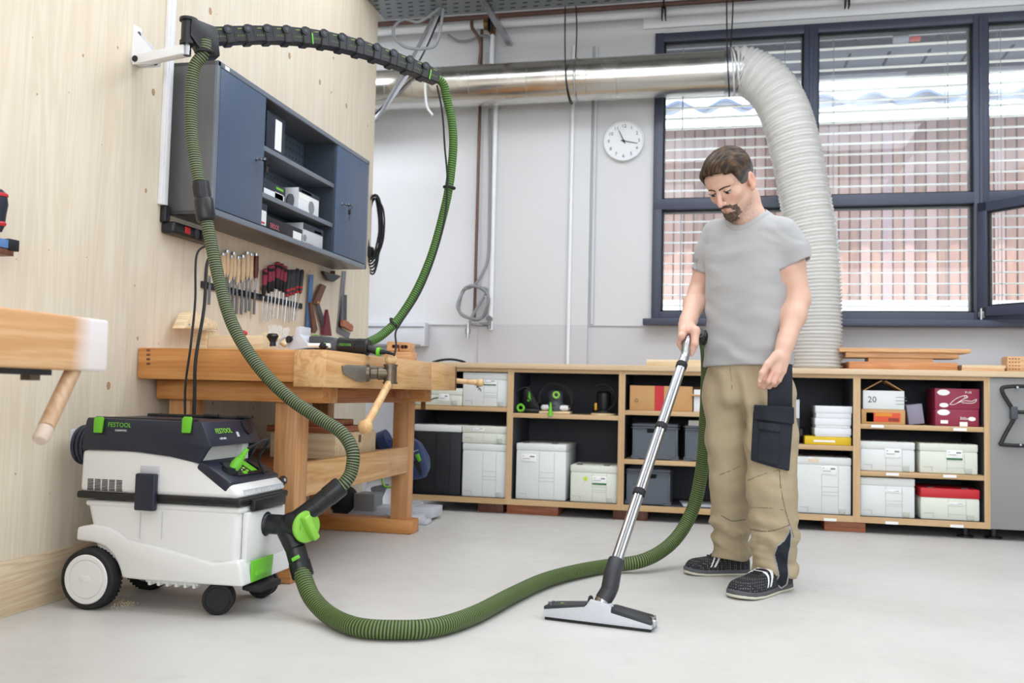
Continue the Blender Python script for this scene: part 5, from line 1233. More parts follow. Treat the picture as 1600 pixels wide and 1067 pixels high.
# ---- the other bench at the left edge
FX = -1.44
c0_, c1_ = atX(100, 490, FX), atX(168, 578, FX); fz1, fz0 = atX(168, 500, FX).z, atX(100, 578, FX).z; fy = c1_.y
fb = empty('wooden_bench', (-1.85, 1.3, 0), 0, 'corner of another pale wooden bench jutting in at the left edge', 'workbench')
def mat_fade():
    t = NT('hazed_bench_end'); v = t.co(); x, y, z = t.sep(v)
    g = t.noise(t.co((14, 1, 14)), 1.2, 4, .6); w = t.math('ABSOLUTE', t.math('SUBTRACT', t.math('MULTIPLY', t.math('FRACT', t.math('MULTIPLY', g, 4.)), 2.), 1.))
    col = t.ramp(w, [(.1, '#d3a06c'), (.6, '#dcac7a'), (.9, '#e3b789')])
    edge = t.math('ADD', t.math('SUBTRACT', y, fy-1.3), t.math('MULTIPLY', t.math('SUBTRACT', t.noise(v, 9, 3), .5), .05))  # bright haze painted into the colour, whitening the far end
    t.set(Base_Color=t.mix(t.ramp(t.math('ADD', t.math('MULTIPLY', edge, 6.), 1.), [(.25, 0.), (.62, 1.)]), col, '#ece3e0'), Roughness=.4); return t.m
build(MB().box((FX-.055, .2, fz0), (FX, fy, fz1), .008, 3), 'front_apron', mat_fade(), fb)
build(MB().box((-2.25, .2, fz0+.01), (FX-.056, fy-.01, fz1-.002), .004), 'bench_top', 'maple', fb)
for x in (-2.24, -1.62):
    for y in (.4, 1.2): build(MB().box((x, y, 0), (x+.09, y+.09, fz0+.01), .004), 'leg', 'maple', fb)
p = atX(75, 580, FX-.02); build(MB().box((FX-.05, .9, fz0-.013), (FX-.01, p.y, fz0-.0005)), 'metal_rail', 'black_plastic', fb)
p = atX(60, 585, FX-.02); build(MB().box((FX-.04, p.y-.03, fz0-.025), (FX-.015, p.y, fz0-.012)), 'rail_stop', 'worn_iron', fb)
M['old_handle'] = wood('old_handle_wood', '#a88360', '#b99572', '#c4a585', 2, 2, ring=4)
a, b = atX(118, 570, FX-.03), atX(62, 689, FX+.02); d = b-a
build(MB().tube([a+d*t_ for t_ in (0, .1, .5, .84)], [.0175, .0175, .0175, .0175], 20), 'vise_handle', 'old_handle', fb)
build(MB().tube([a+d*t_ for t_ in (.845, .85, .97, 1)], [.0155, .0172, .0172, .013], 20), 'handle_end', plain('pale_handle_end', '#cdb9a8', .6), fb)
# finger joint at the left corner of the main workbench
jm_ = MB()
for k in range(4):
    p = atY(229, 547+7*k, BY0); jm_.box((p.x, BY0-.0006, p.z-.005), (p.x+.016, BY0+.002, p.z+.004))
build(jm_, 'finger_joint', 'walnut', wb)
# ================================================================== dust extractor
VY0, VY1 = 2.775, 3.110
def V(x, y, Y=VY0): p = atY(x, y, Y); return (p.x, p.z)
vac = empty('dust_extractor', (-1.85, 2.93, 0), 0, 'white and navy wheeled dust extractor with a green-striped hose', 'dust extractor')
def side(pts, y0, y1, bev=.012, seg=3, mb=None):
    return (mb or MB()).prism([(x, y0, z) for x, z in pts], (0, y1-y0, 0), bev, seg)
W = VY1-VY0
# tub
build(side([V(130, 780), V(370, 797), V(366, 885), V(150, 880)], VY0+.012, VY1-.012, .02), 'tub', 'white_plastic', vac)
x0, z0 = V(130, 786); x1, z1 = V(372, 795)
build(MB().box((x0, VY0+.008, z0-.01), (x1+.004, VY1-.008, z0+.012), .012, 3), 'tub_rim', 'white_plastic', vac)
# chassis with the arched wheel housing
sk = [V(121, 823), V(147, 819), V(171, 823), V(185, 832), V(200, 843), V(222, 848), V(333, 880), V(372, 876), V(376, 882), V(380, 917), V(313, 913), V(219, 906), V(191, 903), V(186, 885), V(178, 868), V(165, 855), V(148, 848), V(119, 844)]
build(side(sk, VY0-.004, VY1+.004, .010), 'chassis', 'white_plastic', vac)
xF = V(374, 800)[0]
under = MB()
for k in range(6):
    xa = V(222+14*k, 912)[0]; under.box((xa, VY0+.03, .085), (xa+.012, VY1-.03, .125), .003)
under.box((V(215, 912)[0], VY0+.035, .09), (V(300, 912)[0], VY1-.035, .13), .01)
build(under, 'underbody', 'white_plastic', vac)
# black seal band
xb0, zb = V(120, 772); xb1, zb1 = V(371, 784)
build(MB().box((xb0, VY0-.004, zb-.012), (xb1+.014, VY1+.004, zb+.012), .008, 3), 'seal_band', 'black_plastic', vac)
# upper housing (sloping to the control panel)
hs = [(xb0+.008, zb+.01), V(128, 702), V(200, 702), V(300, 716), V(316, 727), V(352, 752), V(360, 758), (xb1+.002, zb+.035), (xb1+.004, zb+.01)]
build(side(hs, VY0, VY1, .016), 'motor_housing', 'white_plastic', vac)
ih = MB().box((V(190, 690)[0], VY0+.025, zb+.10), (V(322, 690)[0]-.03, VY1-.025, V(200, 668)[1]), .01)
build(ih, 'inner_housing', 'white_plastic', vac)
build(MB().box((V(322, 690)[0]-.035, VY1-.085, zb+.10), (V(322, 690)[0]-.001, VY1-.045, V(200, 690)[1]), .006), 'support_post', 'white_plastic', vac)
# fine front grille under the control panel
gr = MB()
for k in range(22):
    y = VY0+.035+k*(W-.06)/21; gr.box((xb1-.004, y, zb+.020), (xb1+.0045, y+.0025, zb+.038))
build(gr, 'front_grille', 'light_grey', vac)
# control panel
cpA, cpB = Vector((V(313, 726)[0], 0, V(313, 726)[1]+.001)), Vector((V(360, 757)[0], 0, V(360, 757)[1]+.002))
pd = (cpB-cpA); pn = Vector((-pd.z, 0, pd.x)).normalized(); pn = pn if pn.z > 0 else -pn; pu = pd.normalized()
def CP(u, y, h=0): q = cpA+pd*u+pn*h; return Vector((q.x, VY0+y, q.z))
bm_ = MB().prism([CP(-.06, -.002, .012), CP(1.02, -.002, .006), CP(1.02, -.002, -.035), CP(-.06, -.002, -.02)], (0, W+.004, 0), .008)
cpn = build(bm_, 'control_panel', 'navy_plastic', vac)
build(MB().prism([CP(.16, .08, .0115), CP(.84, .08, .0088), CP(.84, .08, .0118), CP(.16, .08, .0150)], (0, W-.12, 0), .002), 'panel_face', 'black_plastic', cpn)
def pb(u0, u1, y0, y1, mat, name, h=.016):
    return build(MB().prism([CP(u0, y0, h-.004), CP(u1, y0, h-.0055), CP(u1, y0, h-.002), CP(u0, y0, h)], (0, y1-y0, 0), .0008, 1), name, mat, cpn)
pb(.28, .72, .185, .225, 'green', 'display_label'); pb(.3, .7, .235, .265, 'black_plastic', 'rocker', .02)
for k in range(4): pb(.26+.13*k, .33+.13*k, .155, .168, 'lime', 'dial_mark'); 
pb(.7, .8, .12, .145, 'green', 'green_mark')
for k in range(3): pb(.34+.13*k, .38+.13*k, .135, .14, 'paper', 'white_mark')
pk = build(MB().cyl(CP(.55, .075, .008), CP(.52, .07, .03), .030, .026, n=24), 'socket', 'black_rubber', cpn)
pa, pb_ = CP(.62, .07, .02), CP(.62, .07, .02)+Vector((.035, .03, .07))
build(MB().lathe(pa, pb_, [(0, .016), (.25, .019), (.5, .015), (.52, .012), (.6, .013), (.62, .010), (.7, .011), (.72, .009), (.8, .010), (.82, .008), (1, .008)], 16), 'plug', 'green', vac)
# lid with its overhanging front hood
lz1 = V(200, 654)[1]; lt = V(137, 653)
hood = [V(136, 655), V(316, 659), V(331, 698), V(327, 702), V(313, 725), V(265, 713), V(215, 706), V(165, 703), V(128, 701)]
wl_ = MB()
wl_.prism([(x, VY0-.004, z) for x, z in hood], (0, .012, 0), .005).prism([(x, VY1-.008, z) for x, z in hood], (0, .012, 0), .005)
hx, hz_ = V(316, 659); fx_, fz_ = V(331, 698)
wl_.prism([(lt[0], VY0-.003, lz1-.022), (lt[0], VY0-.003, lz1), (hx, VY0-.003, hz_), (hx+.002, VY0-.003, hz_-.022)], (0, W+.006, 0), .008)      # top
wl_.prism([(hx-.016, VY0-.003, hz_-.004), (hx, VY0-.003, hz_), (fx_, VY0-.003, fz_+.0), (fx_-.012, VY0-.003, fz_-.001)], (0, W+.006, 0), .005)    # front
rx, rz_ = V(128, 701)
wl_.prism([(lt[0], VY0-.003, lz1), (lt[0]+.015, VY0-.003, lz1), (rx+.015, VY0-.003, rz_), (rx, VY0-.003, rz_)], (0, W+.006, 0), .005)
lid = build(wl_, 'lid', 'navy_plastic', vac)
# rim and clips along the top
rm = MB().box((V(145, 655)[0], VY1-.03, lz1-.004), (V(306, 657)[0], VY1-.012, lz1+.010), .004).box((V(145, 655)[0], VY0+.012, lz1-.004), (V(306, 657)[0], VY0+.022, lz1+.004), .003)
for px in (250, 306): rm.box((V(px, 656)[0]-.02, VY1-.04, lz1), (V(px, 656)[0]+.04, VY1-.015, lz1+.014), .004)
build(rm, 'lid_rim', 'black_plastic', vac)
for px in (157.5, 295):
    x, z = V(px, 665)
    l_ = build(MB().box((x-.021, VY0-.0055, z-.032), (x+.021, VY0+.01, z+.022), .003), 'latch_recess', 'black_plastic', vac)
    build(MB().prism([(x-.018, VY0-.006, z-.024), (x-.018, VY0-.006, z+.022), (x-.012, VY0-.006, z+.030), (x+.016, VY0-.006, z+.030), (x+.018, VY0-.006, z+.024), (x+.014, VY0-.006, z-.024)], (0, -.009, 0), .003), 'green_latch', 'green', l_)
    build(MB().box((x-.016, VY1+.004, z-.024), (x+.016, VY1+.013, z+.030), .003), 'green_latch', 'green', vac)
x, z = V(170, 663.5)
text('FESTOOL', 'lettering', .022, 'green', vac, R_FRONT, (x, VY0-.0042, z), sx=.98)
text('CLEANTEC', 'small_lettering', .0085, 'paper', vac, R_FRONT, (x+.028, VY0-.0042, z-.018), sx=1.1)
# badge on the hood front
fn = Vector((fx_-hx, 0, fz_-hz_)); RF = frame_from((0, 1, 0), -fn)
c_ = Vector((hx, 0, hz_))+fn*.42; off = (RF @ Vector((0, 0, 1)))*.0016
text('FESTOOL', 'lettering', .026, 'lime', vac, RF, (c_.x+off.x, VY0+.055, c_.z+off.z), sx=.98)
c2_ = Vector((hx, 0, hz_))+fn*.72
text('CTM 36 E', 'small_lettering', .010, 'paper', vac, RF, (c2_.x+off.x, VY0+.065, c2_.z+off.z))
bd = MB(); q = RF @ Vector((0, 0, 1))
c3 = Vector((hx, 0, hz_))+fn*.6
bd.prism([Vector((c3.x, VY0+.185, c3.z))+q*.0008+RF @ Vector(v) for v in ((0, -.008, 0), (.016, -.008, 0), (.016, .010, 0), (0, .010, 0))], q*.0008)
build(bd, 'badge', 'light_grey', vac)
hdl = MB().prism([Vector((hx, VY0+W-.085, hz_))+fn*.02+q*.001, Vector((hx, VY0+W-.03, hz_))+fn*.02+q*.001, Vector((hx, VY0+W-.03, hz_))+fn*.45+q*.001, Vector((hx, VY0+W-.045, hz_))+fn*.62+q*.001, Vector((hx, VY0+W-.07, hz_))+fn*.62+q*.001, Vector((hx, VY0+W-.085, hz_))+fn*.45+q*.001], q*.004, .001, 1)
build(hdl, 'grip_recess', 'black_plastic', vac)
# side latch and vents
x0, z0 = V(215, 796); x1, z1 = V(249, 740)
build(MB().box((x0+.003, VY0-.002, z1-.01), (x1+.002, VY0+.01, V(230, 727)[1]), .003), 'latch_pocket', 'light_grey', vac)
build(MB().box((x0, VY0-.024, z0), (x1, VY0-.002, z1), .006, 3), 'side_latch', 'navy_plastic', vac)
vt = MB(); xa, za = V(137.5, 747); xc, zc_ = V(192.5, 768.5)
for i in range(5):
    for j in range(8):
        u = xa+(xc-xa)*(i/5); z = zc_+(za-zc_)*(j+.15)/8
        vt.box((u, VY0-.0012, z), (u+(xc-xa)/5*.80, VY0+.002, z+(za-zc_)/8*.62))
build(vt, 'air_vent', 'print_black', vac)
sm = MB()
for px in (217, 251): 
    x, z = V(px, 800); x2, z2 = V(px, 843); sm.box((x-.0015, VY0+.0095, z2), (x+.0015, VY0+.0125, z))
build(sm, 'panel_line', 'light_grey', vac)
# inlet front panel, inlet collar, front clip
build(MB().box((xF-.008, VY0+.035, .17), (xF+.012, VY1-.03, zb-.036), .006), 'inlet_panel', 'white_plastic', vac)
build(MB().box((xF+.004, VY0+.06, zb-.034), (xF+.024, VY1-.05, zb+.004), .005), 'front_clip', 'black_plastic', vac)
# front green plate and brake bar
fpx = V(381, 900)[0]
build(MB().prism([(fpx-.004, VY0+.05, .115), (fpx-.004, VY0+.185, .115), (fpx-.004, VY0+.195, .185), (fpx-.004, VY0+.05, .185)], (.008, 0, 0), .002), 'green_plate', 'green', vac)
build(MB().box((fpx-.002, VY0+.07, .13), (fpx+.009, VY0+.165, .148), .004), 'plate_grip', 'green', vac)
build(MB().box((fpx-.03, VY0+.06, .082), (fpx+.035, VY0+.20, .104), .006).box((fpx-.06, VY0+.1, .075), (fpx+.0, VY0+.16, .1), .004), 'brake_pedal', 'black_rubber', vac)
# big rear wheels
wx_, wz__ = V(143, 899.5); wr = .102
def wheel(y, s):
    tm = MB().lathe((wx_, y, wr), (wx_, y+s*.055, wr), [(0, wr*.80), (0, wr*.93), (.1, wr*.985), (.3, wr), (.7, wr), (.9, wr*.985), (1, wr*.93), (1, wr*.7)], 56, cap=False)
    for k in range(44):
        a = 2*PI*k/44; d = Vector((math.cos(a), 0, math.sin(a))); t_ = Vector((-math.sin(a), 0, math.cos(a))); c = Vector((wx_, y+s*.034, wr))+d*(wr-.003)
        tm.prism([c+t_*.0045+d*0, c-t_*.0045, c-t_*.003+d*.005, c+t_*.003+d*.005], (0, s*.018, 0))
    tw = build(tm, 'wheel', 'black_rubber', vac)
    build(MB().lathe((wx_, y-s*.004, wr), (wx_, y+s*.05, wr), [(0, .0001), (0, wr*.60), (.04, wr*.62), (.08, wr*.63), (0., wr*.66), (-.0, wr*.78), (.1, wr*.82), (.3, wr*.8), (1, wr*.8)], 48, cap=False).box((wx_-.002, y-s*.0055, wr-.02), (wx_+.05, y-s*.003, wr-.017)).box((wx_-.022, y-s*.0055, wr-.008), (wx_+.018, y-s*.003, wr+.012), .001), 'hub_cap', 'white_plastic', tw)
wheel(VY0-.028, 1); wheel(VY1+.028, -1)
build(MB().cyl((wx_, VY0+.02, wr), (wx_, VY1-.02, wr), .012), 'axle', 'black_plastic', vac)
# front twin casters
def caster(cx, cy, ang):
    r = .052; R_ = rotm(0, 0, ang); C_ = Vector((cx, cy, r))
    f = build(MB().cyl((cx-.0, cy, .07), (cx, cy, .125), .018).box((cx-.02, cy-.012, .05), (cx+.02, cy+.012, .09), .004, R=R_, at=(cx, cy, 0)), 'caster', 'black_plastic', vac)
    for s in (-1, 1):
        a = C_+R_ @ Vector((0, s*.008, 0)); b = C_+R_ @ Vector((0, s*.030, 0))
        build(MB().lathe(a, b, [(0, r*.9), (.15, r), (.7, r), (.9, r*.95), (1, r*.85), (1, r*.8), (.85, r*.75), (.85, .001)], 36, cap=False), 'caster_wheel', 'black_rubber', f)
p = atZ(335, 962, 0); caster(p.x-.003, p.y+.03, .35)
caster(-1.625, VY1+.01, .1)
build(MB().cyl((-1.625, VY1+.01, .1), (-1.625, VY1-.02, .125), .02), 'caster_mount', 'white_plastic', vac)
# cord holder at the back
a = atY(107, 696, 2.95)
hx0 = xb0-.0
chl = MB().box((hx0-.062, 2.80, .525), (hx0-.048, 2.90, .60), .008).box((hx0-.05, 2.83, .545), (hx0+.06, 2.87, .58), .006)
for k in range(6): chl.box((hx0-.048, 2.81+.014*k, .53), (hx0-.044, 2.816+.014*k, .595))
build(chl, 'cord_holder', 'light_grey', vac)
wr_ = MB()
for k in range(4): wr_.torus((hx0-.036+.017*k, 2.85, .545), .062, .0085, (1, 0, 0), 32, 8)
build(wr_, 'wound_cord', 'navy_plastic', vac)
# tool lead plugged into the panel, running down beside the inlet
ql = [pb_, pb_+Vector((.05, .05, .03)), atY(404, 716, 3.0), atY(411, 735, 3.02), atY(418, 765, 3.03), atY(424, 805, 3.03), atY(425, 850, 3.04), atY(418, 880, 3.07)]
ql[-1] = Vector((ql[-1].x, 3.1, .2))
tube_thing('tool_lead', 'black_rubber', ql, .0048, 'thin black lead running from the green plug down past the extractor inlet', 'cable')
# sawdust
rnd = random.Random(2); sd_ = MB()
for k in range(120):
    p = atZ(rnd.gauss(190, 10), rnd.gauss(943, 3), 0); s = rnd.uniform(.001, .003); sd_.box((p.x, p.y, .0003), (p.x+s*2, p.y+s, s))
o = build(sd_, 'sawdust', 'wood_pale', smooth=False); tag(o, 'pale sawdust scattered beside the extractor wheel', 'sawdust', None, 'stuff')

# ================================================================== hoses
def mat_hose(name, c_dark, c_light, c_dot, ratio=.5, pitch=.0068, starts=1):
    t = NT(name); u = t.n('ShaderNodeUVMap'); x, y, z = t.sep(u.outputs[0])
    ph = t.math('FRACT', t.math('ADD', t.math('DIVIDE', y, pitch), t.math('MULTIPLY', x, float(starts))))
    tri = t.math('ABSOLUTE', t.math('SUBTRACT', ph, .5))
    line = t.ramp(tri, [(ratio*.5-.06, 1.), (ratio*.5+.06, 0.)])
    wv = t.math('FRACT', t.math('ADD', t.math('MULTIPLY', x, 46.), t.math('MULTIPLY', y, 60.)))
    dots = t.math('MULTIPLY', line, t.math('LESS_THAN', wv, .42))
    col = t.mix(line, c_dark, c_light); col = t.mix(dots, col, c_dot)
    t.set(Base_Color=col, Roughness=.6); t.bump(tri, .5, .0025); return t.m
M['hose_dark'] = mat_hose('dark_braided_hose', '#10150f', '#38562b', '#a3a97a', .42, .0092)
M['hose_green'] = mat_hose('green_braided_hose', '#0b1b0a', '#467a1c', '#628f30', .50, .0105)
M['hose_floor'] = mat_hose('floor_braided_hose', '#131f13', '#3c6626', '#86904e', .52, .0100)
def hose(parent, pts, r, mat, name='hose_tube', n=28):
    p = resample(spline(pts, 20), .012)
    return build(MB().tube(p, r, n, uv=True), name, mat, parent, sharp=80)
def cuff(mb, a, b, r, ribs=3):
    mb.lathe(a, b, [(0, r*.92), (.03, r), (.45, r), (.47, r*1.06), (.9, r*1.08), (.97, r*1.04), (1, r*.9)], 28)
# --- the valve
VYc = 2.945
def K(x, y, Y=VYc): return atY(x, y, Y)
vv = empty('suction_valve', K(455, 822), 0, 'black Y-shaped suction valve with a green turning knob on the extractor', 'valve')
inl = K(396, 817); inl.x = xF+.0
kn = K(478, 822)
ax = Vector((1, 0, 0))
p0 = Vector((xF+.006, VYc, inl.z)); 
L = kn.x-p0.x; zc_ = (inl.z+kn.z)/2
p1 = Vector((kn.x, VYc, zc_)); p0.z = zc_
build(MB().lathe(p0, p1, [(0, .036), (.03, .040), (.08, .037), (.1, .034), (.45, .034), (.47, .036), (.55, .042), (.62, .045), (1, .045)], 32), 'valve_body', 'black_plastic', vv)
build(MB().lathe(p0+Vector((-.004, 0, 0)), p0+Vector((.006, 0, 0)), [(0, .044), (.5, .045), (1, .042)], 32), 'inlet_ring', 'black_rubber', vv)
j = Vector((kn.x-.05, VYc, zc_))
ub_ = K(534, 758, 3.0); ua = j.lerp(ub_, .52)
build(MB().cyl(j+Vector((-.01, 0, .0)), ua, .034, .032, n=28), 'upper_branch', 'black_plastic', vv)
da = K(462, 858, 2.93); db = K(470, 887, 2.925)
build(MB().cyl(j+Vector((-.03, 0, -.0)), da, .036, .034, n=28), 'lower_branch', 'black_plastic', vv)
# knob disc faces the room, turned a little to the camera
kd = Vector((.9, -.44, 0)).normalized(); kc = Vector((p1.x-.004, VYc-.006, zc_)); ks = Vector((0, 0, 1)); kt = kd.cross(ks)
kb = MB().lathe(kc, kc+kd*.020, [(0, .050), (.5, .0545), (.9, .053), (1, .048)], 40)
build(kb, 'knob', 'lime', vv)
rg = (ks*.85+kt*.5).normalized(); rt = kd.cross(rg)
build(MB().prism([kc+kd*.018+rg*.048+rt*.013, kc+kd*.018-rg*.048+rt*.013, kc+kd*.018-rg*.048-rt*.013, kc+kd*.018+rg*.048-rt*.013], kd*.03, .006, 3), 'knob_grip', 'lime', vv)
# --- hose from the valve up to the boom
HR = .0232
hA = empty('suction_hose', K(545, 700, 3.02), 0, 'green striped hose rising from the valve to the wall boom', 'suction hose')
cf = MB(); cuff(cf, ua-(ub_-ua)*.12, ub_+(ub_-ua)*.0, .0335); cfo = build(cf, 'cuff', 'black_plastic', hA)
top_end = hpt+Vector((0, 0, .06))
ptsA = [ub_-(ub_-ua)*.15, ub_+(ub_-ua)*.12, K(549, 736, 3.02), K(551, 705, 3.03), K(534, 676, 3.04), K(500, 654, 3.05), K(450, 620, 3.06), K(402, 570, 3.07), K(364, 508, 3.08), K(343, 440, 3.09), K(328, 370, 3.09), K(317, 310, 3.09), K(305, 250, 3.09), K(299, 200, 3.09), K(299, 150, 3.085), K(304, 105, 3.08), hpt, top_end]
hose(hA, ptsA, HR, 'hose_dark')
s0, s1 = K(313.5, 284, 3.09), K(323, 347, 3.09)
sm_ = MB().lathe(s0, s1, [(0, .026), (.02, .031), (.42, .030), (.44, .034), (.5, .036), (.93, .036), (.97, .033), (1, .026)], 28)
cn = build(sm_, 'connector_sleeve', 'black_plastic', hA)
rb = MB(); dd = (s1-s0); xx = dd.orthogonal().normalized(); yy_ = dd.normalized().cross(xx)
for k in range(18):
    a = 2*PI*k/18; e_ = (xx*math.cos(a)+yy_*math.sin(a)); c = s0+dd*.2+e_*.030
    rb.cyl(c-dd*.12, c+dd*.16, .0018, n=5)
build(rb, 'grip_ribs', 'black_plastic', cn)
# --- hose from the boom down to the jointing machine
hB = empty('suction_hose', atY(640, 480, 3.8), 0, 'green hose hanging from the boom end down to the jointing machine', 'suction hose')
jend = Vector((JY(990), jy, zc+.02))
b0 = bend-bdir*.05
ptsB = [b0, bend+bdir*.02+Vector((0, 0, -.01)), atY(699, 158, 3.93), atY(706, 190, 3.95), atY(708, 230, 3.96), atY(702, 290, 3.96), atY(690, 345, 3.95), atY(674, 400, 3.92), atY(652, 452, 3.87), atY(624, 497, 3.80), atY(596, 524, 3.72), J(990, 262, 3.63), J(960, 272, 3.61)]
hose(hB, ptsB, .0192, 'hose_green')
for (x, y, Y, dx, dy) in ((702, 293, 3.96, -.12, -1), (616, 505, 3.78, -.75, .6)):
    c = atY(x, y, Y); c2 = atY(x+dx*10, y-dy*10 if False else y+abs(dy)*10, Y); ax_ = (c2-c).normalized(); build(MB().torus(c, .0235, .0065, ax_, 24, 8), 'strap', 'black_rubber', hB)
ql = [bend+Vector((-.005, -.01, -.03)), atY(691, 175, 3.90), atY(695, 230, 3.91), atY(699, 285, 3.93), atY(694, 345, 3.91), atY(678, 405, 3.88), atY(655, 460, 3.83), atY(626, 505, 3.75), atY(618, 520, 3.72), atY(619, 540, 3.66), Vector((JY(1245), jy-.01, J(0, 350).z)), Vector((JY(1240), jy-.01, J(0, 347).z))]
tube_thing('power_lead', 'black_rubber', ql, .0042, 'thin black lead following the hose down to the jointing machine', 'cable')
# --- floor hose from the valve to the wand handle
hC = empty('floor_hose', atZ(700, 985, 0), 0, 'long green hose lying across the floor from the extractor to the wand', 'suction hose')
FR = .0295
def fl(x, y): return atZ(x, y, FR+.002)
hand_end = atY(1100, 525, 3.93)
ptsC = [db+(da-db)*.2, K(476, 908, 2.90), K(489, 936, 2.86), K(517, 963, 2.80), fl(560, 980), fl(620, 984), fl(680, 980), fl(740, 961), fl(800, 930), fl(850, 907), fl(900, 893), fl(950, 884), atY(1000, 877, 4.05), atY(1038, 858, 4.16), atY(1066, 828, 4.24), atY(1086, 785, 4.27), atY(1097, 730, 4.26), atY(1102, 670, 4.22), atY(1105, 610, 4.14), atY(1106, 565, 4.06), atY(1104, 540, 4.0), hand_end]
pt = ptsC[3]; pt.z = max(pt.z, FR+.004)
for p in ptsC: p.z = max(p.z, FR+.001)
hose(hC, ptsC, FR, 'hose_floor', n=32)
dC = (db-da).normalized()
cf = MB(); cuff(cf, da-dC*.005, db+dC*.035, .0345); cfo = build(cf, 'cuff', 'black_plastic', hC)
RL = frame_from((.6, 0, .8), (-.8, 0, .6))
lb2 = K(462, 872, 2.92-.039)
build(MB().box((lb2.x-.014, lb2.y-.002, lb2.z-.006), (lb2.x+.014, lb2.y+.004, lb2.z+.006), .001, R=rotm(0, -.5, .35), at=lb2), 'green_badge', 'green', cfo)

# ================================================================== floor wand
wd = empty('floor_wand', atZ(935, 975, 0), 0, 'steel suction wand with a wide floor nozzle held by the man', 'vacuum wand')
nl, nr = atZ(849, 968, 0), atZ(1018, 989, 0)
na = (nr-nl).normalized(); nb = Vector((-na.y, na.x, 0)); NL = (nr-nl).length
def NZ(u, d, z): return nl+na*(u*NL)+nb*d+Vector((0, 0, z))
UC = .5
sh = MB().prism([NZ(0, 0, .010), NZ(1, 0, .010), NZ(1, 0, .026), NZ(.66, 0, .050), NZ(.60, 0, .075), NZ(.44, 0, .085), NZ(.40, 0, .062), NZ(0, 0, .038)], nb*.010, .002)
sh.prism([NZ(0, .002, .010), NZ(1, .002, .010), NZ(1, .002, .018), NZ(0, .002, .018)], nb*.085, .002)
build(sh, 'nozzle_body', 'light_grey', wd)
cv = MB()
cv.prism([NZ(0, -.001, .034), NZ(.395, -.001, .058), NZ(.41, .05, .058), NZ(.41, .085, .05), NZ(.04, .085, .036), NZ(0, .06, .034)], Vector((0, 0, .012)), .003)
cv.prism([NZ(1, -.001, .022), NZ(.63, -.001, .048), NZ(.61, .05, .052), NZ(.61, .085, .046), NZ(.96, .085, .026), NZ(1, .06, .022)], Vector((0, 0, .014)), .003)
cv.prism([NZ(.02, .01, .016), NZ(.98, .01, .016), NZ(.98, .085, .016), NZ(.02, .085, .016)], Vector((0, 0, .016)), .003)
build(cv, 'nozzle_cover', 'charcoal', wd)
build(MB().prism([NZ(.01, .002, .001), NZ(.99, .002, .001), NZ(.99, .002, .012), NZ(.01, .002, .012)], nb*.012, .001).prism([NZ(.01, .075, .001), NZ(.99, .075, .001), NZ(.99, .075, .012), NZ(.01, .075, .012)], nb*.012, .001), 'squeegee_lip', 'black_rubber', wd)
nc = MB()
for u in (.035, .985): nc.cyl(NZ(u, .03, .03), NZ(u, .03, .055 if u < .5 else .045), .008, n=8).cyl(NZ(u, .06, .03), NZ(u, .06, .052 if u < .5 else .042), .006, n=8)
nc.box(NZ(1.0, .02, .015)-Vector((.004, .01, 0)), NZ(1.0, .02, .04)+Vector((.01, .012, 0)), .003)
build(nc, 'end_clip', 'steel', wd)
build(MB().torus(NZ(.38, .075, .062), .014, .006, na, 20, 8), 'rear_roller', 'black_rubber', wd)
text('FESTOOL', 'lettering', .012, 'lime', wd, frame_from(na, nb*.9+Vector((0, 0, .12))), NZ(.14, .028, .0555))
E0 = NZ(.535, .040, .083); E1 = NZ(.575, .052, .115)
build(MB().ball(NZ(.52, .034, .045), .040, 24, 14, (1.1, .75, 1.0)), 'neck_hub', 'light_grey', wd)
build(MB().cyl(NZ(.50, .032, .045), E0, .029, .0275, n=28), 'neck', 'steel', wd)
wt_lo = atY(962, 880, 3.16); wt_hi = atY(1066, 568, 3.745)
wdv = (wt_hi-wt_lo).normalized()
build(MB().tube(spline([E0-(E1-E0)*.1, E1, wt_lo-wdv*.035, wt_lo+wdv*.01], 10), [.0285]*11+[.0295]*10+[.0285]*10, 24), 'elbow', 'charcoal', wd)
def fluted(a, b, r, n=48):
    d = (b-a).normalized(); x = d.orthogonal().normalized(); y = d.cross(x)
    return [[p+(x*math.cos(2*PI*j/n)+y*math.sin(2*PI*j/n))*(r+.0012*math.cos(8*2*PI*j/n)) for j in range(n)] for p in (a, b)]
build(MB().ring(fluted(wt_lo-wdv*.02, wt_hi, .0185)), 'tube', 'steel', wd)
cl_ = []
for x, y in ((998, 770), (1029.5, 666), (1057, 569)):
    # where the collar sits on the tube axis: closest approach of the pixel's ray
    d = ray(x, y); w0 = CAM-wt_lo; a_, b_, c_ = d.dot(d), d.dot(wdv), 1.; e_, f_ = d.dot(w0), wdv.dot(w0)
    tt = (a_*f_-b_*e_)/(a_*c_-b_*b_); c = wt_lo+wdv*tt; cl_.append(c)
    build(MB().lathe(c-wdv*.013, c+wdv*.013, [(0, .0205), (.1, .0225), (.9, .0225), (1, .0205)], 28), 'collar', 'black_rubber', wd)
c = cl_[-1]
hp_ = [c-wdv*.02, c+wdv*.02, c+wdv*.06, atY(1074.5, 532, 3.80), atY(1084, 521, 3.86), atY(1092, 518, 3.90), hand_end+Vector((-.012, 0, .0))]
HANDLE = spline(hp_, 10)
build(MB().tube(HANDLE, .0185, 24), 'handle', 'steel', wd)
h1 = HANDLE[-1]; hdv = (HANDLE[-1]-HANDLE[-6]).normalized()
build(MB().lathe(h1-hdv*.01, h1+hdv*.03, [(0, .024), (.2, .030), (.5, .032), (.8, .030), (1, .026)], 28), 'swivel_ring', 'black_plastic', wd)
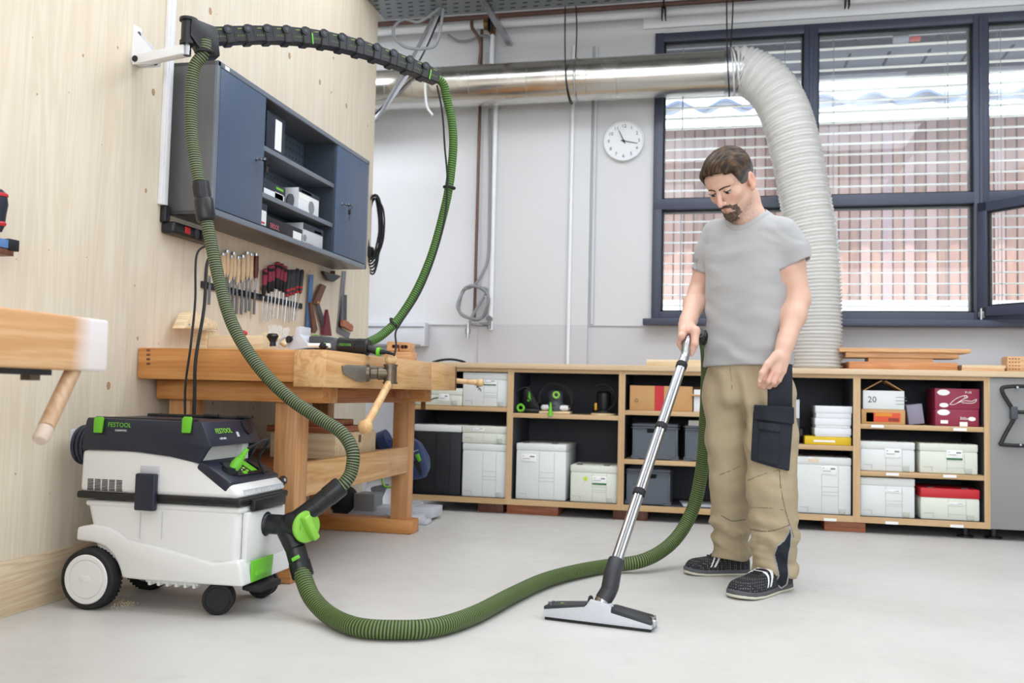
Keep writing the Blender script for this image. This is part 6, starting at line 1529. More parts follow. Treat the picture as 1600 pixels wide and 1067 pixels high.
# ================================================================== the man with the wand
V3 = lambda v: np.array([v[0], v[1], v[2]], float)
def smin(a, b, k): h = np.clip(.5+.5*(b-a)/k, 0, 1); return b*(1-h)+a*h-k*h*(1-h)
def smax(a, b, k): return -smin(-a, -b, k)
def s_cone(p, a, b, r1, r2):
    a, b = V3(a), V3(b); ba = b-a; pa = p-a; h = np.clip(pa@ba/(ba@ba), 0, 1)
    return np.linalg.norm(pa-h[:, None]*ba, axis=1)-(r1+(r2-r1)*h)
def s_ball(p, c, r): return np.linalg.norm(p-V3(c), axis=1)-r
def s_ell(p, c, r):
    q = (p-V3(c)); r = np.array(r, float); k0 = np.linalg.norm(q/r, axis=1); k1 = np.linalg.norm(q/(r*r), axis=1)
    return np.where(k1 > 1e-9, k0*(k0-1)/np.maximum(k1, 1e-9), -r.min())
def s_chain(p, pts, rs, k=.012):
    d = None
    for a, b, r1, r2 in zip(pts, pts[1:], rs, rs[1:]):
        e = s_cone(p, a, b, r1, r2); d = e if d is None else smin(d, e, k)
    return d
def vnoise(p, sc, seed=0):
    q = p*np.array(sc, float)+seed*17.3; i = np.floor(q).astype(np.int64); f = q-i; f = f*f*(3-2*f); out = 0
    for dx in (0, 1):
        for dy in (0, 1):
            for dz in (0, 1):
                n = (i[:, 0]+dx)*374761393+(i[:, 1]+dy)*668265263+(i[:, 2]+dz)*2147483647+seed*974711
                n = (n ^ (n >> 13))*1274126177; n = (n ^ (n >> 16)) & 0xffff
                out = out+(n/65535.*2-1)*(f[:, 0] if dx else 1-f[:, 0])*(f[:, 1] if dy else 1-f[:, 1])*(f[:, 2] if dz else 1-f[:, 2])
    return out
def sdf_mesh(fn, lo, hi, h, slack=2.4):
    lo, hi = np.array(lo, float), np.array(hi, float); q = 4; H = h*q
    nc = np.ceil((hi-lo)/H).astype(int)
    ax = [lo[i]+(np.arange(nc[i])+.5)*H for i in range(3)]
    C = np.stack(np.meshgrid(*ax, indexing='ij'), -1).reshape(-1, 3)
    dc = fn(C).reshape(nc); act = np.abs(dc) < H*slack
    nf = nc*q
    g = np.repeat(np.repeat(np.repeat(np.where(dc < 0, -1., 1.).astype(np.float32), q, 0), q, 1), q, 2)
    m = np.repeat(np.repeat(np.repeat(act, q, 0), q, 1), q, 2)
    I = np.argwhere(m); P = lo+I*h; vals = np.empty(len(P), np.float32)
    for s in range(0, len(P), 400000): vals[s:s+400000] = fn(P[s:s+400000])
    g[m] = vals
    sg = g < 0
    c = [(x, y, z) for x in (0, 1) for y in (0, 1) for z in (0, 1)]
    sl = lambda A, o: A[o[0]:A.shape[0]-1+o[0], o[1]:A.shape[1]-1+o[1], o[2]:A.shape[2]-1+o[2]]
    cnt = sum(sl(sg, o).astype(np.int8) for o in c); cells = np.argwhere((cnt > 0) & (cnt < 8))
    acc = np.zeros((len(cells), 3)); num = np.zeros(len(cells))
    def val(o): return g[cells[:, 0]+o[0], cells[:, 1]+o[1], cells[:, 2]+o[2]]
    for o in c:
        for k in range(3):
            if o[k] == 0:
                o2 = list(o); o2[k] = 1; a, b = val(o), val(o2); cr = (a < 0) != (b < 0)
                t = np.where(cr, a/np.where(cr, a-b, 1), 0); pt = np.array(o, float)[None, :].repeat(len(cells), 0); pt[:, k] += t
                acc[cr] += pt[cr]; num[cr] += 1
    verts = lo+(cells+acc/num[:, None])*h
    idx = -np.ones(cnt.shape, np.int64); idx[cells[:, 0], cells[:, 1], cells[:, 2]] = np.arange(len(cells))
    faces = []
    for k in range(3):
        a = [slice(None)]*3; b = [slice(None)]*3; a[k] = slice(0, -1); b[k] = slice(1, None)
        E_ = np.argwhere(sg[tuple(a)] != sg[tuple(b)])
        u, v = [(1, 2), (2, 0), (0, 1)][k]
        ok = (E_[:, u] > 0) & (E_[:, v] > 0)
        for w in range(3): ok &= E_[:, w] < np.array(cnt.shape)[w]
        E_ = E_[ok]; s0 = sg[E_[:, 0], E_[:, 1], E_[:, 2]]
        def at(du, dv):
            e = E_.copy(); e[:, u] -= du; e[:, v] -= dv; return idx[e[:, 0], e[:, 1], e[:, 2]]
        F4 = np.stack([at(1, 1), at(0, 1), at(0, 0), at(1, 0)], 1); F4[~s0] = F4[~s0][:, ::-1]
        faces.append(F4[(F4 >= 0).all(1)])
    return verts, np.concatenate(faces)
def sdf_obj(name, fn, lo, hi, h, mat, parent=None, color=None, smooth_it=1, origin=None, slack=2.4, keep_one=False):
    v, f = sdf_mesh(fn, lo, hi, h, slack)
    for _ in range(smooth_it):
        n = np.zeros(len(v)); s = np.zeros_like(v)
        for k in range(4):
            a, b = f[:, k], f[:, (k+1) % 4]; np.add.at(s, a, v[b]); np.add.at(n, a, 1); np.add.at(s, b, v[a]); np.add.at(n, b, 1)
        v = v*.5+.5*s/np.maximum(n, 1)[:, None]
    if len(v) < 40000:
        # drop stray crumbs: keep the biggest connected piece
        lab = list(range(len(v)))
        def root(i):
            while lab[i] != i: lab[i] = lab[lab[i]]; i = lab[i]
            return i
        for q in f.tolist():
            r0 = root(q[0])
            for i in q[1:]: lab[root(i)] = r0
        lab = np.array([root(i) for i in range(len(v))]); ids, cn = np.unique(lab, return_counts=True)
        if keep_one and len(ids) > 1:
            ok = lab == ids[cn.argmax()]; mp = np.cumsum(ok)-1; f = mp[f[ok[f[:, 0]]]]; v = v[ok]
    me = bpy.data.meshes.new(name); org = np.array(origin if origin is not None else (worldloc(parent) if parent else (0, 0, 0)), float)
    me.from_pydata((v-org).tolist(), [], f.tolist()); me.shade_smooth(); me.materials.append(M[mat] if isinstance(mat, str) else mat)
    if color is not None:
        cc = np.ones((len(v), 4)); cc[:, :3] = color(v); at = me.color_attributes.new('tone', 'FLOAT_COLOR', 'POINT'); at.data.foreach_set('color', cc.astype(np.float32).ravel())
    o = bpy.data.objects.new(name, me); COL.objects.link(o); o.location = tuple(org) if parent is None else (0, 0, 0)
    if parent: o.parent = parent
    return o

ORG = V3(((.05), 3.93, 0))
A_ = lambda x, y, Y: V3(atY(x, y, Y))
fwd = np.array([-.55, -.835, 0]); fwd /= np.linalg.norm(fwd); lft = np.array([-fwd[1], fwd[0], 0])     # lft = his left
up = np.array([0, 0, 1.])
# ---- head frame
hyaw = math.radians(33); hpit = math.radians(37); hrol = math.radians(3)
hf0 = np.array([-math.sin(hyaw), -math.cos(hyaw), 0]); hl = np.array([math.cos(hyaw), -math.sin(hyaw), 0])
hf = hf0*math.cos(hpit)-up*math.sin(hpit); hu = hf0*math.sin(hpit)+up*math.cos(hpit)
hl2 = hl*math.cos(hrol)+hu*math.sin(hrol); hu = hu*math.cos(hrol)-hl*math.sin(hrol); hl = hl2
HS = 1.10
HC = A_(1142, 287, 3.86)
def toh(p): q = (p-HC)/HS; return np.stack([q@hl, q@hf, q@hu], 1)
def fromh(v): return HC+HS*(hl*v[0]+hf*v[1]+hu*v[2])
def mir(q): r = q.copy(); r[:, 0] = np.abs(r[:, 0]); return r
def face_sdf(q):
    m = mir(q)
    d = s_ell(q, (0, -.014, .036), (.075, .097, .084))
    d = smin(d, s_ell(q, (0, .022, -.030), (.060, .066, .088)), .03)
    d = smin(d, s_cone(m, (.050, .000, -.052), (.016, .062, -.098), .017, .017), .025)
    d = smin(d, s_ball(q, (0, .070, -.100), .017), .022)
    d = smin(d, s_ball(m, (.042, .056, -.018), .022), .02)
    d = smin(d, s_ell(q, (0, .060, .050), (.055, .028, .035)), .03)
    d = smin(d, s_cone(m, (.012, .086, .026), (.046, .068, .030), .009, .009), .012)      # brow ridge
    d = smax(d, -s_ell(m, (.031, .100, .010), (.018, .016, .011)), .014)                   # eye socket
    d = smin(d, s_ell(m, (.031, .0755, .011), (.0155, .0145, .0125)), .004)                # lids
    d = smin(d, s_cone(q, (0, .086, .020), (0, .112, -.031), .0078, .0110), .012)          # nose
    d = smin(d, s_ball(m, (.0118, .098, -.035), .0085), .007)
    d = smax(d, -s_ball(m, (.0065, .1050, -.0450), .0032), .003)
    d = smin(d, s_ell(q, (0, .080, -.062), (.027, .014, .016)), .014)
    d = smin(d, s_cone(m, (0, .0915, -.0585), (.020, .083, -.062), .0046, .0030), .004)    # lips
    d = smin(d, s_cone(m, (0, .0905, -.069), (.018, .083, -.066), .0056, .0030), .004)
    d = smax(d, -s_cone(m, (0, .0985, -.0637), (.021, .087, -.0645), .0012, .0010), .003)
    e = s_ell(m, (.079, -.016, -.008), (.011, .021, .034)); e = smax(e, -s_ell(m, (.090, -.012, -.004), (.008, .013, .022)), .006)
    e = smin(e, s_ball(m, (.077, -.004, -.036), .009), .008)
    return smin(d, e, .007)
NB = A_(1172, 331, 3.93)                                                                     # base of the neck
SL, SR = A_(1226, 362, 3.87), A_(1118, 362, 4.04)
EL, ER = A_(1249, 466, 3.87), A_(1092, 456, 4.09)
WL, WR = A_(1226, 541, 3.745), A_(1073, 508, 3.875)
neck_top = fromh((0, -.035, -.035))
# torso rows: image row, centre column, depth, half breadth, half thickness
rows = [(345, 1172, 3.955, .150, .078), (365, 1171, 3.95, .176, .098), (400, 1169, 3.945, .180, .116), (450, 1168, 3.94, .176, .124), (510, 1169, 3.94, .173, .127), (560, 1169, 3.945, .176, .128), (600, 1170, 3.95, .178, .13), (640, 1171, 3.95, .176, .13)]
RC = np.array([A_(x, y, Y) for y, x, Y, a, b in rows]); RA = np.array([r[3] for r in rows]); RBb = np.array([r[4] for r in rows])
zz_ = RC[::-1, 2]
def torso(p, off=0., smax_=None):
    z = p[:, 2]; cx = np.interp(z, zz_, RC[::-1, 0]); cy = np.interp(z, zz_, RC[::-1, 1]); a = np.interp(z, zz_, RA[::-1])+off; b = np.interp(z, zz_, RBb[::-1])+off
    qx, qy = p[:, 0]-cx, p[:, 1]-cy; u = qx*lft[0]+qy*lft[1]; v = qx*fwd[0]+qy*fwd[1]
    n = 2.5; k = (np.abs(u/a)**n+np.abs(v/b)**n)**(1/n)
    d = (k-1)*np.minimum(a, b)
    return d
ztop = RC[0, 2]
def trunk(p, off=0.):
    d = smax(torso(p, off), p[:, 2]-(ztop+.0+off), .05)
    d = smin(d, s_cone(p, NB-up*.035, SL-up*.010-lft*.03, .060+off, .046+off), .04)
    d = smin(d, s_cone(p, NB-up*.035, SR-up*.010+lft*.03, .060+off, .046+off), .04)
    return d
# ---- hands
def hand_left(p):
    K_ = [A_(1200, 577, 3.715), A_(1208, 580, 3.70), A_(1216.5, 581.5, 3.70), A_(1224, 580, 3.715)]
    Q_ = [A_(1193, 592, 3.70), A_(1200.5, 595, 3.69), A_(1209.5, 596.5, 3.695), A_(1217.5, 594, 3.71)]
    D_ = [A_(1187, 600.5, 3.725), A_(1193.5, 603.5, 3.725), A_(1202, 604, 3.73), A_(1210.5, 601.5, 3.74)]
    T_ = [A_(1185, 603, 3.75), A_(1190, 604, 3.755), A_(1198, 604, 3.76), A_(1206, 602, 3.765)]
    rk = [.0105, .0108, .0105, .0095]
    d = s_chain(p, [WL, (WL+K_[1])*.5, K_[0]], [.029, .026, .013], .012)
    for k in K_[1:]: d = smin(d, s_chain(p, [WL, (WL+k)*.5, k], [.027, .021, .0125], .01), .014)
    for k, a, b, t, r in zip(K_, Q_, D_, T_, rk):
        f = s_chain(p, [k, a, b, t], [r*1.08, r, r*.93, r*.8], .004); d = smin(d, f, .0035)
    th = [A_(1213, 556, 3.705), A_(1199, 570, 3.685), A_(1191, 583, 3.675), A_(1187, 594, 3.68)]
    return smin(d, s_chain(p, th, [.020, .0145, .0118, .0085], .008), .010)
# right hand wraps the handle tube
hc0 = V3(HANDLE[30]); hc1 = V3(HANDLE[44])
hA0, hA1 = A_(1069, 541, 3.775), A_(1090, 519, 3.885)
hax = hA1-hA0; hax /= np.linalg.norm(hax)
def on_handle(t):
    # point of the handle tube closest to a parameter between the two grip ends
    q = hA0+(hA1-hA0)*t; H_ = np.array([V3(v) for v in HANDLE]); return H_[np.argmin(np.linalg.norm(H_-q, axis=1))]
lat = -lft+fwd*.0; lat = np.array([-1., -.25, 0]); lat -= hax*(lat@hax); lat /= np.linalg.norm(lat); hup = np.cross(hax, lat); hup = hup if hup[2] > 0 else -hup
def hand_right(p):
    d = None; ks = []
    for t, r, s in ((.10, .0105, 1.), (.34, .0108, 1.04), (.58, .0104, 1.0), (.80, .0092, .9)):
        c = on_handle(t); k = c+lat*.026*s+hup*.032; a = c+lat*.034*s-hup*.004; b = c+lat*.014-hup*.031; e = c-lat*.012-hup*.030; ks.append(k)
        f = s_chain(p, [k, a, b, e], [r*1.1, r, r*.93, r*.82], .004); d = f if d is None else smin(d, f, .0035)
    for k in ks: d = smin(d, s_chain(p, [WR, (WR+k)*.5, k], [.027, .021, .0128], .01), .014)
    c = on_handle(.45); b0_ = c-lat*.018+hup*.034; d = smin(d, s_chain(p, [WR, b0_], [.024, .020], .01), .014)
    c0, c1 = on_handle(.18), on_handle(-.05)
    d = smin(d, s_chain(p, [b0_, c0-lat*.033+hup*.010, c0-lat*.031-hup*.012-hax*.006, c1-lat*.027-hup*.022], [.0185, .0145, .0122, .0088], .008), .010)
    return d
def arm(p, S, E_, W, out):
    m = (E_*.62+W*.38)
    d = s_chain(p, [S, S*.5+E_*.5, E_, m, W*.85+E_*.15, W], [.046, .051, .044, .046, .034, .031], .02)
    return d
def body(p):
    q = toh(p); far = 1.0
    d = smin(face_sdf(q)*HS, s_chain(p, [neck_top, (neck_top+NB)*.5+up*.004, NB-up*.03], [.058, .056, .062], .03), .022)
    d = smin(d, trunk(p, -.012), .035)
    d = smin(d, arm(p, SL, EL, WL, 1), .03); d = smin(d, arm(p, SR, ER, WR, -1), .03)
    d = smin(d, hand_left(p), .012); d = smin(d, hand_right(p), .012)
    return smax(d, (RC[-1, 2]-.02)-p[:, 2], .01)
def skin_tone(v):
    q = toh(v); base = np.array([.68, .43, .325])[None, :].repeat(len(v), 0)
    def blend(w, c):
        nonlocal base; w = np.clip(w, 0, 1)[:, None]; base = base*(1-w)+np.array(c)*w
    m = mir(q)
    blend(.28*vnoise(v, (45, 45, 45), 3)*1., (.74, .40, .30))
    inh = np.linalg.norm(q, axis=1) < .16
    blend(np.where(inh, .5*np.exp(-((m-np.array([.036, .07, -.025]))**2).sum(1)/.022**2), 0), (.66, .30, .22))
    blend(np.where(inh, .55*np.exp(-((q-np.array([0, .112, -.028]))**2).sum(1)/.014**2), 0), (.66, .30, .23))
    blend(np.where(inh, .6*np.exp(-((m-np.array([.084, -.014, -.005]))**2).sum(1)/.03**2), 0), (.70, .30, .22))
    # stubble along the jaw and upper lip
    stub = np.clip((-.052-q[:, 2])/.02, 0, 1)*np.clip((q[:, 1]+.01)/.03, 0, 1)
    blend(np.where(inh, stub*.75*(.6+.4*vnoise(q, (300, 300, 300), 9)), 0), (.36, .26, .21))
    lp = np.minimum(s_cone(m, (0, .0915, -.0585), (.020, .083, -.062), .0050, .0030), s_cone(m, (0, .0905, -.069), (.018, .083, -.066), .0058, .0030))
    blend(np.where(inh, 1-lp/.002, 0), (.52, .22, .18))
    # knuckles and finger ends are a little redder
    for c in (A_(1210, 592, 3.70), V3(on_handle(.3)), A_(1196, 602, 3.74)):
        blend(.42*np.exp(-((v-c)**2).sum(1)/.04**2), (.70, .34, .26))
    return base
def mat_skin():
    t = NT('skin'); a = t.n('ShaderNodeAttribute'); a.attribute_name = 'tone'; v = t.co()
    t.set(Base_Color=a.outputs['Color'], Roughness=.48); t.b.inputs['Subsurface Weight'].default_value = .12; t.b.inputs['Subsurface Radius'].default_value = (.02, .008, .005); t.b.inputs['Subsurface Scale'].default_value = .4
    t.bump(t.noise(v, 260, 3), .08, .001); return t.m
M['skin'] = mat_skin()
lo = np.array([-.36, 3.62, .78]); hi = np.array([.34, 4.22, 1.90])
person = sdf_obj('person', body, lo, hi, .003, 'skin', None, skin_tone, 1, origin=ORG)
tag(person, 'man in a grey t-shirt and beige work trousers, looking down while holding a suction wand', 'person')

# ---- hair, brows, beard, eyes
def cran(q): return smin(s_ell(q, (0, -.014, .036), (.075, .097, .084)), s_ell(q, (0, .045, .055), (.058, .035, .04)), .04)
def hair_fn(p):
    q = toh(p); m = mir(q); x, y, z = m[:, 0], q[:, 1], q[:, 2]
    th = np.interp(z, [-.08, -.02, .03, .08, .13], [.003, .005, .008, .013, .017])+np.clip(y, 0, .1)*.03
    strand = vnoise(np.stack([q[:, 0]*1.0+q[:, 1]*.35, q[:, 1]*.25-q[:, 0]*.1, q[:, 2]*.5], 1), (150, 150, 90), 5)*.0022+vnoise(q, (40, 14, 26), 8)*.003
    d = cran(q)-th-strand
    temple = np.interp(y, [-.12, -.045, -.03, -.012, .012, .032, .045, .06, .10], [-.075, -.072, -.030, .022, -.015, -.005, .030, .064, .072])
    edge = np.where(x < .045, np.interp(y, [-.12, -.045, .03, .06, .10], [-.075, -.072, .040, .078, .082]), temple)
    reg = edge-z+vnoise(q, (120, 120, 60), 9)*.004
    return smax(d, reg*.8, .006)*HS
def hair_tone(v):
    q = toh(v); m = mir(q); g = np.clip((.062-q[:, 2])/.05, 0, 1)*np.clip((m[:, 0]-.045)/.02, 0, 1)
    n = .5+.5*vnoise(np.stack([q[:, 0]+q[:, 1]*.35, q[:, 1]*.2, q[:, 2]*.6], 1), (210, 210, 120), 4)
    a = np.array([.012, .007, .004]); b = np.array([.13, .075, .038]); c = a+(b-a)*(n[:, None]**2); gr = np.array([.16, .15, .15])*(.6+.8*n[:, None])
    return c*(1-g[:, None]*.75)+gr*g[:, None]*.75
def mat_attr(name, rough):
    t = NT(name); a = t.n('ShaderNodeAttribute'); a.attribute_name = 'tone'; t.set(Base_Color=a.outputs['Color'], Roughness=rough); return t.m
M['hair'] = mat_attr('hair', .6); M['hair'].node_tree.nodes['Principled BSDF'].inputs['Specular IOR Level'].default_value = .2
bl_, bh_ = HC-.17, HC+.17
sdf_obj('hair', hair_fn, bl_, bh_, .0022, 'hair', person, hair_tone, 1)
def brow_fn(p):
    q = toh(p); m = mir(q); x, z = m[:, 0], q[:, 2]
    band = np.abs(z-np.interp(x, [.010, .03, .048], [.0205, .0240, .0215]))-np.interp(x, [.008, .02, .05], [.0034, .0034, .0018])
    d = face_sdf(q)-.0022-vnoise(q, (260, 120, 260), 2)*.001
    return smax(smax(smax(d, band, .002), np.abs(x-.029)-.021, .002), -q[:, 1], .002)*HS
sdf_obj('eyebrows', brow_fn, bl_, bh_, .0018, 'hair', person, lambda v: np.array([.075, .045, .03])[None].repeat(len(v), 0), 1)
def beard_fn(p):
    q = toh(p); m = mir(q); x, y, z = m[:, 0], q[:, 1], q[:, 2]
    d = face_sdf(q)-.0015-vnoise(q, (170, 170, 170), 6)*.0012
    # goatee, moustache and a thin line along the jaw
    chin = np.maximum(z+.078, x-.028)
    must = np.maximum(np.abs(z-np.interp(x, [0, .02, .034], [-.0495, -.053, -.066]))-np.interp(x, [0, .02, .034], [.0050, .0060, .006]), x-.036)
    side = np.maximum(np.abs(x-.031)-.008, np.maximum(z+.055, -z-.10))
    jaw = np.maximum(z-np.interp(y, [-.01, .02, .06], [-.060, -.072, -.084]), np.abs(y-.055)-.026)
    reg = np.minimum(np.minimum(chin, must), side)
    lips = s_ell(q, (0, .088, -.0645), (.021, .02, .0085))
    reg = np.maximum(reg, -lips)+vnoise(q, (150, 150, 150), 7)*.003
    return smax(smax(d, reg, .002), -(y+.005), .003)*HS
def beard_tone(v):
    q = toh(v); n = .5+.5*vnoise(q, (240, 240, 240), 3); m = mir(q)
    g = np.clip((m[:, 0]-.028)/.02, 0, 1)*.5
    c = np.array([.11, .075, .055])*(.3+1.4*n[:, None]); return c*(1-g[:, None])+np.array([.22, .18, .15])*g[:, None]
sdf_obj('beard', beard_fn, bl_, bh_, .0020, 'hair', person, beard_tone, 1)
M['eye_white'] = plain('eye_white', '#b0a49c', .25); M['eye_dark'] = plain('eye_dark', '#1d1512', .2)
for s in (-1, 1):
    eb = MB(); c = fromh((s*.031, .0762, .0060))
    eb.ball(c, .0140*HS, 20, 14); eo = build(eb, 'eye', 'eye_white', person)
    ir = MB(); d = hf*.92-hu*.35+hl*0; d /= np.linalg.norm(d); ir.cyl(c+d*.0132*HS, c+d*.0143*HS, .0066*HS, .0055*HS); build(ir, 'iris', 'eye_dark', eo)
    ls = MB(); pts = [fromh((s*(.031+.0165*math.cos(a)), .0905-.0075*abs(math.cos(a))**2, .0075-.0030*math.sin(a)+.0015)) for a in np.linspace(0, PI, 9)]
    ls.tube(pts, .0016, 6); build(ls, 'lashes', 'eye_dark', person)
# nails
nl_ = MB()
for c, n, d in ((A_(1187, 595.5, 3.672), (-.5, -.8, .1), (-.1, 0, -1)),):
    n = Vector(n).normalized(); d = Vector(d); nl_.ball(Vector(c)+n*.0015, .0062, 12, 8, (.8, .55, 1.15))
build(nl_, 'thumb_nail', plain('nail', '#e0b5a2', .3), person)

# ---- t-shirt
hemz = A_(1170, 571, 3.82)[2]
SLe, SRe = A_(1250, 411, 3.865), A_(1099, 425, 4.075)
def cloth_noise(p):
    return vnoise(p, (9, 9, 16), 1)*.0045+vnoise(p+vnoise(p, (6, 6, 6), 4)[:, None]*.05, (14, 14, 30), 2)*.0022
def shirt_fold(p):
    # drag folds that run down and forward from the armpits, and ripples above the hem
    u = (p-RC[3])@lft; z = p[:, 2]
    w = np.clip((1.22-z)/.3, 0, 1)*np.clip((z-hemz+.02)/.08, .2, 1)
    ph = (z*1.0+u*.42)*62+vnoise(p, (7, 7, 7), 11)*3.0
    return np.sin(ph)*w*.0058*(.35+.65*np.clip(vnoise(p, (6, 6, 8), 12)+.4, 0, 1))
def shirt_fn(p):
    d = trunk(p, .004+0.0)-.006*np.clip((hemz+.10-p[:, 2])/.1, 0, 1)
    d = smin(d, s_chain(p, [SL, SL*.45+SLe*.55, SLe+(SLe-SL)*.3], [.056, .063, .064], .02), .035)
    d = smin(d, s_chain(p, [SR, SR*.45+SRe*.55, SRe+(SRe-SR)*.3], [.053, .058, .056], .02), .03)
    d = d-cloth_noise(p)-shirt_fold(p)
    for S_, e in ((SL, SLe), (SR, SRe)):
        n = (e-S_)/np.linalg.norm(e-S_); near = np.linalg.norm(p-e, axis=1) < .11
        d = np.where(near & ((p-EL if e is SLe else p-ER)@lft*(1 if e is SLe else -1) > -.16), smax(d, (p-e)@n, .004), d)
    hem = hemz+.004*((p-RC[4])@lft)/.17
    d = smax(d, hem-p[:, 2]+vnoise(p, (12, 12, 1), 3)*.004, .005)
    nk = NB-up*.012+fwd*.020; nn = up*.80+fwd*.55; nn /= np.linalg.norm(nn)
    q = p-nk; h = q@nn; rad = np.linalg.norm(q-h[:, None]*nn, axis=1)
    d = smax(d, -np.maximum(rad-.076-.25*np.clip(h, 0, 1), -h-.045), .008)
    # hollow at the sleeves and at the hem
    nL, nR = (SLe-SL)/np.linalg.norm(SLe-SL), (SRe-SR)/np.linalg.norm(SRe-SR)
    iL = np.maximum(s_cone(p, SL, SLe+nL*.1, .058, .060), -(p-SLe)@nL-.05); iR = np.maximum(s_cone(p, SR, SRe+nR*.1, .054, .050), -(p-SRe)@nR-.05)
    iT = np.maximum(torso(p, -.002), p[:, 2]-hemz-.03)
    return smax(d, -np.minimum(np.minimum(iL, iR), iT), .003)
def mat_knit():
    t = NT('grey_jersey'); v = t.co(); n = t.noise(v, 220, 3)
    t.set(Base_Color=t.mix(t.noise(v, 5, 3), '#a2a2a2', '#abaaaa'), Roughness=.85); t.bump(t.math('ADD', t.math('MULTIPLY', n, .3), t.noise(v, 34, 4)), .22, .004)
    t.b.inputs['Sheen Weight'].default_value = .15; return t.m
M['jersey'] = mat_knit()
shirt = sdf_obj('t_shirt', shirt_fn, np.array([-.34, 3.66, hemz-.05]), np.array([.34, 4.24, NB[2]+.09]), .0042, 'jersey', person, None, 1)
# ribbed collar
nk = NB-up*.012+fwd*.020; nn = up*.80+fwd*.55; nn /= np.linalg.norm(nn)
def collar_fn(p):
    q = p-nk; h = q@nn; rad = np.linalg.norm(q-h[:, None]*nn, axis=1)
    d = shirt_fn(p)-.0022
    return smax(d, np.abs(rad-.0865-.25*np.clip(h, 0, 1))-.011, .003)
sdf_obj('collar', collar_fn, nk-.15, nk+.15, .004, 'jersey', shirt, None, 1)
def band_fn(center, axis, width):
    def f(p): return smax(shirt_fn(p)-.0018, np.abs((p-center)@axis)-width, .002)
    return f

# ---- trousers
HL, HRr = A_(1203, 622, 3.90), A_(1136, 622, 4.00)
KL, KR = A_(1206, 760, 3.845), A_(1141, 748, 4.03)
AL, AR = A_(1212, 893, 3.885), A_(1143, 872, 4.135)
def leg_fn(p, H_, K_, An, r):
    return s_chain(p, [H_, H_*.5+K_*.5, K_, K_*.5+An*.5, An], r, .03)
def trouser_base(p):
    d = smax(torso(p, -.004), p[:, 2]-(hemz+.03), .02); d = smax(d, (HL[2]-.03)-p[:, 2], .05)
    l = leg_fn(p, HL, KL, AL, [.104, .101, .096, .088, .087]); r = leg_fn(p, HRr, KR, AR, [.100, .094, .086, .078, .080])
    d = smin(d, smin(l, r, .012), .045)
    return d
def fold(p):
    z = p[:, 2]; a = np.clip((.40-z)/.25, 0, 1); k = np.exp(-((z-.47)/.09)**2)
    w = vnoise(p, (5, 5, 5), 21)[:, None]*.06; q = p+w
    f = vnoise(q, (10, 10, 24), 22)*(.003+.010*a+.006*k)+vnoise(q, (22, 22, 6), 23)*.0035+vnoise(q, (24, 24, 48), 24)*.004*a
    s = np.sin((z+((p-KL)@lft)*.35)*55+vnoise(p, (6, 6, 6), 25)*2.6)
    cl = np.clip((hemz+.02-z)/.06, .15, 1)
    th = np.sin(((p-HL)@lft)*60+z*14+vnoise(p, (5, 5, 4), 26)*3)*.0055*np.clip((z-.45)/.2, 0, 1)
    return (f+s*.0055*a+th)*cl
def trouser_fn(p):
    d = trouser_base(p)-fold(p)
    # bottoms: cut level with the instep, hollow underneath
    hl_ = .055+.02*((p-AL)@fwd)/.1; hr_ = .065+.02*((p-AR)@fwd)/.1
    nearL = np.linalg.norm((p-AL)[:, :2], axis=1) < np.linalg.norm((p-AR)[:, :2], axis=1)
    d = smax(d, np.where(nearL, hl_, hr_)-p[:, 2], .004)
    core = np.minimum(s_cone(p, AL+up*.12, AL-up*.1, .07, .074), s_cone(p, AR+up*.12, AR-up*.1, .064, .068))
    return smax(d, -core, .004)
def mat_twill():
    t = NT('beige_twill'); v = t.co(); n = t.noise(v, 300, 2)
    t.set(Base_Color=t.mix(t.noise(v, 6, 4), '#a5957a', '#b3a486'), Roughness=.85); t.bump(t.math('ADD', t.math('MULTIPLY', n, .25), t.noise(v, 26, 4)), .22, .004); return t.m
M['twill'] = mat_twill(); M['black_twill'] = plain('black_twill', '#1b1f29', .85, grain=.12, gs=40, bump=.3)
M['seam'] = plain('seam_grey', '#77705e', .8); M['piping'] = plain('piping_grey', '#9a9a98', .6)
tl, th_ = np.array([-.32, 3.64, .02]), np.array([.36, 4.26, hemz+.06])
tr_o = sdf_obj('trousers', trouser_fn, tl, th_, .0042, 'twill', person, None, 1)
# the dark holster pocket on his left thigh, cut from the leg's own surface
side_n = lft*.80+fwd*.60; side_n /= np.linalg.norm(side_n)
uax = np.cross(up, side_n)*-1                                     # runs to the right in the picture
if uax[0] < 0: uax = -uax
def panel(name, x0, y0, x1, y1, x2, y2, x3, y3, off, mat, parent, h=.0036, thick=.03):
    # a cloth panel on the leg: four corners on the thigh, clockwise from the upper left
    c = [A_(x, y, 3.80) for x, y in ((x0, y0), (x1, y1), (x2, y2), (x3, y3))]; cen = sum(c)/4
    n = V3(CAM)-cen; n[2] *= .2; n /= np.linalg.norm(n)
    eds = []
    for i in range(4):
        a, b = c[i], c[(i+1) % 4]; e = np.cross(b-a, n); e /= np.linalg.norm(e)
        if (cen-a)@e > 0: e = -e
        eds.append((a, e))
    def f(p):
        d = trouser_base(p)-fold(p)*.6-off
        for a, e in eds: d = smax(d, (p-a)@e, .006)
        d = smax(d, -(trouser_base(p)+thick), .003)
        return smax(d, -((p-cen)@n+.13), .003)
    lo_ = np.min(c, 0)-.05; hi_ = np.max(c, 0)+.05; lo_[1] = 3.66; hi_[1] = 4.02; lo_[2] = min(q[2] for q in c)-.02; hi_[2] = max(q[2] for q in c)+.02
    return sdf_obj(name, f, lo_, hi_, h, mat, parent, None, 1, keep_one=True)
pk1 = panel('holster_pocket', 1200, 556, 1239, 556, 1238, 652, 1199, 652, .007, 'black_twill', tr_o)
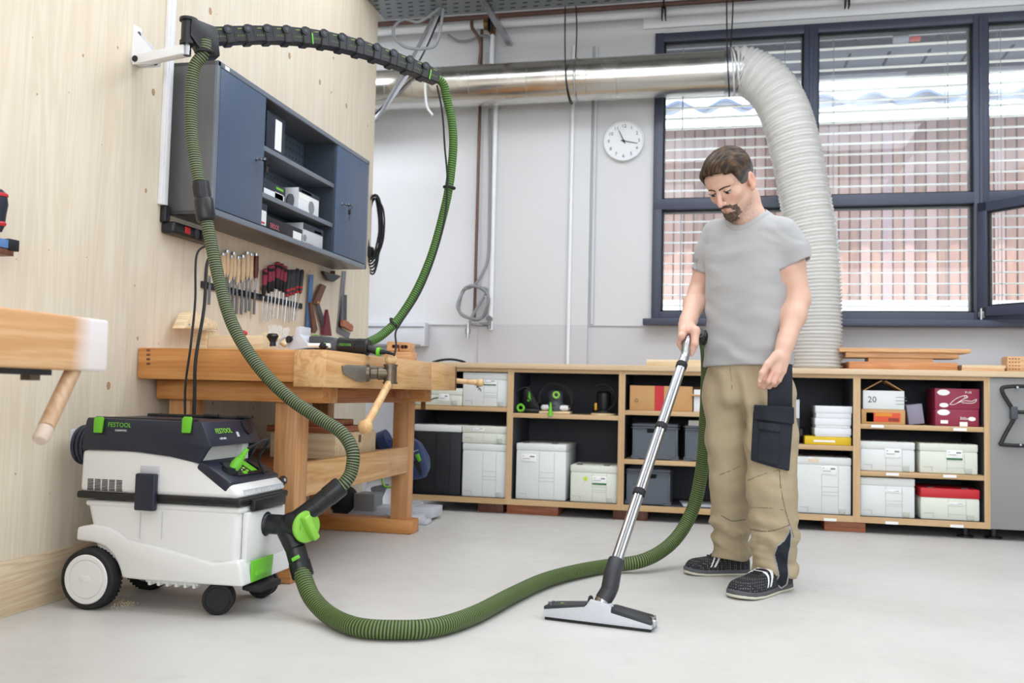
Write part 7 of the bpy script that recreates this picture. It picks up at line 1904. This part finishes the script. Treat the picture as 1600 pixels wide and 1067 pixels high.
pk2 = panel('cargo_pocket', 1177, 642, 1240, 648, 1233, 735, 1173, 719, .020, 'black_twill', tr_o)
panel('pocket_flap', 1178, 632, 1241, 636, 1241, 663, 1178, 655, .030, 'black_twill', pk2)
panel('phone_pocket', 1185, 668, 1218, 668, 1216, 726, 1184, 720, .027, 'black_twill', pk2)
panel('phone_flap', 1185, 659, 1220, 663, 1220, 676, 1185, 671, .035, 'black_twill', pk2)
# seams of the knee panels and the crotch as fine cords on the cloth
def drape(pts, r, mat, name, parent, off=.0015, fn=None):
    out = []
    for p in spline([Vector(v) for v in pts], 10):
        q = V3(p); d_ = V3(CAM)-q; d_ /= np.linalg.norm(d_)
        # slide along the view line onto the cloth
        ts = np.linspace(-.25, .30, 140); P_ = q+d_*ts[:, None]; s = (fn or trouser_fn)(P_)
        ins = np.where(s < 0)[0]; t_ = ts[ins[-1]] if len(ins) else 0
        out.append(Vector(q+d_*(t_+off)))
    return build(MB().tube(out, r, 6), name, mat, parent)
Cc = lambda x, y, Y=3.86: A_(1040+x/2.604, 540+y/2.602, Y)
drape([Cc(345, 745), Cc(400, 755), Cc(450, 748), Cc(505, 728)], .0026, 'seam', 'knee_seam', tr_o)
drape([Cc(225, 690), Cc(270, 712), Cc(325, 706)], .0026, 'seam', 'knee_seam', tr_o)
drape([Cc(335, 548), Cc(400, 522), Cc(460, 505)], .0016, 'seam', 'knee_seam', tr_o)
drape([Cc(220, 525), Cc(265, 508), Cc(305, 488)], .0016, 'seam', 'knee_seam', tr_o)
drape([Cc(345, 658), Cc(420, 660), Cc(480, 668)], .0014, 'seam', 'knee_seam', tr_o)
drape([Cc(463, 505), Cc(470, 590), Cc(490, 680), Cc(508, 735), Cc(522, 780)], .0022, 'seam', 'side_seam', tr_o)
drape([Cc(262, 90), Cc(268, 140), Cc(270, 175)], .0018, 'seam', 'fly_seam', tr_o)
# black wave panel on the lower left leg
wv = [(506, 735), (512, 770), (508, 815), (500, 850), (497, 890), (500, 930), (492, 970), (470, 985), (448, 965), (462, 935), (452, 890), (442, 850), (455, 815), (485, 790), (500, 760)]
WP = np.array([Cc(x, y, 3.80) for x, y in wv]); n_w = V3(CAM)-WP.mean(0); n_w /= np.linalg.norm(n_w); e1 = np.cross(up, n_w); e1 /= np.linalg.norm(e1); e2 = np.cross(n_w, e1)
W2 = np.stack([(WP-V3(CAM))@e1/((WP-V3(CAM))@-n_w), (WP-V3(CAM))@e2/((WP-V3(CAM))@-n_w)], 1)
def poly_sd(q, P2):
    d = np.full(len(q), 1e9); ins = np.zeros(len(q), bool); n = len(P2)
    for i in range(n):
        a, b = P2[i], P2[(i+1) % n]; ba = b-a; pa = q-a; h = np.clip(pa@ba/(ba@ba), 0, 1); d = np.minimum(d, np.linalg.norm(pa-h[:, None]*ba, axis=1))
        c1 = (a[1] > q[:, 1]) != (b[1] > q[:, 1]); t_ = (q[:, 1]-a[1])/np.where(abs(b[1]-a[1]) < 1e-12, 1e-12, b[1]-a[1]); ins ^= c1 & (q[:, 0] < a[0]+t_*ba[0])
    return np.where(ins, -d, d)
def wave_fn(p, grow=0., off=.0035):
    q = p-V3(CAM); zc = q@-n_w; s = poly_sd(np.stack([q@e1/zc, q@e2/zc], 1), W2)*3.8-grow
    d = trouser_base(p)-fold(p)-off
    return smax(smax(smax(d, s, .003), -(d+.02), .003), -((p-AL)@n_w+.02), .003)
wlo, whi = WP.min(0)-.06, WP.max(0)+.06; wlo[1] = 3.70; whi[1] = 4.0
wo = sdf_obj('wave_panel', wave_fn, wlo, whi, .0034, 'black_twill', tr_o, None, 1)
sdf_obj('wave_piping', lambda p: wave_fn(p, .004, .0025), wlo, whi, .0034, 'piping', tr_o, None, 1)

# ---- shoes
def shoe(heel, toe, label_white):
    heel, toe = V3(heel), V3(toe); heel[2] = toe[2] = 0; d = toe-heel; L = np.linalg.norm(d); d /= L; s = np.cross(up, d)
    def loc(p): q = p-heel; return np.stack([q@d, q@s, p[:, 2]], 1)
    def out2(q, g=0.):
        # sole outline: round heel, waist, broad ball, round toe
        x = q[:, 0]; t = x/L; w = np.interp(t, [0, .15, .36, .56, .70, .84, 1], [.034, .035, .034, .042, .047, .047, .045])*L/.285+g
        xc = np.clip(x, .026*L/.285, L-.044*L/.285)
        return np.sqrt((x-xc)**2+(q[:, 1]-.003*np.sin(x*12))**2)-w
    def upper(p):
        q = loc(p); k = L/.285
        x = q[:, 0]/L; top = np.interp(x, [-.03, .1, .25, .38, .52, .66, .80, .92, 1.0], [.095, .112, .112, .104, .090, .076, .070, .064, .058])
        a = smax(out2(q, .001), (p[:, 2]-top)*.9, .045)
        return smax(a, .012-p[:, 2], .004)
    def sole(p, z0=.0, z1=.022, g=.003):
        q = loc(p); x = q[:, 0]; rise = np.interp(x/L, [0, .7, .88, 1.02], [0, 0, .004, .010])
        return smax(smax(out2(q, g), q[:, 2]-(z1+rise), .004), (z0+rise*.8)-q[:, 2], .003)
    c = heel+d*L/2; lo_ = c-np.array([.23, .23, 0]); hi_ = c+np.array([.23, .23, 0]); lo_[2] = -.004; hi_[2] = .16
    sh = sdf_obj('shoe', upper, lo_, hi_, .0032, 'shoe_black', person, None, 1)
    sdf_obj('sole', lambda p: sole(p, .008, .026, .003), lo_, hi_, .0032, 'sole_grey', sh, None, 1)
    sdf_obj('outsole', lambda p: sole(p, .0005, .011, .005), lo_, hi_, .0032, 'sole_pale', sh, None, 1)
    # white side stripes and tongue edge, laid on the upper
    def stripe(p):
        q = loc(p); x, z = q[:, 0]/L, q[:, 2]
        a = np.minimum(np.abs(x-.50-(.075-z)*2.2)-.020, np.abs(x-.60+(z-.06)*2.)-.014)
        a = np.maximum(a, .036-z)
        return smax(smax(upper(p)-.0016, a*L, .002), -(upper(p)+.006), .002)
    sdf_obj('white_stripe', stripe, lo_, hi_, .0028, 'shoe_white', sh, None, 1)
    lc = MB()
    for k in range(4):
        t_ = .46+.055*k; pts = []
        for sgn in np.linspace(-1, 1, 7):
            q0 = heel+d*(t_*L)+s*(.020*sgn)+up*.16; ts = np.linspace(0, .13, 120); P_ = q0-up*ts[:, None]; v_ = upper(P_); i_ = np.where(v_ < .002)[0]
            if len(i_): pts.append(Vector(P_[i_[0]]))
        if len(pts) > 2: lc.tube(pts, .0026, 6)
    if lc.v: build(lc, 'laces', 'black_rubber', sh)
    return sh
def mat_shoe():
    t = NT('shoe_black'); v = t.co((1, 1, 1)); k = t.n('ShaderNodeTexVoronoi'); k.inputs['Scale'].default_value = 115; k.inputs['Randomness'].default_value = .15; t.l(v, k.inputs['Vector'])
    dots = t.math('LESS_THAN', k.outputs['Distance'], .30)
    t.set(Base_Color=t.mix(t.math('MULTIPLY', dots, .45), '#15161a', '#9a9ca0'), Roughness=.7); return t.m
M['shoe_black'] = mat_shoe(); M['sole_grey'] = plain('sole_grey', '#55565a', .7); M['sole_pale'] = plain('sole_pale', '#c9c6b4', .7); M['shoe_white'] = plain('shoe_white', '#e4e4e6', .6)
shoe(atZ(1227, 917, .0), atZ(1149, 937, .0), 0)
shoe(atZ(1168, 897, .0), atZ(1070, 897, .0), 0)
